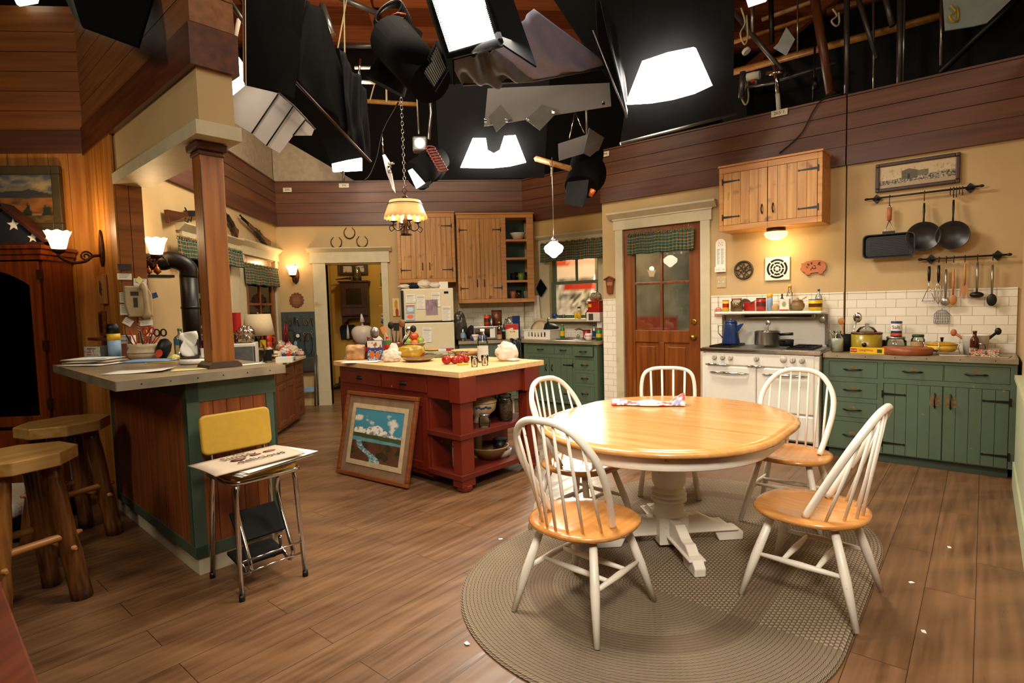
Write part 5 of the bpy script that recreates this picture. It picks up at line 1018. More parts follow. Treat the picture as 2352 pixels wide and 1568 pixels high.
def skillet(px, py, R):
    def f(t, dz):
        uu, zc = FS.uz(px, py, .09); zc -= zr1
        b_hook(t, -.07); b = MB(); b.at((0, -.01, zc), rx=PI/2); b.lathe([(0, .0), (R*.8, .0), (R*.97, .035), (R, .04), (R*.96, .04), (R*.78, .008), (0, .008)], 36, cap=False); obj('pan', b, 'pan', t)
        b = MB(); b.tube([(0, -.03, zc+R*.95), (0, -.02, zc+R+.05), (0, -.01, -.16), (0, 0, -.09)], [.012, .011, .016, .012], 10, flat=.6); obj('handle', b, 'black', t)
    return f
hang('skillet', 'round black skillet in the middle of the pan rail', 'pan', 2121, 540, zr1, skillet(2123, 543, .125)); hang('skillet', 'round black skillet farthest right on the pan rail', 'pan', 2188, 540, zr1, skillet(2190, 540, .118))
for i in range(5):
    u, z = FS.uz(2183+i*7, 437, .06); b = MB(); hook(b, 0, -.045-.012*(i % 3)); single('s_hook', b, 'black', f'empty black hook, {["first", "second", "third", "fourth", "fifth"][i]} from the left at the right end of the pan rail', 'hook', FS.p(u, -.06, zr1), FS.rz, 'empty hooks on the pan rail')
Z = lambda py: FS.uz(2200, py, .07)[1]-zr2
def grip(t, za, zb, mt, r=.012): b = MB(); b.tube([(0, 0, za), (0, 0, (za+zb)/2), (0, 0, zb)], [r*.8, r, r*.75], 10); obj('handle', b, mt, t)
def masher(t, dz):
    b_hook(t, -.035); grip(t, Z(608), Z(643), 'black'); b = MB(); b.tube([(0, 0, Z(643)), (0, 0, Z(655)), (-.045, 0, Z(690))], .0035, 6); b.tube([(0, 0, Z(655)), (.045, 0, Z(690))], .0035, 6)
    b.tube([(x, .02*(-1)**k, Z(690)) for k, x in enumerate([-.05+.1*i/9 for i in range(10)])], .0035, 6); obj('wire_head', b, 'chrome', t)
def whisk(t, dz):
    b_hook(t, -.035); grip(t, Z(607), Z(645), 'black'); b = MB()
    for k in range(4): a = k*PI/4; b.tube([(.028*sin(PI*i/12)**.8*cos(a)*s, .028*sin(PI*i/12)**.8*sin(a)*s, Z(645)+(Z(697)-Z(645))*(i/12)) for s in (1,) for i in range(13)], .0018, 5); b.tube([(-.028*sin(PI*i/12)**.8*cos(a), -.028*sin(PI*i/12)**.8*sin(a), Z(645)+(Z(697)-Z(645))*(i/12)) for i in range(13)], .0018, 5)
    obj('wires', b, 'chrome', t)
def bowl(rx, rz, dy, hmt, bmt, za, zc, fork=False):
    def f(t, dz):
        b_hook(t, -.04); grip(t, Z(za), Z(zc)+rz*.8, hmt, .010); b = MB()
        if fork: b.prism([(-.016, rz), (.016, rz), (.03, .0), (.032, -rz), (.02, -rz), (.018, -.01), (.008, -.01), (.008, -rz), (-.008, -rz), (-.008, -.01), (-.018, -.01), (-.02, -rz), (-.032, -rz), (-.03, 0)], -.006, .006, 1); b.v = [(x, y, z+Z(zc)) for x, y, z in b.v]
        else: b.ball((0, -.004, Z(zc)), rx, dy, rz, 16, 9)
        obj('head', b, bmt, t)
    return f
W_ = wood('utensil_wood', 'a86a34', 'c88a4c', 2, 9., .5)
hang('potato_masher', 'wire potato masher with black grip, first on the utensil rail', 'utensil', 2134, 620, zr2, masher); hang('whisk', 'wire whisk with black grip, beside the masher', 'utensil', 2156, 620, zr2, whisk)
hang('steel_spoon', 'round steel serving spoon on the utensil rail', 'utensil', 2173, 620, zr2, bowl(.032, .036, .012, 'steel', 'steel', 617, 692)); hang('wooden_spoon', 'wooden spoon on the utensil rail', 'utensil', 2190, 620, zr2, bowl(.028, .042, .01, W_, W_, 617, 688))
hang('wooden_fork', 'wooden salad fork on the utensil rail', 'utensil', 2216, 620, zr2, bowl(0, .05, 0, W_, W_, 606, 668, True)); hang('ladle', 'black ladle with a steel handle on the utensil rail', 'utensil', 2245, 620, zr2, bowl(.047, .026, .03, 'steel', 'black', 604, 678)); hang('black_spoon', 'black spoon with a steel handle, last on the utensil rail', 'utensil', 2280, 620, zr2, bowl(.033, .05, .01, 'steel', 'black', 612, 690))
def swat(name, lab, px, py, m_, w=.05, h=.055):
    p, _, _ = onS(px, py, .03); t = thing(name, lab, 'fly swatter', p, FS.rz); b = MB()
    o = [(-w, -h), (w, -h), (w*.95, h*.3), (w*.5, h), (-w*.5, h), (-w*.95, h*.3)]; b.tube([(x, 0, z) for x, z in o], .003, 6, True)
    for i in range(6): x = -w*.8+i*w*.32; b.tube([(x, 0, -h), (x*.75, 0, h*.85)], .002, 5)
    for i in range(4): z = -h*.7+i*h*.4; b.tube([(-w*.95, 0, z), (w*.95, 0, z)], .0015, 5)
    b.m = 1; b.tube([(-w*.5, .006, h*.8), (w*.5, .006, h*.8), (w*.9, .006, -h*.95), (-w*.9, .006, -h*.95)], .001, 4, True); obj('mesh_head', b, m_, t)
    b = MB(); b.tube([(0, 0, h), (0, .0, h+.12 if m_ == 'orr' else h+.02)], .0025, 6); obj('wire_handle', b, 'steel', t)
C['bluegrey'] = M('blue_grey_plastic', '6a6a8a', .4)
swat('fly_swatter', 'blue-grey slotted paddle hung on the tiles under the utensils', 2163, 727, ['bluegrey', 'bluegrey'], .055, .055); swat('fly_swatter', 'orange fly swatter hung on the tiles beside the stove shelf', 1650, 716, 'orr', .04, .045)
# tape labels on top of the set walls
def tape(txt, fr, px, py, lab, w=.12, off=.045):
    u, z = fr.uz(px, py, off); b = MB(); b.box(-w/2, w/2, -.002, 0, -.03, .03); b.m = 1; b.text(txt, .045, Matrix.Translation((0, -.0025, 0)))
    single('tape_label', b, ['cork', 'ink'], lab, 'label', fr.p(u, -off, z), fr.rz)
tape('295', FB, 660, 436, 'white numbered tape on the back wall band, nearest the left corner'); tape('296', FB, 790, 426, 'white numbered tape above the pantry doorway side of the back wall', .14); tape('265 1', FS, 1790, 259, 'white numbered tape over the pine cabinet by the stove', .15); tape('494', FS, 1389, 354, 'white numbered tape at the left end of the stove wall band')
u, z = FS.uz(1785, 357, .37); b = MB(); c = [FS.loc(FS.p(*(lambda q: (q[0], -.05, q[1]))(FS.uz(x, y, .05)))) for x, y in ((1790, 352), (1822, 325), (1845, 300), (1868, 255), (1890, 228), (1935, 215))]; b.tube(cat(c, 5), .006, 6); single('cable', b, 'black', 'black cable running over the wood band above the pine wall cabinet', 'cable', FS.o, FS.rz)
# phone and notes on the end of the partition
FE = Fr(FI.p(0, 4.885, 0), 42.9)
def onE(px, py, off=0): u, z = FE.uz(px, py, off); return FE.p(u, -off, z)
p = onE(315, 693, .02); t = thing('wall_phone', 'beige push-button wall phone hanging on the wooden partition end', 'phone', p, FE.rz)
b = MB(); b.prism([(-.085, .115), (.06, .115), (.09, .05), (.09, -.11), (-.065, -.11), (-.085, -.02)], -.045, 0, 1); obj('base', b, M('beige_plastic', 'b8a078', .35), t, bev=.008)
b = MB(); b.box(-.05, -.0, -.047, -.044, .045, .075); b.box(-.035, -.008, -.047, -.044, -.04, .03); obj('keypad', b, 'ink', t)
b = MB(); b.tube(cat([(.025, -.055, .115), (.03, -.085, .1), (.03, -.095, .04), (.033, -.095, -.04), (.035, -.085, -.095), (.03, -.055, -.11)], 4), [.02, .026, .027, .026, .022, .02, .019, .018, .018, .018, .018, .018, .019, .02, .022, .025, .027, .026, .024, .022, .02], 12); obj('handset', b, bpy.data.materials['beige_plastic'], t)
b = MB(); b.tube([(.01+.008*cos(i*1.2)-.02*sin(i/40*3), -.03+.008*sin(i*1.2), -.11-.24*sin(min(1, i/90)*PI/2)+.0) for i in range(90)], .003, 5); obj('cord', b, bpy.data.materials['beige_plastic'], t)
def note(px, py, w, h, m_, lab, rot=0, off=.008, lines=True):
    b = MB(); b.M = Matrix.Rotation(rot, 4, 'Y'); b.box(-w/2, w/2, -.0015, 0, -h/2, h/2); b.m = 1
    if lines:
        for i in range(max(2, int(h/.014))):
            b.box(-w*.38, w*(.36-.1*(i % 3)), -.002, -.0015, h*.36-i*.012, h*.36-i*.012+.003) if h*.36-i*.012 > -h*.42 else None
    single('note', b, [m_, M('note_print', '7a7268', .8) if 'note_print' not in bpy.data.materials else bpy.data.materials['note_print']], lab, 'note', onE(px, py, off), FE.rz, 'notes pinned round the phone')
note(286, 613, .085, .042, 'ink', 'dark blank card topmost of the notes on the partition end', 0, .006, False); note(286, 635, .09, .045, 'paper', 'white printed card just under the dark card')
note(322, 648, .085, .055, 'paper', 'white paper pinned behind the top of the phone', .05, .004); note(320, 643, .04, .04, 'yp', 'small yellow star-shaped note above the phone', .7, .008, False); note(284, 683, .05, .075, 'paper', 'tall white list left of the phone', .03); note(286, 711, .055, .078, 'paper', 'white sheet with a round emblem left of the phone base', .04)
note(349, 680, .075, .04, 'blu', 'blue and red flyer sticking out right of the phone', -.3, .012, False); note(343, 716, .04, .07, 'ink', 'dark card right of the phone base', .06, .006, False); note(294, 739, .06, .05, 'paper', 'tilted white card below the phone', .6); note(336, 741, .085, .042, 'paper', 'white card with a clip below the phone', -.05); note(345, 764, .05, .05, 'yp', 'yellow sticky note lowest on the partition end', 0, .006, False)
for px, py, w, h, lab, m_ in ((242, 664, .16, .23, 'pale wooden plaque with a dark lizard under the golden-wall sconce', 'pine'), (242, 742, .13, .2, 'small dark framed carving low on the golden partition', 'gilt')):
    u, z = FQ.uz(px, py); t = thing('wall_plaque', lab, 'plaque', FQ.p(u, -.004, z), FQ.rz); b = MB(); b.prism([(-w/2, -h/2), (w/2, -h/2), (w/2, h/2), (-w/2-.01, h/2-.01), (-w/2-.02, 0)], -.025, 0, 1); obj('board', b, m_, t, bev=.004)
    b = MB()
    if m_ == 'pine': b.tube([(-.01, -.027, .06), (.012, -.027, .02), (-.005, -.027, -.02), (.02, -.027, -.05)], [.006, .01, .009, .003], 6); [b.tube([(-.028, -.027, z_+.012), (0, -.027, z_), (.03, -.027, z_+.01)], .003, 5) for z_ in (.03, -.01)]
    else: b.box(-w*.3, w*.3, -.028, -.025, -h*.36, h*.36)
    obj('motif', b, 'bronze', t)
b = MB(); b.box(0, .3, -.1, 0, 0, .02); single('small_shelf', b, 'midw', 'small brown ledge low on the golden partition behind the bar-top cans', 'shelf', FQ.p(FQ.uz(248, 780)[0]-.15, -.002, FQ.uz(248, 780)[1]), FQ.rz)
b = MB(); b.box(0, .26, -.14, 0, 0, .02); sh_ = fq2.p(.0, 0, 0)
p = dp(356, 634, 4.62); t = thing('display_shelf', 'small black shelf behind the partition under the far sconce', 'shelf', p, FE.rz); b = MB(); b.box(-.09, .13, -.05, .09, -.012, .01); obj('board', b, 'black', t)
for x, r, lab in ((-.04, .024, 'small copper pear ornament at the left of the black shelf'), (.02, .03, 'larger copper pear ornament on the black shelf')):
    b = MB(); b.lathe([(0, 0), (r, r*.8), (r*.6, r*1.9), (r*.15, r*2.4), (r*.12, r*3)], 14); single('pear_ornament', b, M('copper', 'b0602c', .3, .7) if 'copper' not in bpy.data.materials else bpy.data.materials['copper'], lab, 'ornament', p+Vector((x*.75, x*.65, .011)), 0)
# ---------------------------------------------------------------- small things on the surfaces
BAR, ISL, BRN, SNK, CNT, SHF = 1.1015, .928, .8215, .9262, .9165, 1.287
def sz(p, n): return n*(Vector(p)-EYE).dot(CF)/FPX
def lump(name, label, cat_, p, sx, sy, h, mt, seed=1, rz=0., amp=.35, fr=3., grp=None):
    towel = mt == 'cloth'; sq = name in ('chip_bag', 'bread_loaf', 'folded_cloth'); b = MB()
    def F(q):
        n = fbm(q.x*fr+seed*3.1+9, q.y*fr+q.z*fr*1.3+seed*1.7+9, seed)
        if towel: return 1.08-.75*amp*abs(2*fbm(q.x*fr*.8+q.z*fr*.9+seed*2.3+9, q.y*fr+q.z+seed+9, seed+4)-1)**.7*1.6+amp*(n-.5)
        k = (abs(q.x)**4+abs(q.y)**4+abs(q.z)**4)**(-.25 if name != 'chip_bag' else -.12) if sq else 1
        return k*(1+amp*(n-.5)*2)
    b.ball((0, 0, h*.42), sx, sy, h*.58, 40, 26, F)
    b.v = [(x, y, max(z, .002)) for x, y, z in b.v]
    return single(name, b, mt, label, cat_, p, rz, grp)
def bottle(label, p, h, r, mt, cap='black', lab=None, name='bottle', neck=.32, grp=None, cat_=None, capr=None, liq=None, lz=(.2, .55)):
    t = thing(name, label, cat_ or name, p, 0, grp); b = MB(); n = r*neck
    b.lathe([(r*.9, 0), (r, h*.02), (r, h*.60), (r*.86, h*.68), (n, h*.78), (n, h*.92)], 18); obj('body', b, mt, t)
    b = MB(); b.lathe([(capr or n*1.15, h*.92), (capr or n*1.15, h)], 14); obj('cap', b, cap, t)
    if lab: b = MB(); b.lathe([(r*1.015, h*lz[0]), (r*1.015, h*lz[1])], 18, cap=False); obj('paper_label', b, lab, t)
    if liq: b = MB(); b.lathe([(r*.9, h*.02), (r*.9, h*.5)], 16); obj('contents', b, liq, t)
    return t
def jarr(label, p, h, r, mt='jar', lid='steel', liq=None, lab=None, name='jar', grp=None):
    t = thing(name, label, 'jar', p, 0, grp); b = MB(); b.lathe([(r*.94, 0), (r, h*.05), (r, h*.72), (r*.8, h*.84), (r*.8, h*.88)], 20); obj('body', b, mt, t)
    b = MB(); b.lathe([(r*.86, h*.86), (r*.86, h)], 18); obj('lid', b, lid, t)
    if liq: b = MB(); b.lathe([(r*.9, h*.03), (r*.92, h*.6), (0, h*.64)], 18); obj('contents', b, liq, t)
    if lab: b = MB(); b.lathe([(r*1.012, h*.18), (r*1.012, h*.62)], 20, cap=False); obj('paper_label', b, lab, t)
    return t
def tin(label, p, h, r, mt, lid='steel', bandm=None, name='can', bz=(.35, .7), grp=None, cat_=None):
    t = thing(name, label, cat_ or 'can', p, 0, grp); b = MB(); b.lathe([(r, 0), (r, h*.96)], 20); obj('body', b, mt, t)
    b = MB(); b.lathe([(r*1.03, h*.94), (r*1.03, h), (r*.9, h)], 20); obj('lid', b, lid, t)
    if bandm: b = MB(); b.lathe([(r*1.012, h*bz[0]), (r*1.012, h*bz[1])], 20, cap=False); obj('paper_label', b, bandm, t)
    return t
def carton(label, p, w, d, h, mt, rz=0, front=None, name='box', cat_='box', txt=None, tm='paper', ts=.03, grp=None, side=None):
    t = thing(name, label, cat_, p, rz, grp); b = MB(); b.box(-w/2, w/2, -d/2, d/2, 0, h); obj('body', b, mt, t, bev=.0015)
    if front: b = MB(); b.at((0, -d/2-.0008, h/2)); b.pic(w*.98, h*.98, front, 24, 30); obj('printed_front', b, 'vcg', t)
    if txt: b = MB(); b.text(txt, ts, Matrix.Translation((0, -d/2-.0012, h*.62))); obj('lettering', b, tm, t)
    return t
def mug(label, p, h, r, mt, band=None, a=0., grp=None):
    t = thing('mug', label, 'mug', p, a, grp); b = MB(); b.lathe([(0, 0), (r*.7, 0), (r*.8, .005), (r, h*.5), (r, h), (r*.93, h), (r*.9, h*.4), (0, h*.12)], 20, cap=False); obj('cup', b, mt, t)
    b = MB(); b.tube([(r*.95+r*.55*sin(i*PI/8), 0, h*.5+h*.28*cos(i*PI/8)) for i in range(9)], r*.1, 8); obj('handle', b, mt, t)
    if band: b = MB(); b.lathe([(r*1.01, h*.6), (r*1.01, h*.68)], 20, cap=False); b.lathe([(r*1.01, h*.76), (r*1.01, h*.82)], 20, cap=False); obj('stripe', b, band, t)
    return t
def sheetp(label, p, w, h, rz, mt='paper', name='paper', cat_='paper', curl=.0, grp=None, dz=0):
    b = MB(); b.sheet(lambda u, v: ((u-.5)*w, (v-.5)*h, .001+curl*(u-.3)**2), 8, 2); return single(name, b, mt, label, cat_, (p[0], p[1], p[2]+dz), rz, grp, solid=.0012)
# -- bar top
G = lambda x, y: at(x, y, BAR)
A = FI.rz
for i, (px, py, w, h, r, m_, lab) in enumerate(((215, 833, .30, .22, -.1, 'paper', 'white catalogue at the bottom of the magazine pile on the bar'), (222, 831, .28, .21, .1, 'news', 'newsprint magazine in the middle of the pile on the bar'), (218, 829, .29, .2, 0, 'paper', 'glossy white magazine topping the pile on the bar'))):
    paper_stack('magazine', lab, 'magazine', m_, w, h, G(px, py+4)+Vector((0, 0, .012*i)), A-.9+r, 2, .004, 'magazines on the bar', .003)
p = G(222, 838)+Vector((0, 0, .037)); b = MB(); b.box(-.05, .05, -.03, .03, 0, .002); single('blue_leaflet', b, 'lblu', 'blue leaflet lying on top of the magazine pile', 'leaflet', p, A)
paper_stack('magazine', 'blue-grey magazine beside the ceramic crock on the bar', 'magazine', 'lblu', .30, .2, G(345, 829), A-.75, 2, .004)
p = G(372, 834); b = MB(); b.tube([(-.085, 0, .004), (.07, 0, .004)], .0038, 6); b.m = 1; b.tube([(-.098, 0, .004), (-.085, 0, .004)], .0039, 6); b.tube([(.07, 0, .004), (.085, 0, .004)], [.0036, .0006], 6); single('pencil', b, ['ylw', 'pk'], 'yellow pencil lying on the bar', 'pencil', p, A-.55)
lump('crumpled_note', 'crumpled yellow note behind the pencil on the bar', 'paper', G(403, 826), .035, .03, .035, 'yp', 4, 0, .5, 4)
sheetp('white sheets of paper on the bar nearest the camera', G(322, 853), .30, .2, A-.62, curl=.02); sheetp('yellow legal sheets beside the post base on the bar', G(440, 847), .2, .15, A-.3, 'yp'); sheetp('white slips right of the post on the bar', G(566, 837), .2, .07, A+.1)
p = G(230, 828); 
def ammo(u, v): return 'b02418' if (.14 < u < .42 and .3 < v < .72 and int(v*12) % 2) or (.2 < u < .75 and .8 < v < .87) else ('8a8a80' if fbm(u*14, v*9) > .58 else 'b8b4a4')
carton('grey and red printed box at the left end of the bar top', p, sz(p, 48), .1, sz(p, 34), 'tin', -.35, ammo)
p = G(265, 827); t = thing('spray_can', 'tall spray can with a black cap and yellow band on the bar', 'can', p, 0); r = sz(p, 13); h = sz(p, 84)
b = MB(); b.lathe([(r, 0), (r, h*.55)], 20); obj('body', b, 'lblu', t); b = MB(); b.lathe([(r*1.01, h*.55), (r*1.01, h*.73)], 20); obj('yellow_band', b, 'ylw', t); b = MB(); b.lathe([(r*1.02, h*.73), (r*1.02, h*.9), (r*.8, h), (0, h)], 20); obj('cap', b, 'black', t)
p = G(296, 822); carton('white envelope stack upright behind the crock on the bar', p, sz(p, 34), .04, sz(p, 52), 'paper', -.3, lambda u, v: 'd8862c' if u > .72 and .45 < v < .95 else ('9a8a8a' if int(v*16) % 3 == 0 and u < .7 else 'e0d8cc')); p = G(290, 824); carton('slim dark-red spined book upright left of the crock on the bar', p+Vector((0, -.06, 0)), .02, .11, sz(p, 36), 'brn', -.1)
p = G(331, 825); r = sz(p, 34); h = sz(p, 36); t = thing('crock', 'beige glazed crock full of pens and scissors on the bar', 'crock', p, 0)
b = MB(); b.lathe([(0, 0), (r*.86, 0), (r, h*.3), (r, h*.55), (r*.84, h*.78), (r*.98, h), (r*.92, h), (r*.78, h*.78), (0, h*.3)], 28, cap=False, sy=.75); obj('bowl', b, 'stone', t); b = MB(); b.tube([(r*1.005*cos(i*PI/20), r*.755*sin(i*PI/20), h*.42) for i in range(40)], .002, 4, True); obj('stripe', b, 'brn', t)
for i, (dx, a, L, m_, lab) in enumerate(((-.03, -.35, .16, 'rd', 'red pen leaning left in the crock'), (.0, -.12, .15, 'black', 'black pen upright in the crock'), (.02, .3, .17, 'ppl', 'mauve pen leaning right in the crock'), (-.045, -.5, .14, 'black', 'black pen leaning far left in the crock'))):
    b = MB(); b.tube([(0, 0, 0), (sin(a)*L, 0, cos(a)*L)], .005, 8); single('pen', b, m_, lab, 'pen', p+Vector((dx, .01, h*.45)), 0, 'pens in the bar crock')
for dx, m_, a, lab in ((.005, 'rd', .3, 'red-handled scissors standing in the crock'), (.045, 'rd', .55, 'second red-handled scissors leaning right in the crock')):
    b = MB(); d = Vector((sin(a), 0, cos(a)))
    for s in (-1, 1):
        c = d*.15+Vector((s*.022, 0, .0)); b.tube([c+Vector((.018*cos(q*PI/6), 0, .024*sin(q*PI/6))) for q in range(12)], .0055, 6, True); b.m = 1; b.tube([Vector((s*.003, 0, .02)), d*.13+Vector((s*.012, 0, 0))], .004, 6); b.m = 0
    single('scissors', b, [m_ if a < .4 else 'black', 'rd'], lab, 'scissors', p+Vector((dx, -.01, h*.5)), 0)
p = G(378, 824); b = MB(); b.M = Matrix.Rotation(rad(22), 4, 'Y'); w = sz(p, 15); h = sz(p, 48); b.sheet(lambda u, v: (w*(1.1-.25*abs(2*v-1))*cos(u*2*PI)*(.35 if v in (0, 1) else 1), .035*sin(u*2*PI)*(.15+.85*sin(PI*v)), h*v), 20, 8); b.m = 1; b.M = b.M @ Matrix.Translation((-.0, -.037, h*.42)); b.prism([(w*.5*cos(i*PI/8), h*.2*sin(i*PI/8)-.02) for i in range(16)], -.004, 0, 1)
single('snack_bag', b, ['black', 'orr'], 'dark snack bag with an orange picture leaning beside the crock', 'bag', p+Vector((-.03, 0, .003)), 0)
p = G(416, 815); bottle('clear water bottle with a green cap on the bar', p, sz(p, 61), sz(p, 13), 'plast', 'grn', C.setdefault('waterlab', M('teal_label', '2a6a8a', .4)), lz=(.38, .62))
p = G(382, 790)+Vector((.02, .0, 0)); b = MB(); b.lathe([(0, 0), (.03, 0), (.05, .04), (.055, .045), (.045, .045), (0, .01)], 18, cap=False); single('bowl', b, 'midw', 'small dark wooden bowl behind the snack bag', 'bowl', (p.x, p.y, p.z), 0)
p = G(449, 834); r = sz(p, 33); t = thing('lazy_susan', 'white round turntable tray left of the post on the bar', 'tray', p, 0); b = MB(); b.lathe([(r*.9, 0), (r, .006), (r, .026), (r*.95, .03), (0, .028)], 30); obj('tray', b, 'white', t)
t = thing('napkin_holder', 'dark napkin holder with white napkins on the turntable tray', 'napkin holder', p+Vector((-.03, .0, .031)), 0.4); b = MB(); b.box(-.05, .05, -.035, .035, 0, .014); b.box(-.052, -.044, -.03, .03, 0, .12); b.box(.044, .052, -.03, .03, 0, .12); obj('holder', b, 'darkw', t, bev=.003)
b = MB()
for k in (-1, 1): b.sheet(lambda u, v: ((u-.5)*.08+.012*sin(v*6)*k, k*.012+.018*sin(v*5+u*4)*k, .015+v*(.145+.01*u)), 8, 10)
obj('napkin', b, 'paper', t, solid=.006)
bottle('amber syrup jar beside the napkin holder on the turntable', p+Vector((.06, .02, .031)), .15, .032, 'amber', 'steel', 'paper', 'syrup_jar', .6, None, 'jar', lz=(.02, .42), liq='brn')
# -- brown cabinet and the corner behind the bar
Q = lambda x, y: at(x, y, BRN)
def cereal(u, v): return 'e8e2dc' if .15 < v < .6 and fbm(u*6, v*6) > .4 else ('3a4a98' if v < .5 and fbm(u*7, v*5, 3) > .5 else 'b81c24')
p = dp(467, 775, 5.6); p.z = BRN; carton('dark red cracker box behind the bar just left of the post', p, .2, .07, dp(467, 733, 5.6).z-BRN, C.setdefault('dkred', M('dark_red_card', '6a140e', .4)), -.2, lambda u, v: 'c8964c' if (u-.5)**2*2+(v-.55)**2*6 < .1 else ('d8c8a8' if .86 < v < .9 and .3 < u < .7 else '6a140e'))
p = dp(532, 830, 6.1); p.z = BRN; hh = dp(532, 718, 6.1).z-BRN
carton('red and white cereal box standing right of the post', p+Vector((.02, .05, 0)), .17, .06, hh, 'rd', -.45, cereal, 'cereal_box', 'box'); carton('white-topped milk-style carton in front of the cereal box', p+Vector((-.06, -.06, 0)), .1, .1, hh*.97, 'paper', -.3, lambda u, v: 'b01c20' if v > .62 and v < .86 else 'e8e4dc', 'carton', 'carton')
p = dp(556, 832, 5.75); p.z = BRN; t = thing('microwave', 'small white microwave right of the post on the brown cabinet', 'microwave', p, rad(14)); w = sz(p, 66); hm = dp(556, 787, 5.75).z-BRN
b = MB(); b.box(-w/2, w/2, -.15, .15, 0, hm); obj('body', b, 'white', t, bev=.008); b = MB(); b.box(-w*.3, w*.42, -.158, -.15, .03, hm-.03); obj('door', b, M('grey_glass', '6a6e6c', .15), t)
b = MB(); b.box(w*.44, w*.49, -.156, -.15, .03, hm-.03); obj('keypad', b, 'tin', t)
M_ = p+Vector((0, 0, hm+.001))
jarr('clear jar with a green lid on the microwave', M_+Vector((-.07, -.05, 0)), .10, .045, 'jar', 'grn'); lump('bread_bag', 'knotted clear plastic bread bag on the microwave', 'bag', M_+Vector((.06, -.04, 0)), .085, .07, .17, 'plast', 3, 0, .5, 4); lump('bread_loaf', 'bread roll inside the knotted bag on the microwave', 'bread', M_+Vector((.06, -.04, .005)), .06, .05, .09, 'tan', 2, 0, .2, 3)
p = Q(612, 815); t = thing('thermos_jug', 'orange-red jug with a handle on the brown cabinet', 'jug', (p.x-.05, p.y+.2, BRN), .3); b = MB(); h = .26; b.lathe([(.06, 0), (.065, h*.6), (.055, h*.65), (.065, h*.72), (.065, h), (0, h)], 18); obj('body', b, 'orr', t); b = MB(); b.tube([(.06, 0, .23), (.1, 0, .22), (.1, 0, .16), (.06, 0, .15)], .008, 6); obj('handle', b, 'orr', t)
p = Q(598, 822); carton('yellow packet standing in front of the orange jug', (p.x, p.y+.12, BRN), .06, .05, .22, 'ylw'); p = Q(606, 830); carton('black box lying in front of the yellow packet', (p.x, p.y+.1, BRN), .16, .1, .13, 'black', .3)
for i, (px, py, sx, h, m_, lab, sd) in enumerate(((634, 826, .07, .11, 'bagp', 'bag of pale buns on the brown cabinet, left of the orange-white bag', 2), (655, 820, .08, .14, 'bagr', 'orange and white bread bag in the middle of the brown cabinet', 5), (672, 815, .085, .13, 'bagp', 'large clear bag of sliced loaf near the far end of the brown cabinet', 7), (690, 816, .05, .06, 'pk', 'small pink packet at the far end of the brown cabinet', 9))):
    lump('bread_bag', lab, 'bread bag', Q(px, py), sx, sx*.7, h, m_, sd, 0, .35, 3.4, None)
p = Q(632, 830); tin('dark red and cream can in front of the pale buns', p, .09, .035, 'stone', 'brn', 'brn', grp=None); p = Q(655, 833); carton('white cardboard box at the near edge of the brown cabinet', p+Vector((-.02, .05, 0)), sz(p, 36), .1, .065, 'paper', .15); p = Q(672, 828); tin('pale green tub at the edge of the brown cabinet', p+Vector((-.02, .03, 0)), .05, .045, 'sage', 'cloth', name='tub', cat_='tub'); p = Q(648, 822); carton('blue flat packet between the bread bags', p+Vector((-.03, .03, 0)), .14, .08, .05, 'blu', .2)
for i, (px, py, dy, sx, h, m_, lab, sd) in enumerate(((622, 822, .12, .06, .13, 'bagr', 'red-printed snack bag behind the pale buns', 4), (642, 812, .25, .07, .17, 'bagp', 'blue-printed bread bag at the back of the brown cabinet', 8), (665, 812, .16, .06, .16, 'bagr', 'red-printed bag behind the large clear loaf bag', 12), (585, 830, .05, .05, .12, 'bagp', 'small printed bag between the white microwave and the black box', 15))):
    lump('bread_bag', lab, 'bread bag', Q(px, py)+Vector((-.06, dy, 0)), sx, sx*.7, h, m_, sd, 0, .35, 3.4)
tin('cream can beside the yellow packet on the brown cabinet', Q(588, 828)+Vector((.02, .12, 0)), .15, .035, 'stone', 'brn', 'orr')
# -- island top
G = lambda x, y: at(x, y, ISL)
sheetp('white papers at the left corner of the island top', G(830, 831), .34, .17, A-.9, curl=.01); 
p = G(820, 827)+Vector((-.02, .1, 0)); lump('bread_loaf', 'loaf of sliced bread in a clear bag at the left of the island top', 'bread', p, sz(p, 24), .07, sz(p, 34), C.setdefault('loaf', M('bread_bag_print', 'c89a6a', .3, var=.25, sc=16., coat=.3)), 3, -.2, .14, 2.4)
p = G(790, 826)+Vector((0, .12, 0)); lump('bag_twist', 'small twisted plastic wrapper at the far left of the island top', 'wrapper', p, .03, .02, .03, 'plast', 5, 0, .5, 4)
p = G(846, 826)+Vector((0, .06, 0)); bottle('cola-brown glass bottle left of the blue cookie box', p, sz(p, 52), sz(p, 9), C.setdefault('cola', M('cola_glass', '2a0e08', .1)), 'rd', 'rd', lz=(.35, .55))
def cook(u, v):
    if v > .64: return '8a5a4a' if fbm(u*9, v*9) > .62 else 'ddd0bc'
    if v > .5: return '3a3a78'
    if (u-.3)**2+(v-.3)**2 < .035 or (u-.68)**2+(v-.25)**2 < .03: return lerp('c8742a', 'a8541c', fbm(u*9, v*9))
    return '2c3668' if fbm(u*20, v*20) < .5 else 'b8bcc8'
p = G(863, 828)+Vector((0, .03, 0)); carton('blue and white cookie box with orange pictures on the island', p, sz(p, 34), .07, sz(p, 46), C.setdefault('navyc', M('navy_card', '2c3668', .4)), -.1, cook, 'cookie_box', 'box')
p = G(902, 812)+Vector((.02, .12, 0)); t = thing('utensil_crock', 'dark red-brown glazed crock of utensils on the island', 'crock', p, 0); r = .085; h = .12; b = MB(); b.lathe([(0, 0), (r*.7, 0), (r, h*.4), (r*.95, h*.8), (r*.8, h), (r*.72, h), (r*.8, h*.5), (0, h*.2)], 24, cap=False); obj('pot', b, 'brn', t)
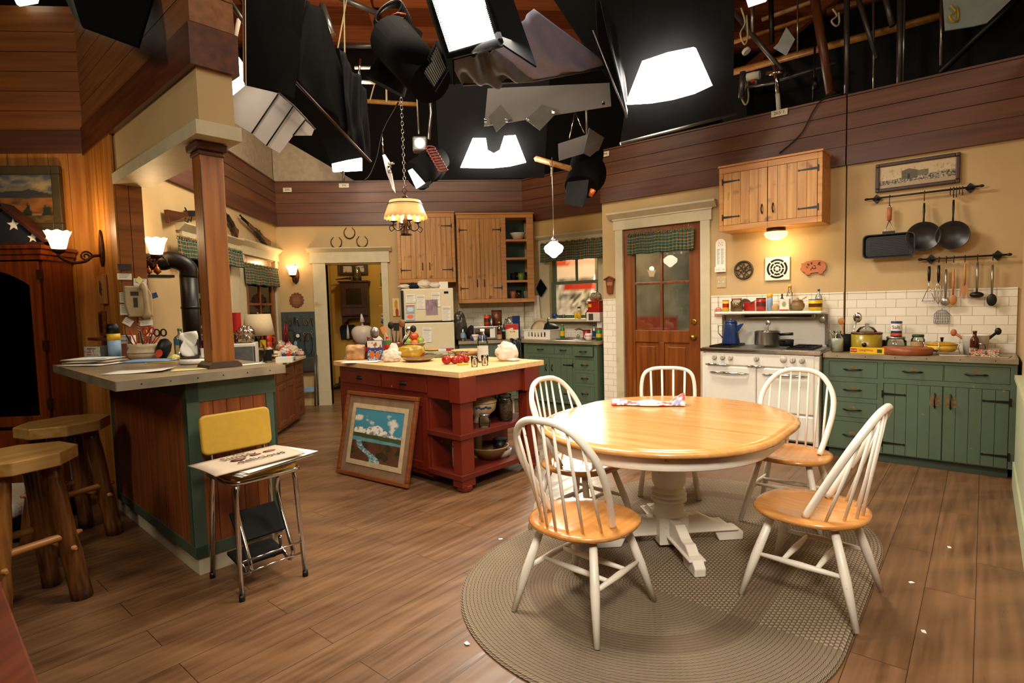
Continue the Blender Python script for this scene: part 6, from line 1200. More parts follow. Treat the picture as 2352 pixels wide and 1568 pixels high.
UT = [(-.05, -.75, .26, 'steel', 'ball', 'round steel strainer leaning left in the island utensil crock', .05), (-.045, -.9, .2, 'paper', 'flat', 'white slotted turner leaning far left in the island utensil crock', .03), (-.02, -.1, .27, 'black', 'ball', 'black ladle standing in the island utensil crock', .033), (.0, .06, .25, 'black', 'flat', 'black slotted turner in the island utensil crock', .03), (.02, .2, .29, 'midw', 'ball', 'dark wooden spoon highest in the island utensil crock', .035), (.035, .5, .24, 'chrome', 'ball', 'shiny steel spoon in the island utensil crock', .03), (.05, .62, .27, 'black', 'ball', 'black spoon leaning right in the island utensil crock', .032), (-.03, -.42, .24, W_, 'flat', 'wooden spatula leaning left in the island utensil crock', .028)]
for dx, a, L, m_, kd, lab, w in UT:
    t = thing('utensil', lab, 'utensil', p+Vector((dx, .0, h*.4)), 0, 'utensils in the island crock'); d = Vector((sin(a), .1*cos(a*3), cos(a))); b = MB(); b.tube([d*.0, d*(L-.06)], [.007, .006], 8); obj('handle', b, m_, t)
    b = MB(); c = d*(L-.02)
    if kd == 'ball': b.ball(c, w, w*.35, w*1.25, 14, 8)
    else: b.at(c, ry=a); b.box(-w, w, -.003, .003, -w*1.4, w*1.4)
    obj('head', b, m_, t)
p = G(889, 816)+Vector((0, .06, 0)); bottle('red sauce bottle with a green cap beside the utensil crock', p, sz(p, 42), sz(p, 8), 'rd', 'rd', 'grn', lz=(.6, .78)); lump('red_onion', 'dark red glossy onion left of the white towel', 'onion', G(886, 818)+Vector((0, .05, 0)), .035, .035, .065, C.setdefault('onion', M('red_onion_skin', '5a1210', .2)), 2, 0, .06, 2)
p = G(899, 831); lump('kitchen_towel', 'crumpled white towel at the front of the island beside the cookie box', 'towel', p+Vector((0, .03, 0)), sz(p, 23), .055, sz(p, 30), 'cloth', 6, 0, .42, 2.6); lump('kitchen_towel', 'upright twist of white towel behind the crumpled one on the island', 'towel', p+Vector((.01, .09, 0)), sz(p, 13), .04, sz(p, 42), 'cloth', 8, 0, .3, 2.6)
p = G(944, 820)+Vector((0, .05, 0)); lump('chip_bag', 'shiny yellow chip bag lying on the island', 'bag', p, sz(p, 33), .07, sz(p, 27), C.setdefault('foily', M('yellow_foil', 'b4901c', .3, .0, var=.2, sc=20., coat=.3, dirt='b03820', dk=(.64, .66), ds=12.)), 4, -.05, .16, 2.6)
p = G(961, 829); r = sz(p, 37); b = MB(); b.lathe([(0, 0), (r*.62, 0), (r*.95, .022), (r, .026), (r*.97, .028), (r*.62, .008), (0, .007)], 36, cap=False); single('plate', b, C.setdefault('goldp', M('gold_lustre', 'b08a58', .25, .6)), 'shallow gold-lustre plate near the front edge of the island', 'plate', p, 0)
p = G(944, 806)+Vector((.02, .2, 0)); r = sz(p, 28); t = thing('fruit_bowl', 'white fruit bowl on the island heaped with apples and oranges', 'bowl', p, 0); b = MB(); b.lathe([(0, 0), (r*.5, 0), (r*.6, .01), (r*.95, .075), (r*1.03, .08), (r*.92, .08), (r*.55, .02), (0, .015)], 30, cap=False); obj('bowl', b, 'white', t)
def fruit(name, lab, q, r, mt, stem='dkgrn', grp=None):
    t = thing(name, lab, name.replace('_', ' '), q, 0, grp); b = MB(); b.ball((0, 0, r*.92), r, r, r*.93, 18, 12, lambda v: 1-.1*max(0, abs(v.z)-.85)*6); obj('flesh', b, mt, t); b = MB(); b.tube([(0, 0, r*1.78), (.003, 0, r*2.0)], .0025, 5); obj('stem', b, stem, t); return t
for dx, dy, dz, r, m_, nm, lab in ((-.062, -.02, .055, .043, 'apple', 'apple', 'green apple at the left of the white fruit bowl'), (.07, .0, .06, .045, 'apple', 'apple', 'green apple at the right of the white fruit bowl'), (.0, .02, .095, .056, C.setdefault('gf', M('grapefruit_peel', 'c04a1e', .3)), 'grapefruit', 'large orange-red fruit on top of the white fruit bowl'), (.012, -.055, .045, .04, 'orange', 'orange', 'small orange at the front of the white fruit bowl')): fruit(nm, lab, p+Vector((dx, dy, dz)), r, m_)
p = G(1003, 822)+Vector((0, .12, 0)); lump('folded_cloth', 'sage-green cloth crumpled in the middle of the island', 'cloth', p, .12, .09, .05, 'sage', 5, -.2, .3, 2.4); q = G(992, 812)+Vector((.0, .42, 0)); b = MB(); b.lathe([(0, 0), (.1, 0), (.125, .018), (.12, .02), (.09, .008), (0, .008)], 30, cap=False); single('plate', b, 'logseat', 'round pale wooden plate behind the sage cloth on the island', 'plate', q, 0)
carton('navy and red packet lying behind the sage cloth', G(1018, 812)+Vector((.02, .35, 0)), .16, .06, .03, 'blu', -.3, lambda u, v: 'b82c20' if u > .55 else 'd8d4d8'); p = G(1062, 822)+Vector((.05, .35, 0)); b = MB(); b.lathe([(0, 0), (.12, 0), (.165, .045), (.16, .05), (.115, .012), (0, .01)], 32, cap=False); single('bowl', b, 'tan', 'shallow cream-rimmed wooden bowl behind the tomatoes', 'bowl', p, 0)
tp = [(1026, 837, 'tomato nearest the gold plate, at the left of the vine'), (1045, 836, 'second tomato from the left on the vine'), (1056, 835, 'third tomato from the left on the vine, hugging its neighbour'), (1070, 833, 'tomato farthest right on the vine, nearest the glasses'), (1060, 829, 'tomato behind the others on the vine')]
for i, (px, py, lab) in enumerate(tp): q = G(px, py)+Vector((0, .02, 0)); fruit('tomato', lab, q, sz(q, 11.5 if i == 0 else 9.5), 'tom', 'dkgrn', 'tomatoes on the vine')
q = G(1052, 832)+Vector((0, .04, .075)); b = MB(); b.tube(cat([(-.07, 0, -.005), (-.02, 0, .01), (.02, .01, .014), (.09, 0, .01)], 4), .004, 6)
for x in (-.07, -.02, .03, .08): b.tube([(x, 0, .0), (x+.012, -.012, .022), (x+.02, -.01, .016)], .002, 5); b.tube([(x, 0, .0), (x-.014, .0, .02)], .002, 5)
single('tomato_vine', b, 'dkgrn', 'dark green vine stem lying over the tomatoes', 'stem', q, A-.7)
p = G(1064, 838); b = MB(); b.tube([(-.05, 0, .008), (.045, 0, .008)], .0075, 8); b.m = 0; single('marker', b, 'ylw', 'yellow marker lying in front of the tomatoes', 'marker', p, -.0+.05)
p = G(1110, 832)+Vector((0, .03, 0)); t = bottle('clear glass liquor bottle with a white label on the island', p, sz(p, 76), sz(p, 12.5), 'clear', 'paper', C.setdefault('wl', M('white_bottle_label', 'c8c4b8', .6)), neck=.36, lz=(.1, .5))
for px, py, lab in ((1090, 842, 'empty shot glass nearest the island corner'), (1114, 839, 'empty shot glass in front of the liquor bottle')):
    p = G(px, py); r = sz(p, 8.5); h = sz(p, 24); b = MB(); b.lathe([(0, 0), (r*.85, 0), (r, h), (r*.9, h), (r*.75, h*.2), (0, h*.2)], 20, cap=False); single('shot_glass', b, 'clear', lab, 'glass', p, 0, 'shot glasses on the island')
p = G(1166, 829); lump('kitchen_towel', 'large crumpled white towel at the right end of the island', 'towel', p+Vector((0, .05, 0)), sz(p, 27), .075, sz(p, 44), 'cloth', 11, .2, .34, 1.9); lump('kitchen_towel', 'flat corner of white towel spread right of the large crumpled one', 'towel', p+Vector((.05, .0, 0)), .06, .04, .025, 'cloth', 13, 0, .3, 2.4)
# -- island shelves
I = lambda u, v, z: FI.p(2.785+u, 3.06+v, z)
US, LS = .4515, .1415
p = I(.20, .2, US); t = thing('pitcher', 'cream stoneware pitcher with a blue band on the island shelf', 'pitcher', p, rad(30)); b = MB(); b.lathe([(.05, 0), (.072, .04), (.07, .1), (.045, .15), (.055, .185), (.048, .185)], 22); obj('body', b, 'stone', t); b = MB(); b.tube([(.05, 0, .17), (.095, 0, .15), (.1, 0, .1), (.068, 0, .06)], .008, 8); obj('handle', b, 'stone', t); b = MB(); b.lathe([(.0725, .045), (.0735, .06)], 22, cap=False); obj('blue_band', b, 'blu', t)
p = I(.46, .24, US); t = thing('soup_tureen', 'big cream stoneware tureen with a domed lid on the island shelf', 'tureen', p, 0); b = MB(); b.lathe([(.075, 0), (.06, .03), (.07, .06), (.115, .1), (.125, .15), (.12, .17)], 28); obj('bowl', b, 'stone', t); b = MB(); b.lathe([(.13, .165), (.13, .175), (.1, .2), (.05, .235), (0, .24)], 28); obj('lid', b, 'stone', t)
b = MB()
for k in range(7): a = -1.9+k*.15; b.ball((.124*cos(a), .124*sin(a), .135+.006*sin(k*2)), .011, .011, .008, 8, 5)
obj('blue_pattern', b, 'blu', t)
jarr('small clear jar with a steel lid beside the tureen on the island shelf', I(.33, .08, US), .105, .045, 'jar', 'steel'); jarr('large glass jar of dried flowers on the island shelf', I(.62, .12, US), .22, .062, 'jar', 'jar', C.setdefault('potp', M('dried_petals', '6a4a34', .8, var=.45, sc=70.))); jarr('second glass jar behind the jar of dried flowers on the island shelf', I(.73, .26, US), .235, .06, 'jar', 'jar', 'stoned'); carton('small white box far back on the island shelf', I(.84, .3, US), .1, .08, .14, 'paper', A)
p = I(.2, .2, LS); t = thing('crock', 'tall yellow stoneware crock with a wire bail on the lower island shelf', 'crock', p, 0); b = MB(); b.lathe([(.08, 0), (.085, .01), (.085, .2), (.07, .225), (.07, .245)], 24); obj('body', b, 'stone', t); b = MB(); b.lathe([(.075, .245), (.075, .262), (0, .265)], 20); obj('lid', b, 'stoned', t); b = MB(); b.tube([(.088, 0, .2), (.07, -.06, .16), (0, -.1, .15), (-.07, -.06, .16), (-.088, 0, .2)], .003, 6); obj('bail', b, 'black', t)
p = I(.5, .2, LS); b = MB(); b.lathe([(0, 0), (.08, 0), (.16, .1), (.165, .11), (.15, .11), (.07, .02), (0, .02)], 30, cap=False); single('bowl', b, 'stoned', 'wide dark mixing bowl on the lower island shelf', 'bowl', p, 0); p = I(.46, .32, LS); jarr('big stoneware jar far back on the lower island shelf', p+Vector((0, 0, 0)), .25, .055, 'stoned', 'brn')
p = I(.63, .2, LS); b = MB(); b.lathe([(0, 0), (.085, 0), (.1, .05), (.1, .055), (.08, .05), (0, .02)], 26, cap=False); single('casserole', b, 'white', 'white oval dish on the lower island shelf', 'dish', p, 0); tin('dark tin stacked in the white dish on the lower island shelf', p+Vector((0, 0, .03)), .11, .06, 'black', 'matt')
# -- back counter and sink
G = lambda x, y: at(x, y, SNK)
BC = lambda x, dy=.3, z=SNK: Vector((x, 7.75+dy, z))
def bx(px, y): d = ray(px, 760); return d.x*y/d.y
def bp_(px, dy, z=SNK): return BC(bx(px, 7.75+dy), dy, z)
p = bp_(1054, .25); lump('foil_bag', 'big grey foil bag slumped beside the fridge', 'bag', p+Vector((.02, .1, 0)), .1, .1, .42, C.setdefault('foil', M('grey_foil_bag', '7a766e', .25, .5, var=.3, sc=9.)), 3, 0, .25, 2.2); bottle('small clear water bottle in front of the foil bag', bp_(1063, .12), .2, .034, 'plast', 'blu', 'lblu')
p = bp_(1120, .2); t = thing('toaster_oven', 'toaster oven with a glass door on the back counter', 'toaster oven', p, 0); b = MB(); b.box(-.2, .2, -.05, .22, .01, .19); obj('body', b, 'steel', t, bev=.006); b = MB(); b.box(-.18, .1, -.058, -.05, .04, .16); obj('door', b, 'dkglass', t); b = MB(); b.box(-.16, .08, -.075, -.065, .165, .172); obj('handle', b, 'chrome', t); b = MB(); b.box(.03, .1, -.06, -.058, .03, .17); obj('towel_slip', b, 'paper', t)
tin('orange coffee can on the toaster oven', p+Vector((.0, .05, .191)), .16, .045, 'orr', 'steel', 'brn', name='coffee_can'); tin('brown popcorn tin with a flat lid on the toaster oven', p+Vector((.14, .1, .191)), .22, .075, C.setdefault('brntin', M('brown_tin', '6a3418', .35)), 'black', name='tin'); carton('dark box with a white diamond between the two cans on the toaster oven', p+Vector((.055, .0, .191)), .05, .05, .15, 'black', 0, lambda u, v: 'd8d0c0' if abs(u-.5)*.9+abs(v-.4)*.6 < .2 else '1a1614')
lump('dark_cloth', 'dark brown cloth heap at the left of the toaster oven', 'cloth', bp_(1084, .5), .09, .08, .2, C.setdefault('dbr', M('dark_brown_cloth', '2a1a14', .8)), 4, 0, .3, 2.4); carton('white slip of card leaning on the dark cloth heap', bp_(1093, .18), .1, .02, .05, 'paper', .1); b = MB(); b.box(-.12, .1, -.08, .06, 0, .07); single('blue_packet', b, 'blu', 'blue packet lying in front of the toaster oven', 'packet', bp_(1100, .1), .1, bev=.02)
q = bp_(1091, .05); mug('white mug with red stripes on the back counter near the fridge', q, .085, .048, 'white', 'rd', 2.6)
q = bp_(1147, .08); bottle('amber honey bottle with a yellow cap on the back counter', q, .25, .036, 'amber', 'ylw', 'tan', lz=(.05, .3), liq='orange'); bottle('slim dark spice bottle right of the honey bottle', bp_(1157, .12), .23, .026, 'black', 'lblu', 'lblu', lz=(.5, .6))
def soda(u, v): return 'b8281c' if v > .62+.25*u*(u < .6)-.0 or (v > .93) else ('c04a38' if .45 < v < .56 and .35 < u < .95 and fbm(u*22, v*9) > .5 else 'e8d8b4')
carton('red and cream cardboard box behind the dish rack', bp_(1175, .22), .19, .08, .21, 'stone', 0, soda); lump('produce_bag', 'clear bag of greens behind the red and cream box', 'bag', bp_(1172, .5), .1, .08, .3, 'plast', 6, 0, .3, 2.4); b = MB(); b.box(-.06, .06, -.01, .01, 0, .32); single('cookbook', b, 'blu', 'blue upright book behind the dish rack', 'book', bp_(1186, .45), .5)
# dish rack, dishes, towel
p = FK.p(-4.72, -.33, SNK); t = thing('dish_rack', 'white plastic dish rack with cut-out slots beside the sink', 'dish rack', p, FK.rz); b = MB(); W2, D2, H2 = .23, .17, .13
for s in (-1, 1):
    b.prism([(s*W2*.94, 0), (s*W2, H2), (s*(W2-.008), H2), (s*(W2*.94-.008), 0)][::s], -D2, D2, 1)
    cells(b, -W2*.97, W2*.97, .0, H2, s*D2-.004, s*D2+.004, [(x-.014, x+.014, .035, .1) for x in (-.14, -.085, -.03, .025, .08, .135)] if s < 0 else [])
b.box(-W2*.94, W2*.94, -D2, D2, 0, .008); b.box(-W2-.01, W2+.01, -D2-.01, -D2+.004, H2-.008, H2+.004); b.box(-W2-.01, -W2+.006, -D2, D2, H2-.008, H2+.004); b.box(W2-.006, W2+.01, -D2, D2, H2-.008, H2+.004); obj('basket', b, 'white', t)
for x, r, lab, rx_ in ((-.12, .125, 'tan stoneware plate upright at the left of the dish rack', 64), (-.07, .12, 'second tan plate leaning in the dish rack', 60)):
    b = MB(); b.at((0, 0, r*.92), rx=rad(rx_)); b.lathe([(0, 0), (r*.6, 0), (r, .014), (r*.6, .006), (0, .006)], 28, cap=False); single('plate', b, 'stone', lab, 'plate', FK.p(-4.72+x+.02, -.3+x*.3, SNK+.02), FK.rz, 'plates in the dish rack')
t = thing('saucepan', 'upturned dark saucepan in the dish rack', 'pan', FK.p(-4.6, -.33, SNK+.04), FK.rz); b = MB(); b.at((0, 0, .1), ry=rad(20)); b.lathe([(.1, -.09), (.105, -.08), (.1, .04), (.085, .06), (0, .065)], 26); obj('pot', b, 'matt', t); b = MB(); b.tube([(-.02, -.03, .165), (-.03, -.04, .22), (-.01, -.05, .24), (.01, -.05, .235)], .012, 8); obj('handle', b, 'chrome', t)
bottle('green dish-soap bottle with a clear cap beside the dish rack', FK.p(-4.43, -.3, SNK), .2, .032, 'grn', 'plast', 'ylw', neck=.5)
t = thing('dish_towel', 'dark striped towel draped over the counter edge by the dish rack', 'towel', (bx(1184, 7.715), 7.715, .6), 0); b = MB(); b.sheet(lambda u, v: ((u-.5)*.16*(1.1-.2*v)+.0, -.012-.012*sin(u*14+1)*(1-.4*v) if v < .85 else -.012+(v-.85)*1.1, v*.345 if v < .85 else .33+.012*sin(u*9)), 24, 20); obj('cloth', b, 'black', t, solid=.006); b = MB()
for u_ in (.12, .3, .5, .68, .86): b.sheet(lambda u, v: ((u_-.5+.012*u)*.16*(1.1-.2*v), -.018-.012*sin(u_*14+1)*(1-.4*v), v*.29), 1, 8)
obj('stripe', b, 'lblu', t)
# sink
t = thing('sink', 'steel sink set in the worktop under the window', 'sink', FK.p(-4.2, -.33, SNK), FK.rz); b = MB(); b.tube([(x, y, .004) for x, y in [(-.2, -.16), (.2, -.16), (.2, .16), (-.2, .16)]], .012, 6, True); b.box(-.19, .19, -.15, .15, 0, .002); obj('basin_rim', b, 'steel', t); b = MB(); b.box(-.12, .12, .19, .25, 0, .012); b.tube(cat([(0, .22, .01), (0, .2, .1), (-.02, .12, .13), (-.03, .05, .12), (-.03, .04, .1)], 4), .011, 8); obj('faucet', b, 'chrome', t)
for s in (-1, 1): b = MB(); b.lathe([(.02, .012), (.022, .03), (.012, .05)], 12, (s*.1, .22, 0)); obj('tap', b, 'chrome', t)
def K(px, py, off): u, z = FK.uz(px, py, off); return FK.p(u, -off, SNK)
tin('red enamel canister right of the faucet', K(1348, 770, .2), .12, .05, 'rd', 'black', name='canister'); mug('white mug with red stripes at the right of the sink', K(1352, 776, .42), .085, .05, 'white', 'rd', 2.2); tin('green coffee canister with a red lid at the right end of the sink counter', K(1376, 776, .42), .16, .038, 'grn', 'rd', 'ylw', name='canister', bz=(.25, .55)); bottle('clear bottle with a blue label behind the green canister', K(1365, 768, .3), .2, .03, 'plast', 'blu', 'blu')
p = K(1362, 760, .16); t = thing('coffee_maker', 'white appliance with a keypad at the right of the sink window', 'coffee maker', (p.x, p.y, SNK), FK.rz); z0, z1 = FK.uz(1370, 738, .16)[1]-SNK, FK.uz(1370, 717, .16)[1]-SNK; b = MB(); b.box(-.06, .15, -.07, .07, z0, z1); b.box(.07, .15, -.02, .07, 0, z0); obj('body', b, 'white', t, bev=.008); b = MB(); b.box(-.02, .05, -.073, -.07, z0+.02, z1-.015); obj('keypad', b, 'tin', t)
q = Vector((p.x, p.y, SNK+z1+.001)); t = thing('canister', 'square red canister standing on the white appliance', 'canister', q, FK.rz); b = MB(); b.box(-.045, .14, -.06, .06, 0, .135); obj('body', b, 'rd', t, bev=.012); b = MB(); b.box(-.05, .145, -.065, .065, .135, .15); obj('lid', b, 'rd', t, bev=.006); b = MB(); b.box(-.03, .02, -.062, -.06, .07, .11); obj('label', b, 'ylw', t)
lump('produce_bag', 'clear bag of vegetables on top of the red canister', 'bag', q+FK.x*.05+Vector((0, 0, .151)), .085, .06, .12, C.setdefault('veg', M('bagged_vegetables', 'a8a078', .25, var=.4, sc=24., coat=.4, dirt='b03020', dk=(.55, .6))), 3, FK.rz, .3, 3)
def sill(px, py, off=.09): u, z = FK.uz(px, py, off); return FK.p(u, -off, 1.1965)
mug('small blue mug on the window sill', sill(1274, 720), .075, .04, 'blu', None, 1); bottle('little yellow sauce bottle on the window sill', sill(1322, 720), .1, .018, 'ylw', 'paper'); jarr('small clear glass jar on the window sill', sill(1294, 720), .06, .028, 'jar', 'jar'); bottle('clear bottle of brown liquid at the right of the window sill', sill(1349, 718), .12, .028, 'amber', 'steel')
t = thing('figurine', 'small white and yellow figurine with a black cap on the window sill', 'figurine', sill(1330, 720), 0); b = MB(); b.lathe([(.03, 0), (.032, .05), (.022, .09), (0, .1)], 16); obj('body', b, 'ylw', t); b = MB(); b.ball((0, 0, .125), .027); obj('head', b, 'paper', t); b = MB(); b.lathe([(.025, .14), (.018, .16), (0, .165)], 14); obj('cap', b, 'black', t)
p = Vector((1.06, 8.2, 0)); u, z = FK.uz(1238, 662, .1); t = thing('pot_holder', 'black diamond pot holder hung beside the open green shelves', 'pot holder', FK.p(u, -.05, z), FK.rz); b = MB(); b.prism([(0, .14), (.11, .0), (0, -.13), (-.08, .0)], -.02, 0, 1); obj('pad', b, 'blk', t, bev=.008)
u, z = FK.uz(1232, 708, .08); b = MB(); b.sheet(lambda q, v: ((q-.5)*.1*(1.25-.6*v), -.012*sin(q*11)-.01, (v-.5)*.38), 16, 8); single('dish_towel', b, 'cloth', 'cream towel hanging beside the open green shelves', 'towel', FK.p(u, -.06, z), FK.rz, solid=.006)
# open shelf crockery
zs_ = [1.445+.055]+[1.445+q+.03 for q in sorted([q-.03 for q in sh])]
def os_(px, k, off=.14): d = ray(px, 600); y = 8.46-.33+off; return Vector((d.x*y/d.y, y, zs_[k]+.001))
p = os_(1191, 3); b = MB(); b.lathe([(0, 0), (.06, 0), (.115, .095), (.12, .1), (.105, .1), (.055, .015), (0, .015)], 28, cap=False); single('bowl', b, 'white', 'white mixing bowl on the top open green shelf', 'bowl', p, 0)
for px, k, m_, lab in ((1179, 1, 'matt', 'dark mug at the left of the second open shelf'), (1196, 1, 'apple', 'pale green mug in the middle of the second open shelf'), (1176, 0, 'terra', 'tan mug at the left of the bottom open shelf'), (1208, 0, 'sage', 'green and cream mug at the right of the bottom open shelf')): mug(lab, os_(px, k), .105, .045, m_, None, .3, 'mugs on the open shelves')
for px, k, lab in ((1187, 1, 'dark glass beside the dark mug on the second open shelf'), (1211, 1, 'clear glass at the right of the second open shelf'), (1190, 0, 'dark glass behind the mugs on the bottom open shelf')): b = MB(); b.lathe([(0, 0), (.035, 0), (.042, .12), (.038, .12), (.03, .01), (0, .01)], 16, cap=False); single('drinking_glass', b, 'jar', lab, 'glass', os_(px, k, .2), 0, 'glasses on the open shelves')
# fridge top and fridge papers
F0 = (-.82, 7.735)
for x, sx, h, m_, lab, sd in ((.05, .12, .07, 'cloth', 'cream cloth hanging over the left of the fridge top', 3), (.16, .1, .09, 'navy', 'navy patterned cloth at the left of the fridge top', 5), (.3, .11, .12, 'cloth', 'cream folded bundle in the middle of the fridge top', 7), (.45, .1, .09, 'cloth', 'cream rolled towel at the right of the fridge top', 9)): lump('cloth_bundle', lab, 'cloth', (F0[0]+x, F0[1]+.16, 1.661), sx, .1, h, m_, sd, 0, .25, 2.6)
carton('white box with a blue lid on the fridge top', (F0[0]+.57, F0[1]+.15, 1.661), .12, .12, .09, 'paper'); 
ff = Fr((0, 7.735, 0), 0)
def fpap(px0, py0, px1, py1, lab, fn=None, m_='paper', lines=True, rot=0, name='paper_note'):
    a, c = ff.uz(px0, py0), ff.uz(px1, py1); w, h = abs(c[0]-a[0]), abs(a[1]-c[1]); b = MB(); b.M = Matrix.Rotation(rot, 4, 'Y'); mt = [m_, bpy.data.materials['note_print']]
    b.box(-w/2, w/2, -.0015, 0, -h/2, h/2)
    if lines:
        b.m = 1; n = max(3, int(h/.016))
        for i in range(1, n): b.box(-w*.42, w*(.40-.12*(i*7 % 3)), -.002, -.0015, h/2-i*h/n-.002, h/2-i*h/n+.001)
        b.box(-w*.42, w*.42, -.0022, -.0015, h*.3, h*.34)
    if fn: b.m = 0; b.at((0, -.002, 0)); b.pic(w*.96, h*.96, fn, 30, 20); mt = ['vcg', 'paper']
    single(name, b, mt, lab, 'paper', ff.p((a[0]+c[0])/2, -.003, (a[1]+c[1])/2), 0, 'papers on the fridge')
fpap(932, 676, 955, 695, 'handwritten note at the top left of the freezer door'); fpap(956, 677, 977, 709, 'tall printed list beside the handwritten note on the freezer door'); fpap(990, 672, 1012, 704, 'white sheet pinned at the top centre of the freezer door'); fpap(1015, 703, 1036, 736, 'printed sheet at the lower right of the freezer door'); fpap(970, 752, 992, 785, 'printed list on the lower fridge door', rot=.05)
mp = lambda a, c, d: (lambda u, v: a if v > .86 else (c if (u-.5)**2*3+(v-.45)**2*5+.5*(fbm(u*6, v*6)-.5) < .42 else d))
fpap(932, 701, 953, 718, 'small blue and red map on the freezer door', mp('c03a2c', 'c8d0d8', '8ab0c0'), lines=False); fpap(932, 718, 953, 735, 'small orange map below the blue map on the freezer door', mp('d8705a', 'e0783c', 'a8c0c8'), lines=False)
fpap(977, 688, 1006, 722, 'mauve plastic sleeve in the middle of the freezer door', lambda u, v: lerp('7a5a6a', 'a8909a', fbm(u*6, v*6, 2)*1.2), lines=False, name='plastic_sleeve')
u, z = FB.uz(910, 705, .02); b = MB(); b.pic(.1, .26, lambda u, v: 'c88a2c' if (u-.5)**2+(v-.65)**2*.8 < .06 else ('a83a24' if (u-.6)**2+(v-.2)**2 < .06 else 'dcc890'), 20, 30); single('printed_card', b, 'vcg', 'tall cream card with orange fruit on the wall left of the fridge', 'card', FB.p(u, -.02, z), 0, solid=.004)
# -- stove top
def ST(px, py, off): u, z = FS.uz(px, py, off); return FS.p(u, -off, .961)
p = ST(1679, 788, .32); t = thing('coffee_pot', 'speckled blue enamel coffee pot on the left burner', 'coffee pot', p, FS.rz); r = .085; h = .215
b = MB(); b.lathe([(r, 0), (r*1.02, .01), (r*.7, h*.92), (r*.68, h)], 24); obj('body', b, 'blu2', t); b = MB(); b.lathe([(r*.72, h), (r*.55, h+.02), (.012, h+.028), (.014, h+.04), (0, h+.045)], 20); obj('lid', b, 'blu2', t); b = MB(); b.tube([(-r*.7, 0, h*.9), (-r*1.5, 0, h*.85), (-r*1.5, 0, h*.5), (-r*.95, 0, h*.25)], .006, 8); obj('handle', b, 'steel', t); b = MB(); b.prism([(r*.7, h*.5), (r*1.45, h*.93), (r*1.3, h*.97), (r*.66, h*.85)], -.018, .018, 1); obj('spout', b, 'blu2', t, bev=.006)
p = ST(1762, 792, .32); t = thing('stock_pot', 'steel stock pot with a black handle in the middle of the stove', 'pot', p, FS.rz); b = MB(); r = .115; b.lathe([(0, 0), (r*.96, 0), (r, .008), (r, .125), (r*1.04, .13), (r*.97, .13), (r*.96, .02), (0, .015)], 30, cap=False); obj('pot', b, 'steel', t); b = MB(); b.lathe([(r*.9, .135), (r*.88, .138), (0, .14)], 26); obj('lid', b, 'chrome', t); b = MB(); b.tube([(r, 0, .1), (r+.05, -.01, .105), (r+.12, -.02, .11)], [.012, .013, .014], 8); obj('handle', b, 'black', t); b = MB(); b.tube([(0, .02, .14), (0, .03, .2)], .006, 6); b.ball((0, .03, .21), .024, .01, .028); obj('ladle', b, 'steel', t)
p = ST(1806, 790, .42); t = thing('saucepan', 'small black saucepan beside the steel stock pot on the stove', 'pan', p, FS.rz); b = MB(); b.lathe([(0, 0), (.06, 0), (.065, .06), (.06, .06), (.055, .01), (0, .01)], 22, cap=False); obj('pan', b, 'matt', t); b = MB(); b.tube([(-.0, -.06, .05), (-.03, -.16, .06)], .009, 8); obj('handle', b, 'black', t)
def SH(px, off=.2): u, z = FS.uz(px, 718, off); return FS.p(u, -off, SHF)
tin('red and yellow can at the left end of the stove shelf', SH(1667, .22), .115, .032, 'ylw', 'rd', 'rd'); jarr('wide glass jar of dried pasta on the stove shelf', SH(1692, .2), .135, .058, 'jar', 'terra', C.setdefault('pasta', M('dried_pasta', 'a87a34', .6, var=.35, sc=60.)))
p = SH(1712, .12); b = MB(); b.at((0, 0, .07), rx=PI/2); b.lathe([(0, -.03), (.05, -.02), (.06, 0), (.055, 0), (0, -.02)], 22, cap=False); b.M = None; b.tube([(.05, 0, .08), (.16, -.02, .13)], .006, 6); single('sieve', b, 'steel', 'steel sieve with a handle behind the pasta jar', 'sieve', p, FS.rz); carton('flat red packet behind the sieve on the stove shelf', SH(1722, .1), .1, .04, .09, 'rd', FS.rz)
tin('dark label tomato can with a red body on the stove shelf', SH(1748, .2), .13, .045, 'rd', 'black', 'dkred'); t = tin('pale blue spray can with a yellow cap on the stove shelf', SH(1768, .2), .165, .026, 'lblu', 'ylw', None, 'spray_can'); b = MB(); b.lathe([(.026, .125), (.027, .165), (.02, .17), (0, .17)], 18); obj('cap', b, 'ylw', t)
lump('garlic_jar', 'small round wooden pot in front of the dark bottle on the stove shelf', 'pot', SH(1781, .2), .036, .036, .07, 'tan', 2, 0, .04, 2); bottle('small dark bottle with a grey cap on the stove shelf', SH(1796, .12), .165, .025, 'black', 'tin', 'ppl'); carton('white square tin with a pointed top on the stove shelf', SH(1803, .22), .085, .07, .115, 'paper', FS.rz, lambda u, v: 'b03024' if v < .12 else ('8a9a6a' if (u-.5)**2+(v-.55)**2 < .05 else 'd8d0bc'), 'tin', 'tin')
bottle('clear oil bottle with a yellow cap at the back of the stove shelf', SH(1814, .1), .25, .03, 'plast', 'ylw', 'paper', liq='ylw', neck=.5); p = SH(1832, .2); t = thing('sugar_bowl', 'brown stoneware sugar bowl on the stove shelf', 'bowl', p, 0); b = MB(); b.lathe([(.04, 0), (.06, .03), (.062, .06), (.045, .085), (.048, .09)], 22); obj('bowl', b, 'stoned', t); b = MB(); b.lathe([(.05, .09), (.03, .105), (.008, .11), (.01, .12), (0, .124)], 18); obj('lid', b, 'stoned', t); b = MB(); b.tube([(.02, 0, .09), (.09, 0, .13)], .005, 6); obj('spoon', b, W_, t)
tin('yellow tub with a navy lid at the right end of the stove shelf', SH(1873, .2), .105, .058, 'ylw', 'blu', 'brn', 'tub', (.3, .62), cat_='tub'); bottle('clear water bottle with a blue cap behind the yellow tub', SH(1880, .08), .2, .03, 'plast', 'blu')
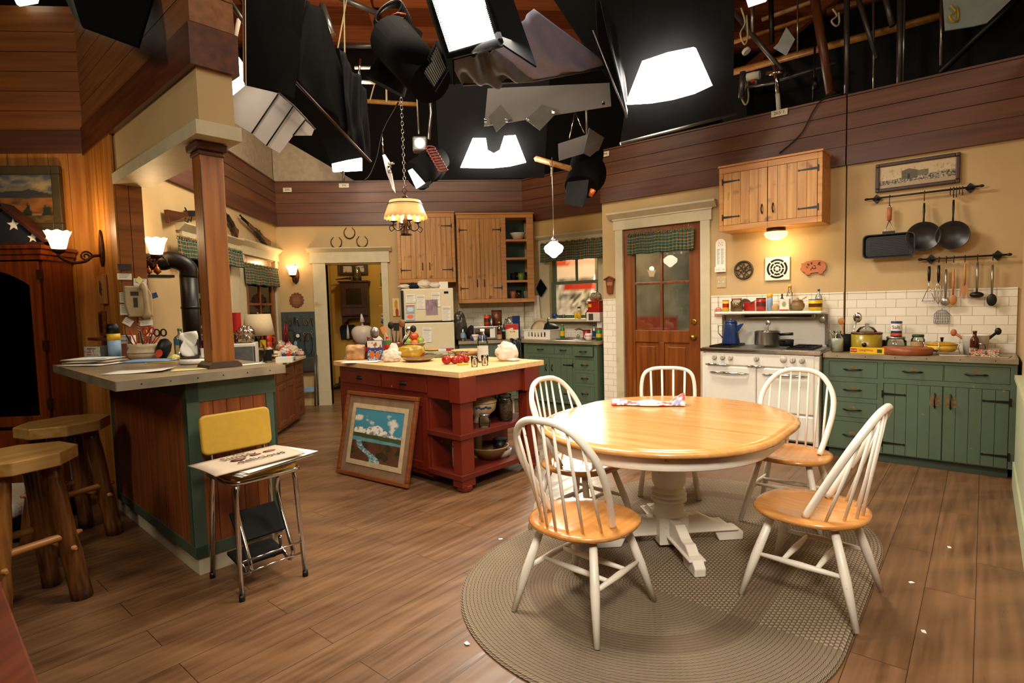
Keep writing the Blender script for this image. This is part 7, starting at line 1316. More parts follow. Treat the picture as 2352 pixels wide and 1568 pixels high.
# -- green counter right of the stove
def CT_(px, off): u, z = FS.uz(px, 800, off); return FS.p(u, -off, CNT)
p = CT_(1923, .36); t = bottle('glass bottle of milk at the left end of the right-hand counter', p, .19, .05, 'jar', 'jar', None, 'milk_bottle', .55, None, 'bottle'); b = MB(); b.lathe([(.047, .004), (.047, .12)], 18); obj('milk', b, 'paper', t)
p = CT_(1940, .2); t = thing('utensil_pot', 'dark pot of spoons behind the milk bottle', 'pot', p, 0); b = MB(); b.lathe([(0, 0), (.065, 0), (.07, .15), (.063, .15), (.055, .02), (0, .02)], 22, cap=False); obj('pot', b, 'matt', t)
for dx, a, L, m_, w, lab in ((-.03, -.55, .3, 'steel', .028, 'steel ladle leaning left from the dark pot by the stove'), (.0, -.12, .24, W_, .027, 'wooden spoon in the dark pot by the stove'), (.03, .25, .28, 'chrome', .035, 'slotted steel spoon leaning right from the dark pot by the stove')):
    t = thing('spoon', lab, 'spoon', p+Vector((0, 0, .03))+FS.x*dx, FS.rz, 'spoons in the dark pot'); d = Vector((sin(a), 0, cos(a))); b = MB(); b.tube([d*.0, d*(L-.03)], .006, 8); obj('handle', b, m_, t); b = MB(); b.ball(d*L, w, w*.35, w*1.3, 14, 8); obj('head', b, m_, t)
p = CT_(1990, .25); t = thing('slow_cooker', 'olive-yellow slow cooker with a dark knob on the right-hand counter', 'slow cooker', p, FS.rz); r = .118; b = MB(); b.lathe([(r*.95, .0), (r, .02), (r, .165)], 32); obj('body', b, 'olive', t); b = MB(); b.lathe([(r*1.03, .16), (r*1.03, .172), (r*.9, .176)], 32); obj('rim', b, 'brn', t); b = MB(); b.at((0, -r, .07), rx=PI/2); b.lathe([(.018, 0), (.018, .015), (0, .016)], 14); obj('knob', b, 'black', t); b = MB(); b.tube([(r*.98*cos(a), r*.98*sin(a), .03) for a in [i*PI/16 for i in range(32)]], .004, 5, True); obj('base_band', b, 'stone', t)
b = MB(); b.at((0, 0, .0), rx=rad(-15)); b.lathe([(.08, 0), (.06, .035), (.015, .05), (.018, .07), (0, .075)], 24); o = obj('glass_lid', b, 'jar', t); o.location = (0, 0, .176)
p = CT_(2057, .2); jarr('big squat glass jar with a steel lid on the right-hand counter', p, .135, .082, 'jar', 'steel'); t = thing('salt_canister', 'dark blue salt canister standing on the big glass jar', 'canister', p+Vector((.005, -.0, .136)), FS.rz); b = MB(); b.lathe([(.042, 0), (.042, .13)], 24); b.m = 1; b.lathe([(.0425, .125), (.0425, .132), (0, .132)], 24); obj('body', b, ['blu', 'tin'], t); b = MB(); b.lathe([(.0425, .05), (.0425, .112)], 24, cap=False); b.m = 1; b.lathe([(.0427, .008), (.0427, .03)], 24, cap=False); obj('band', b, ['paper', 'orr'], t); b = MB(); b.text('Salt', .042, Matrix.Translation((0, -.0435, .08))); obj('lettering', b, 'ink', t)
tin('small dark tin between the slow cooker and the glass jar', CT_(2026, .15), .1, .03, 'matt', 'black'); t = jarr('pickle jar with a dark green lid on the right-hand counter', CT_(2108, .2), .155, .05, 'jar', 'dkgrn', 'brn', 'tan')
p = CT_(2000, .44); t = thing('cling_wrap_box', 'yellow cling-wrap box lying in front of the slow cooker', 'box', p, FS.rz-.03); b = MB(); b.box(-.15, .15, -.025, .025, 0, .05); obj('body', b, 'ylw', t, bev=.001)
for x0, x1, z0, z1, m_ in ((-.147, -.1, .012, .042, 'rd'), (.05, .085, .01, .04, 'dkgrn'), (.1, .149, .004, .024, 'rd')): b = MB(); b.box(x0, x1, -.0262, -.025, z0, z1); obj('printed_panel', b, m_, t)
b = MB(); b.text('GLAD', .017, Matrix.Translation((-.123, -.0268, .027))); b.m = 1; b.text('ClingWrap', .024, Matrix.Translation((-.03, -.0258, .03))); obj('lettering', b, ['paper', 'rd'], t)
p = CT_(2083, .37); t = thing('cutting_board', 'thick round wooden chopping block on the right-hand counter', 'cutting board', p, 0); b = MB(); b.lathe([(.172, .0), (.178, .006), (.178, .05), (.17, .058), (0, .06)], 44); obj('block', b, wood('chopping_block', '7a3a18', '9c5428', 0, 7., .4), t)
p = CT_(2163, .24); t = thing('casserole', 'yellow lidded casserole in a wire stand on the right-hand counter', 'casserole', p, FS.rz); b = MB(); b.lathe([(.08, .02), (.1, .04), (.105, .075)], 30); obj('dish', b, 'ylw', t); b = MB(); b.lathe([(.11, .075), (.108, .082), (.06, .098), (.012, .102)], 30); obj('lid', b, C.setdefault('mus', M('mustard_enamel', 'b8821c', .25)), t); b = MB(); b.lathe([(.008, .1), (.012, .13), (.016, .135), (0, .137)], 12); obj('knob', b, 'black', t); b = MB(); b.tube([(.115*cos(a), .115*sin(a), .045) for a in [i*PI/12 for i in range(24)]], .003, 5, True)
for a in (0.3, 1.9, 3.4, 4.6): b.tube([(.125*cos(a), .125*sin(a), 0), (.112*cos(a), .112*sin(a), .045), (.125*cos(a), .125*sin(a), .1)], .003, 5)
obj('wire_stand', b, 'chrome', t)
p = CT_(2240, .15); t = thing('utensil_crock', 'cream bucket-shaped crock with wooden handles sticking out', 'crock', p, FS.rz); b = MB(); b.lathe([(0, 0), (.075, 0), (.09, .15), (.094, .155), (.08, .155), (.07, .02), (0, .02)], 28, cap=False); obj('pot', b, 'white', t)
for x, a, m_, lab in ((-.04, -.9, 'terra', 'wooden rolling-pin handle lying left in the cream crock'), (.05, .75, 'black', 'black spoon leaning right in the cream crock')):
    b = MB(); d = Vector((sin(a), 0, cos(a))); b.tube([Vector((0, 0, 0)), d*.11], .010, 8); b.ball(d*.13, .022, .014, .03, 10, 6); single('utensil', b, m_, lab, 'utensil', p+FS.x*x+Vector((0, 0, .09)), FS.rz)
bottle('brown glass beer bottle in front of the cream crock', CT_(2238, .28), .195, .03, C.setdefault('beer', M('brown_glass', '4a1808', .12)), 'brn', 'paper', neck=.42, lz=(.08, .3)); jarr('small glass shaker beside the brown beer bottle', CT_(2255, .32), .1, .025, 'clear', 'steel')
p = CT_(2262, .38); t = thing('napkin_rack', 'clear rack holding coloured leaflets at the end of the counter', 'rack', p, FS.rz); b = MB(); b.box(-.09, .09, -.04, .04, 0, .06); obj('rack', b, 'plast', t); b = MB(); b.at((0, -.0405, .03)); b.pic(.17, .055, lambda u, v: ['c83a2c', 'd8c8b0', '4a6a4a', 'd8c8b0', '3a3430', 'c8b090'][int(fbm(u*9, v*6, 3)*12) % 6], 30, 14); obj('leaflets', b, 'vcg', t)
for px, w, r, lab in ((2190, .18, .1, 'newspaper sheet flat on the counter left of the leaflet rack'), (2275, .24, -.15, 'newspaper sheet flat on the counter under the leaflet rack')): sheetp(lab, CT_(px, .36), w, .16, FS.rz+r, 'news', 'newspaper', 'newspaper')
# -- dining table cloth, floor scraps
tz = .757
p0 = at(1405, 928, tz); p1 = at(1572, 930, tz); mid = (p0+p1)/2; L = (p1-p0).length; a = math.atan2(p1.y-p0.y, p1.x-p0.x)
def napk(u, v):
    n = fbm(u*16, v*5, 3); 
    if u < .4 or u > .62: return 'b83028' if n > .52 else ('d8c8b8' if n > .4 else '7a7a98')
    return lerp('d8ccb4', 'c8baa0', n)
b = MB(); b.sheet(lambda u, v: ((u-.5)*L, (v-.5)*(.11+.05*abs(u-.5))+.015*sin(u*9), .005+.028*sin(PI*v)*(.5+.5*sin(u*7+1)**2)+(.05*max(0, u-.82)*5*sin(PI*v))), 44, 12, col=lambda u, v: hx(napk(u, v)))
single('cloth_napkin', b, 'vc', 'twisted red and cream print cloth lying on the dining table', 'napkin', (mid.x, mid.y, tz), a, solid=.004)
for i, (px, py, z, lab) in enumerate(((2093, 1338, 0, 'white paper scrap on the bare floor right of the side-view chair'), (2122, 1451, 0, 'white paper scrap on the floor at the lower right'), (1073, 1478, .003, 'white paper scrap at the left edge of the rug'), (1150, 1238, 0, 'white paper scrap on the floor just left of the rug'), (2180, 1257, 0, 'tiny white scrap on the floor nearer the green cabinet'))):
    b = MB(); b.prism([(-.012, -.008), (.014, -.006), (.01, .01), (-.009, .008)], 0, .002); single('paper_scrap', b, 'paper', lab, 'scrap', at(px, py, z)+Vector((0, 0, .001)), i)

# -- framed landscape leaning on the island
def peaks(u, v):
    n = fbm(u*10, v*10, 2); hor = .56+.14*max(0, 1-abs(u-.5)*2.4)+.05*fbm(u*9, 1, 4)-.05*u+.04*(u < .2)
    if v > hor:
        cl = fbm(u*5+2, v*6, 7)-.35*abs(v-.78)-.12
        return lerp('3f8294', 'd8d2c0', (cl-.43)*8)
    if v > .50+.03*(1-u): return lerp('e8e0d0', '5a5a60', (fbm(u*22, v*30, 5)-.42)*4)
    if v > .42+.03*(1-u): return lerp('2a3a1c', '4a5428', n)
    if v > .375: return lerp('3a7a86', '8ab0a8', n*.8)
    x = .12+.32*(.375-v)/.375*1.25+.05*sin(v*18)
    if abs(u-x) < .05+.26*(.4-v)*.6: return lerp('3c7c88', 'cfd6c4', (fbm(u*30, v*60, 3)-.4)*3)
    return lerp('3a2412', '6a3e20', n*1.1) if fbm(u*7, v*7, 6) < .62 else '2c2a14'
t = framed('framed_landscape', 'framed snowy mountain landscape leaning on the left side of the red island', 'painting', 0, FI.p(2.578, 3.93, 0), .86, .71, peaks, .035, 'gilt', .105, nx=110, ny=90, mm=M('brown_mat', '8a6a4a', .8))
for c in t.children:
    for v in c.data.vertices: v.co.z += .355
b = MB(); cells(b, -.335, .335, .10, .61, -.017, -.0135, [(-.295, .295, .14, .57)]); obj('inner_mat', b, 'stone', t)
t.rotation_euler = (rad(-13), 0, rad(-40)); t.location.z = .004
# ---------------------------------------------------------------- lighting rig over the set
def plq(pts, ks): return [dp(x, y, k) for (x, y), k in zip(pts, ks if isinstance(ks, (list, tuple)) else [ks]*len(pts))]
def onplane(pts, c, n):                 # photo outline laid on a real plane through c
    n = Vector(n); out = []
    for x, y in pts: d = ray(x, y); out.append(EYE+d*((Vector(c)-EYE).dot(n)/d.dot(n)))
    return out
def sheet3(b, P, th):
    n = Vector((0, 0, 0))
    for i in range(len(P)): n += P[i].cross(P[(i+1) % len(P)])
    n = n.normalized()*th; k = len(P); b.add(list(P)+[p+n for p in P], [tuple(range(k))[::-1], tuple(range(k, 2*k))]+[(i, (i+1) % k, k+(i+1) % k, k+i) for i in range(k)]); return b
def cloth3(b, q, nu=14, nv=14, amp=.03, f=3, seed=1, sag=0.):
    q = [Vector(p) for p in q]; nn = (q[1]-q[0]).cross(q[3]-q[0]).normalized()
    def fn(u, v):
        p = q[0].lerp(q[1], u).lerp(q[3].lerp(q[2], u), v); e = min(1, 6*min(u, 1-u)+.25)
        return p+nn*amp*(sin(u*f*6.28+seed+2*sin(v*3))+.6*sin((u+v*.4)*f*11+seed))*e-Vector((0, 0, sag*sin(PI*u)*sin(PI*v)))
    b.sheet(fn, nu*2, nv); return b
def rig(name, label, cat_='studio light', grp=None): return thing(name, label, cat_, (0, 0, 0), 0, grp)
def cen(t):                             # move the thing's empty to the middle of its parts
    vs = [v.co for c in t.children for v in c.data.vertices]; c = sum(vs, Vector())/len(vs)
    for ch in t.children:
        for v in ch.data.vertices: v.co -= c
        for g in ch.children:
            for v in g.data.vertices: v.co -= c
    t.location = c; return t
def pipe(b, a, c, ka, kc=None, r=.02): b.tube([dp(*a, ka), dp(*c, kc or ka)], r, 8)
# big gridded panel at the top centre
t = rig('softbox', 'large bright gridded light panel cut by the top of the picture')
P = plq([(968, -70), (1096, -70), (1148, 96), (1033, 128)], [3.5, 3.3, 3.0, 3.2]); n = (P[1]-P[0]).cross(P[3]-P[0]).normalized()
if n.dot(CF) > 0: n = -n
b = MB(); sheet3(b, P, .012); obj('diffuser', b, 'soft', t)
b = MB()
for i in range(4): b.tube([P[i], P[(i+1) % 4]], .022, 6)
sheet3(b, [p-n*.03 for p in P], .01 if n.dot((P[1]-P[0]).cross(P[3]-P[0])) < 0 else -.01); sheet3(b, [P[0]-n*.03, P[3]-n*.03, P[3]-n*.25-CR*.1, P[0]-n*.25-CR*.1], .01); sheet3(b, [P[1]-n*.03, P[2]-n*.03, P[2]-n*.2+CR*.12, P[1]-n*.2+CR*.12], .01); obj('housing', b, 'blk', t)
b = MB()
for i in range(1, 34): q = i/34; b.tube([P[0].lerp(P[1], q)+n*.016, P[3].lerp(P[2], q)+n*.016], .0016, 4)
for i in range(1, 40): q = i/40; b.tube([P[0].lerp(P[3], q)+n*.016, P[1].lerp(P[2], q)+n*.016], .0016, 4)
obj('grid', b, 'soft', t); cen(t)
# right softbox with its black skirt
c = dp(1535, 175, 4.9)
t = rig('softbox', 'bright softbox with a curved lower edge inside a black skirt, above the brown door')
nn = (CF*.75+Vector((0, 0, .55))-CR*.12).normalized()
P = onplane([(1475, 140), (1534, 120), (1593, 108), (1631, 193), (1590, 212), (1540, 226), (1490, 234), (1437, 237)], c, nn); b = MB(); sheet3(b, P, -.05); obj('diffuser', b, 'soft', t)
b = MB(); sheet3(b, [p+nn*.03 for p in onplane([(1366, -90), (1692, -90), (1688, 205), (1690, 262), (1560, 305), (1428, 328), (1438, 262), (1376, 120)], c+nn*.06, nn)], .01); obj('black_skirt', b, 'gcloth', t)
b = MB(); cloth3(b, [dp(1362, -60, 4.6), dp(1425, -60, 4.95), dp(1437, 205, 4.9), dp(1440, 268, 4.35)], 10, 14, .012, 2, 3); obj('side_cloth', b, 'gcloth', t, solid=.004)
b = MB(); b.tube([dp(1362, 70, 4.5), dp(1440, 270, 4.33)], .006, 6); b.tube([dp(1434, 190, 4.8), dp(1437, 262, 4.5)], .005, 6); b.tube([dp(1425, 330, 5.0), dp(1690, 262, 5.2)], .014, 8); obj('frame_rod', b, 'tin', t); cen(t)
# middle softbox
c = dp(1133, 350, 6.2); t = rig('softbox', 'bright notched softbox over the far counter, beside the chandelier'); nn = (CF*.8+Vector((0, 0, .5))).normalized()
P = onplane([(1086, 317), (1116, 317), (1120, 344), (1134, 352), (1148, 344), (1158, 312), (1184, 310), (1208, 371), (1170, 380), (1130, 384), (1058, 383)], c, nn)
b = MB(); sheet3(b, [P[0], P[1], P[2], P[3], P[9], P[10]], -.04); sheet3(b, [P[3], P[4], P[5], P[6], P[7], P[8], P[9]], -.04); obj('diffuser', b, 'soft', t)
b = MB(); sheet3(b, onplane([(1000, 195), (1262, 185), (1250, 408), (1010, 412)], c+nn*.06, nn), .01); obj('black_skirt', b, 'gcloth', t); cen(t)
# grey card and diamonds in front of it
c = dp(1255, 245, 5.2); nn = (CF*.92+Vector((0, 0, .25))).normalized(); t = rig('flag_card', 'long grey card with two diamond corners clipped below the diffusion cloth', 'card')
b = MB(); sheet3(b, onplane([(1120, 203), (1400, 190), (1404, 244), (1112, 290)], c, nn), .006); obj('long_card', b, 'alu', t)
for q in ([(1122, 268), (1150, 240), (1176, 270), (1140, 303)], [(1208, 275), (1245, 240), (1285, 252), (1240, 300)]): b = MB(); sheet3(b, onplane(q, c-nn*.02, nn), .006); obj('corner_card', b, M('grey_card', '55524f', .7) if 'grey_card' not in bpy.data.materials else bpy.data.materials['grey_card'], t)
b = MB()
for x, y in ((1115, 277), (1163, 277), (1212, 276), (1270, 258), (1386, 238)): p = dp(x, y, 5.14); b.tube([p+Vector((-.012, 0, .02)), p, p+Vector((.012, 0, .02))], .004, 5); b.box(p.x-.012, p.x+.012, p.y-.01, p.y+.01, p.z-.012, p.z+.006)
obj('binder_clip', b, 'chrome', t); cen(t)
# diffusion cloths overhead
t = rig('diffusion_cloth', 'lilac-grey diffusion cloth stretched overhead right of the big light panel', 'cloth')
b = MB(); cloth3(b, [dp(1130, 112, 4.0), dp(1226, 20, 4.4), dp(1402, 152, 5.0), dp(1226, 186, 4.7)], 16, 14, .012, 2, 2, .06); obj('silk', b, M('lilac_silk', '8a86a0', .8, var=.05, bump=.002), t, solid=.004)
b = MB(); cloth3(b, [dp(1026, 130, 3.9), dp(1136, 112, 4.0), dp(1228, 184, 4.7), dp(1062, 196, 4.4)], 16, 14, .035, 2, 5, .05); obj('folded_edge', b, M('grey_lining', '4c4a4e', .8), t, solid=.004)
b = MB(); b.tube([dp(1062, 195, 4.38), dp(1228, 186, 4.68), dp(1404, 152, 5.0)], .01, 8); obj('bar', b, 'tin', t); cen(t)
b = MB(); sheet3(b, [dp(1232, -60, 4.9), dp(1365, -60, 4.7), dp(1432, 250, 4.9), dp(1404, 190, 5.3), dp(1345, 110, 5.2)], .01); t = rig('black_drape', 'black cloth hanging between the diffusion cloth and the right softbox', 'cloth'); obj('cloth', b, 'blk', t); cen(t)
# left: skirted softbox, drapes and white flaps
t = rig('softbox', 'tall black-skirted softbox hanging just right of the wooden header'); 
b = MB(); sheet3(b, plq([(560, -70), (708, -70), (692, 90), (676, 226), (632, 206), (562, 195)], [4.0, 4.2, 4.2, 4.25, 4.1, 4.0]), .01); obj('black_skirt', b, 'blk', t)
b = MB(); sheet3(b, plq([(556, -70), (562, -70), (564, 196), (558, 186)], [4.05, 4.0, 4.0, 4.05]), .006); obj('pale_edge', b, 'cloth', t); cen(t)
t = rig('softbox', 'white-hot softbox half hidden behind the wooden header, with white flaps'); 
b = MB(); sheet3(b, plq([(500, 100), (532, 110), (560, 150), (562, 196), (530, 214), (500, 205)], 4.9), .05); obj('diffuser', b, 'soft', t)
for q, nm in (([(563, 196), (640, 214), (578, 306), (538, 282), (526, 226)], 'flap'), ([(640, 214), (674, 243), (612, 334), (578, 306)], 'flap'), ([(674, 243), (702, 274), (642, 352), (612, 334)], 'flap'), ([(700, 276), (722, 296), (716, 311), (673, 311)], 'flap')):
    b = MB(); sheet3(b, plq(q, [4.6+.0012*(x-540) for x, y in q]), .006); obj(nm, b, M('white_flap', 'b4aca4', .7, var=.03) if 'white_flap' not in bpy.data.materials else bpy.data.materials['white_flap'], t)
for q in (((640, 214), (578, 306)), ((674, 243), (612, 334)), ((702, 274), (673, 311))): b = MB(); b.tube(plq(q, [4.585+.0012*(x-540) for x, y in q]), .006, 5); obj('seam', b, 'matt', t)
b = MB(); b.tube(plq([(640, 213), (674, 242), (704, 274), (724, 297)], [4.66, 4.7, 4.74, 4.76]), .008, 6); obj('rod', b, 'tin', t); cen(t)
spot('flap_light', dp(540, 130, 4.2), dp(620, 270, 4.7), 4, 70, (1, .92, .84), .05)
t = rig('black_drape', 'long black drape falling diagonally toward the ceiling lights left of centre', 'cloth')
b = MB(); cloth3(b, [dp(700, 0, 4.5), dp(742, 24, 5.0), dp(838, 345, 5.2), dp(676, 185, 4.6)], 16, 18, .03, 2, 4); obj('dark_fold', b, 'blk', t, solid=.004)
b = MB(); cloth3(b, [dp(780, 110, 4.95), dp(842, 206, 5.1), dp(852, 372, 5.15), dp(800, 318, 5.0)], 12, 16, .03, 2, 2); obj('grey_fold', b, 'gcloth', t, solid=.004)
b = MB(); b.tube([dp(676, 185, 4.58), dp(852, 372, 5.1)], .012, 8); obj('bar', b, 'darkw', t); cen(t)
# small lights along the back wall
t = rig('softbox', 'small bright double light panel above the pantry doorway wall'); 
b = MB(); sheet3(b, plq([(762, 376), (796, 368), (830, 362), (830, 390), (796, 392), (764, 393)], 7.4), .04); obj('diffuser', b, 'softw', t); b = MB(); sheet3(b, plq([(740, 320), (845, 310), (838, 362), (760, 375)], 7.6), .02); obj('hood', b, 'blk', t); b = MB(); b.tube(plq([(788, 393), (790, 418)], 7.35), .015, 6); obj('stand', b, 'tin', t); cen(t)
def barrel(b, a, c, k, r0, r1, k2=None): b.tube([dp(*a, k), dp(*c, k2 or k)], [r0, r1], 20)
t = rig('spotlight', 'round white-lit spotlight hanging right of the chandelier chain'); p = dp(964, 328, 6.4)
b = MB(); b.ball(p, .055, .03, .055, 18, 10); obj('lens', b, 'softw', t); b = MB(); M0 = p; b.box(p.x-.085, p.x+.085, p.y+.02, p.y+.15, p.z-.085, p.z+.085); obj('housing', b, 'tin', t, bev=.02); b = MB(); b.tube(plq([(962, 308), (950, 60)], 6.45), .012, 6); b.tube(plq([(985, 320), (990, 260), (985, 180)], 6.45), .02, 6); obj('hanger', b, 'steel', t); cen(t)
t = rig('spotlight', 'black fresnel lamp with a white-lit barn door, right of the chandelier'); 
b = MB(); barrel(b, (1010, 360), (955, 405), 6.0, .13, .16, 5.8); b.ball(dp(990, 380, 6.0), .17, .17, .17); obj('body', b, 'blk', t); b = MB(); sheet3(b, plq([(937, 392), (947, 387), (976, 420), (956, 433)], 5.6), .01); obj('barn_door', b, 'softw', t)  # barn door leaf glows itself: lamp light put into its material
b = MB(); sheet3(b, plq([(956, 434), (976, 420), (990, 415), (985, 430)], 5.62), .01); obj('lower_door', b, 'matt', t)
b = MB()
for i in range(9): q = dp(988+i*3.6, 340+i*6.2, 5.75); b.tube([q+CR*.05*cos(a)+CU*.02*sin(a) for a in [j*PI/5 for j in range(10)]], .008, 5, True)
obj('coiled_cable', b, M('red_coil', '6a1c10', .4), t); cen(t)
t = rig('barn_door', 'thin white-lit barn-door leaf left of the chandelier chain', 'studio light'); b = MB(); sheet3(b, plq([(878, 356), (884, 354), (896, 372), (909, 444), (900, 432), (888, 398)], [5.6, 5.6, 5.6, 5.7, 5.7, 5.6]), .012); obj('leaf', b, M('white_metal', 'e4e0dc', .3), t); b = MB(); b.tube(plq([(892, 376), (906, 374)], 5.6), .015, 8); b.tube(plq([(894, 382), (896, 398)], 5.6), .02, 8); b.tube(plq([(880, 352), (878, 300)], 5.7), .006, 6); obj('clamp', b, 'chrome', t); cen(t)
spot('barn_fill', dp(925, 440, 5.0), dp(893, 400, 5.65), 7, 30, (.95, .95, 1), .03)
t = rig('spotlight', 'black moving spotlight hung with cable coils, top centre left of the big panel'); 
b = MB(); barrel(b, (885, 200), (940, 60), 4.4, .16, .11, 4.3); barrel(b, (900, 90), (990, 190), 4.2, .17, .15, 3.9); obj('body', b, 'blk', t); b = MB(); P = plq([(970, 168), (1004, 96), (1029, 156), (997, 208)], [3.8, 3.8, 3.75, 3.75]); sheet3(b, P, .01); obj('grid_panel', b, M('grid_face', 'b8b0a0', .5), t)
b = MB()
for i in range(1, 12): q = i/12; b.tube([P[0].lerp(P[1], q)-CF*.012, P[3].lerp(P[2], q)-CF*.012], .003, 4)
for i in range(4): b.tube([P[i], P[(i+1) % 4]], .012, 6)
obj('grid', b, 'blk', t)
b = MB()
for i in range(8): q = dp(902, 52, 4.3); b.tube([q+CR*(.14-.006*i)*cos(a)+CU*(.12-.005*i)*sin(a+.1*i)-CF*.02*i for a in [j*PI/9 for j in range(18)]], .010, 5, True)
obj('cable_coil', b, 'black', t)
b = MB()
for i in range(5): q = dp(890+i*6, 72-i*9, 4.12); b.tube([q+CR*(-.05), q+CU*.02, q+CR*.06+CU*.01], .006, 5)
obj('lit_fin', b, M('copper_fin', 'b0481c', .35, .3), t); cen(t)
spot('coil_light', dp(930, 66, 4.0), dp(900, 55, 4.3), 6, 90, (1, .5, .25), .03)
t = rig('spotlight', 'black barn-door spotlight hung at the left end of the stove wall'); 
b = MB(); barrel(b, (1352, 350), (1335, 430), 5.9, .16, .17, 5.7); b.ball(dp(1352, 400, 5.9), .19, .19, .2); obj('body', b, 'blk', t); b = MB(); sheet3(b, plq([(1303, 418), (1352, 412), (1347, 462), (1336, 476), (1296, 467)], 5.55), .01); obj('barn_door', b, 'matt', t); b = MB(); b.tube(plq([(1362, 436), (1356, 450)], 5.5), [.03, .02], 8); obj('lit_vent', b, M('copper_vent', 'c0581c', .3, .3) , t); b = MB(); b.tube(plq([(1350, 345), (1345, 200)], 6.0), .016, 8); obj('hanger', b, 'tin', t); cen(t)
t = rig('flag_card', 'folded grey foil card clipped over the black spotlight by the stove wall', 'card'); b = MB(); sheet3(b, plq([(1282, 330), (1350, 308), (1342, 352), (1284, 369)], 5.6), .006); obj('left_card', b, 'alu', t); b = MB(); sheet3(b, plq([(1354, 294), (1388, 316), (1367, 366), (1340, 352)], [5.6, 5.75, 5.75, 5.55]), .006); obj('right_card', b, 'alu', t); b = MB(); b.tube(plq([(1308, 318), (1320, 260)], 5.6), .006, 5); b.tube(plq([(1342, 306), (1322, 260)], 5.6), .006, 5); obj('wire', b, 'chrome', t); cen(t)
b = MB(); b.tube([dp(1230, 364, 5.9), dp(1310, 387, 5.6)], .028, 4); t = rig('batten', 'short wooden batten holding the rope of the sink pendant', 'batten'); obj('bar', b, 'pine', t); b = MB(); b.tube(plq([(1262, 372), (1266, 392), (1274, 372)], 5.74), .005, 5); b.tube(plq([(1268, 385), (1267, 405)], 5.75), .012, 6); obj('rope', b, 'rope', t); cen(t)
# top left corner
t = rig('softbox', 'black angular softbox housing hanging over the painting wall'); A_ = plq([(150, -60), (366, -60), (316, 104), (186, 56)], [3.2, 3.2, 3.0, 2.95]); b = MB(); sheet3(b, A_, .02); obj('face', b, 'blk', t); b = MB(); sheet3(b, plq([(120, -60), (150, -60), (186, 56), (172, 42)], [3.5, 3.2, 2.95, 3.2]), .02); obj('side', b, M('grey_housing', '4a4844', .6), t); cen(t)
t = rig('softbox', 'greenish-white light panel cut off at the top left corner'); b = MB(); sheet3(b, plq([(10, -50), (95, -50), (80, 3), (38, 10)], 4.4), .03); obj('diffuser', b, glow('greenish_panel', 'dcf4e4', 2.2), t); cen(t)
t = rig('softbox', 'white light corner at the top edge over the catwalk'); b = MB(); sheet3(b, plq([(1706, -40), (1790, -40), (1762, 0), (1722, 13)], 5.4), .03); obj('diffuser', b, glow('top_panel', 'f4f0dc', 1.6), t); cen(t)
# grid pipes, ropes, roof
t = rig('grid_pipe', 'tangle of steel grid pipes and ropes below the stage roof, top left of centre', 'pipes')
for a, c, k, k2, m_, r in (((770, -10), (870, 32), 6, 6.2, 'tin', .03), ((780, 105), (880, 106), 7, 7, 'tin', .03), ((815, 155), (895, 155), 8, 8, 'tin', .025), ((820, 188), (890, 190), 8, 8, 'tin', .025), ((840, 232), (960, 240), 7.5, 7.5, 'pine', .03), ((790, -10), (792, 130), 6, 6, 'rope', .008), ((796, 0), (776, 110), 6, 6, 'rope', .008), ((740, 10), (765, 80), 5.6, 5.6, 'steel', .03), ((880, 120), (850, 230), 7, 7, 'rope', .008), ((886, 120), (888, 235), 7, 7, 'rope', .012), ((940, 205), (930, 60), 6.6, 6.6, 'steel', .008)):
    b = MB(); pipe(b, a, c, k, k2, r); obj('pipe' if m_ in ('tin', 'steel', 'pine') else 'rope', b, m_, t)
cen(t)
for i, (a, c, k, lab) in enumerate((((828, 135), (824, 178), 5.6, 'bright steel rod hanging beside the long black drape'), ((520, -10), (566, 60), 4.4, 'slanted steel pipe at the top beside the header'), ((536, 105), (549, 45), 4.6, 'pale slanted pole just right of the header'))):
    b = MB(); pipe(b, a, c, k, k, .012 if i == 0 else .018); single('rod', b, 'chrome' if i == 0 else ('tin' if i == 1 else 'cloth'), lab, 'rod')
b = MB(); b.tube(cat(plq([(915, 235), (880, 300), (866, 360), (850, 400), (836, 415)], 6.8), 6), .01, 6); single('cable', b, 'black', 'black cable looping down to the top of the back wall', 'cable')
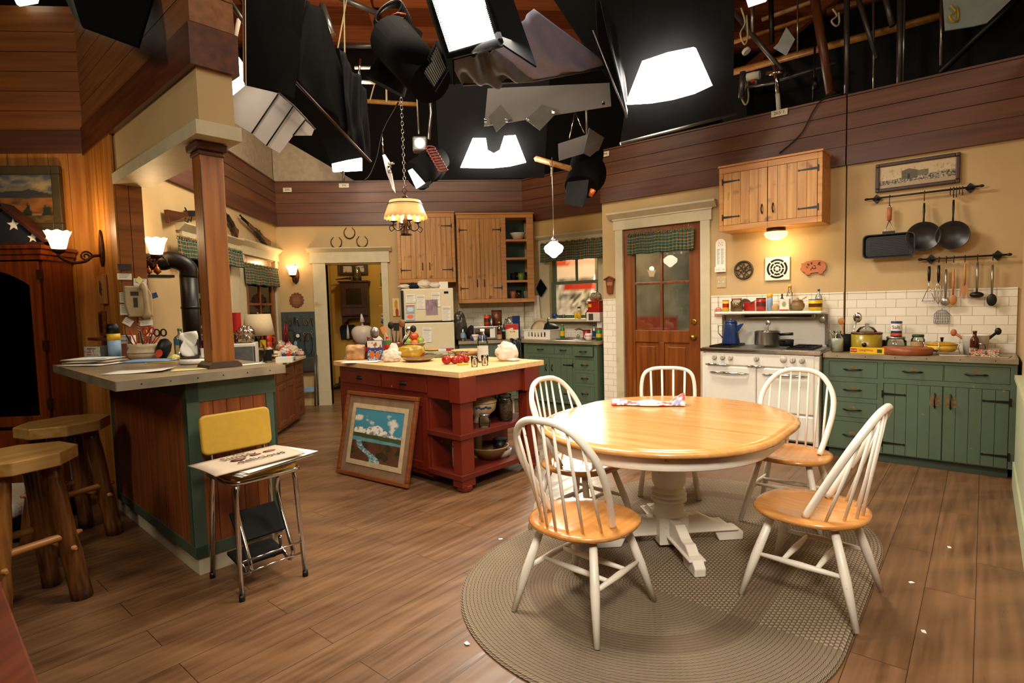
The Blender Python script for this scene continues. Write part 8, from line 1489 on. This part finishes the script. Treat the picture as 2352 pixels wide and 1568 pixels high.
# catwalk behind the stove wall
FC = Fr(nS(7.7), -45)
def fc(px, py, off=0): u, z = FC.uz(px, py, off); return FC.p(u, -off, z)
t = rig('catwalk', 'wooden catwalk with rails behind the stove wall, top right', 'catwalk')
for a, c, r, m_ in (((1660, 172), (2380, -24), .045, 'pineh'), ((1660, 105), (1868, 36), .03, 'pineh'), ((1750, 45), (1960, -30), .03, 'tan'), ((1900, 25), (2120, -35), .05, 'midw')):
    b = MB(); b.tube([fc(*a), fc(*c)], r, 4); obj('rail', b, m_, t)
b = MB(); q = [fc(1660, 176, -.03), fc(2380, -20, -.03)]; sheet3(b, [q[0], q[1], q[1]-Vector((0, 0, .9)), q[0]-Vector((0, 0, .9))], .03); obj('fascia', b, 'matt', t)
for a, c, r, m_, nm in (((1868, -20), (1908, 215), .05, 'midw', 'brace'), ((1945, -20), (1945, 215), .03, 'tin', 'upright'), ((2068, -20), (2066, 200), .03, 'tin', 'upright'), ((2078, -20), (2074, 195), .012, 'steel', 'upright'), ((2163, -20), (2162, 150), .018, 'steel', 'upright'), ((2006, -20), (2007, 210), .012, 'steel', 'upright'), ((1966, -20), (2014, 135), .025, 'tin', 'brace'), ((2030, -20), (2050, 60), .03, 'tin', 'brace'), ((1832, -20), (1832, 120), .01, 'steel', 'upright'), ((1727, -20), (1729, 80), .025, 'steel', 'upright'), ((1688, 30), (1806, 175), .03, 'tin', 'brace'), ((1720, 205), (1920, 145), .02, 'tin', 'rail'), ((1770, -20), (1773, 100), .03, 'black', 'upright')):
    b = MB(); b.tube([fc(*a, .3), fc(*c, .3)], r, 8); obj(nm, b, m_, t)
cen(t)
b = MB(); b.tube([fc(2350, -15, .8), fc(2160, 166, .6)], .035, 8); single('strut', b, 'black', 'thick black diagonal strut at the top right', 'strut')
t = rig('bounce_board', 'pale bounce board with a curved lower edge at the top right', 'board'); P = [fc(*q, .5) for q in ((2163, -40), (2380, -40), (2330, 2), (2276, 50), (2235, 60), (2170, 70))]; b = MB(); sheet3(b, P, .02); obj('panel', b, M('pale_board', 'a8b0a4', .7, var=.05), t); cen(t)
b = MB(); sheet3(b, [fc(*q, .45) for q in ((1788, 98), (1806, 62), (1826, 90), (1806, 128), (1776, 110))], .01); single('reflector_card', b, M('silver_card', '9a9a98', .4, .4), 'small silver card clipped on the catwalk', 'card')
for i, (px, py, h, lab) in enumerate(((1706, 60, 70, 'white rope tied to the catwalk, leftmost'), (1708, 205, 60, 'white rope loops hanging low by the softbox skirt'), (1916, 40, 30, 'short white rope end on the catwalk'), (2188, 30, 26, 'yellow and white rope knot on the bounce board upright'))):
    b = MB(); p = fc(px, py, .55); L = h*.006; b.tube(cat([p+Vector((-.02, 0, L/2)), p+Vector((.03, 0, L*.1)), p+Vector((-.03, 0, -L*.2)), p+Vector((.02, 0, -L/2)), p+Vector((.06, 0, -L*.3)), p+Vector((.05, 0, L*.3))], 4), .010, 6); single('rope', b, 'rope' if i < 3 else 'ylw', lab, 'rope')
t = rig('clamp_rig', 'cluster of clamps and a small white lamp head left on the catwalk', 'clamps')
for a, c, r, m_ in (((1730, 165), (1730, 190), .03, 'orr'), ((1716, 178), (1745, 172), .05, 'paper'), ((1735, 180), (1738, 195), .02, 'tin'), ((1780, 150), (1788, 215), .03, 'chrome'), ((1786, 215), (1789, 255), .025, 'paper'), ((1760, 170), (1800, 165), .03, 'chrome'), ((1706, 165), (1702, 225), .035, 'tin'), ((1712, 115), (1716, 120), .05, 'paper'), ((1715, 200), (1790, 190), .015, 'steel')):
    b = MB(); b.tube([fc(*a, .6), fc(*c, .6)], r, 8); obj('clamp', b, m_, t)
cen(t)
b = MB(); P = [fc(*q, .4) for q in ((1715, 197), (1782, 192), (1782, 255), (1715, 265))]; sheet3(b, P, .02); single('drape_panel', b, 'blk', 'black drape panel standing behind the set wall below the clamps', 'panel')
b = MB(); b.tube([fc(1872, 100, .4), fc(1868, 230, .4)], .012, 6); b.tube([fc(1872, 180, .4), fc(1874, 205, .4)], .04, 6); single('cable', b, 'black', 'dark cable with a plug hanging beside the catwalk brace', 'cable')
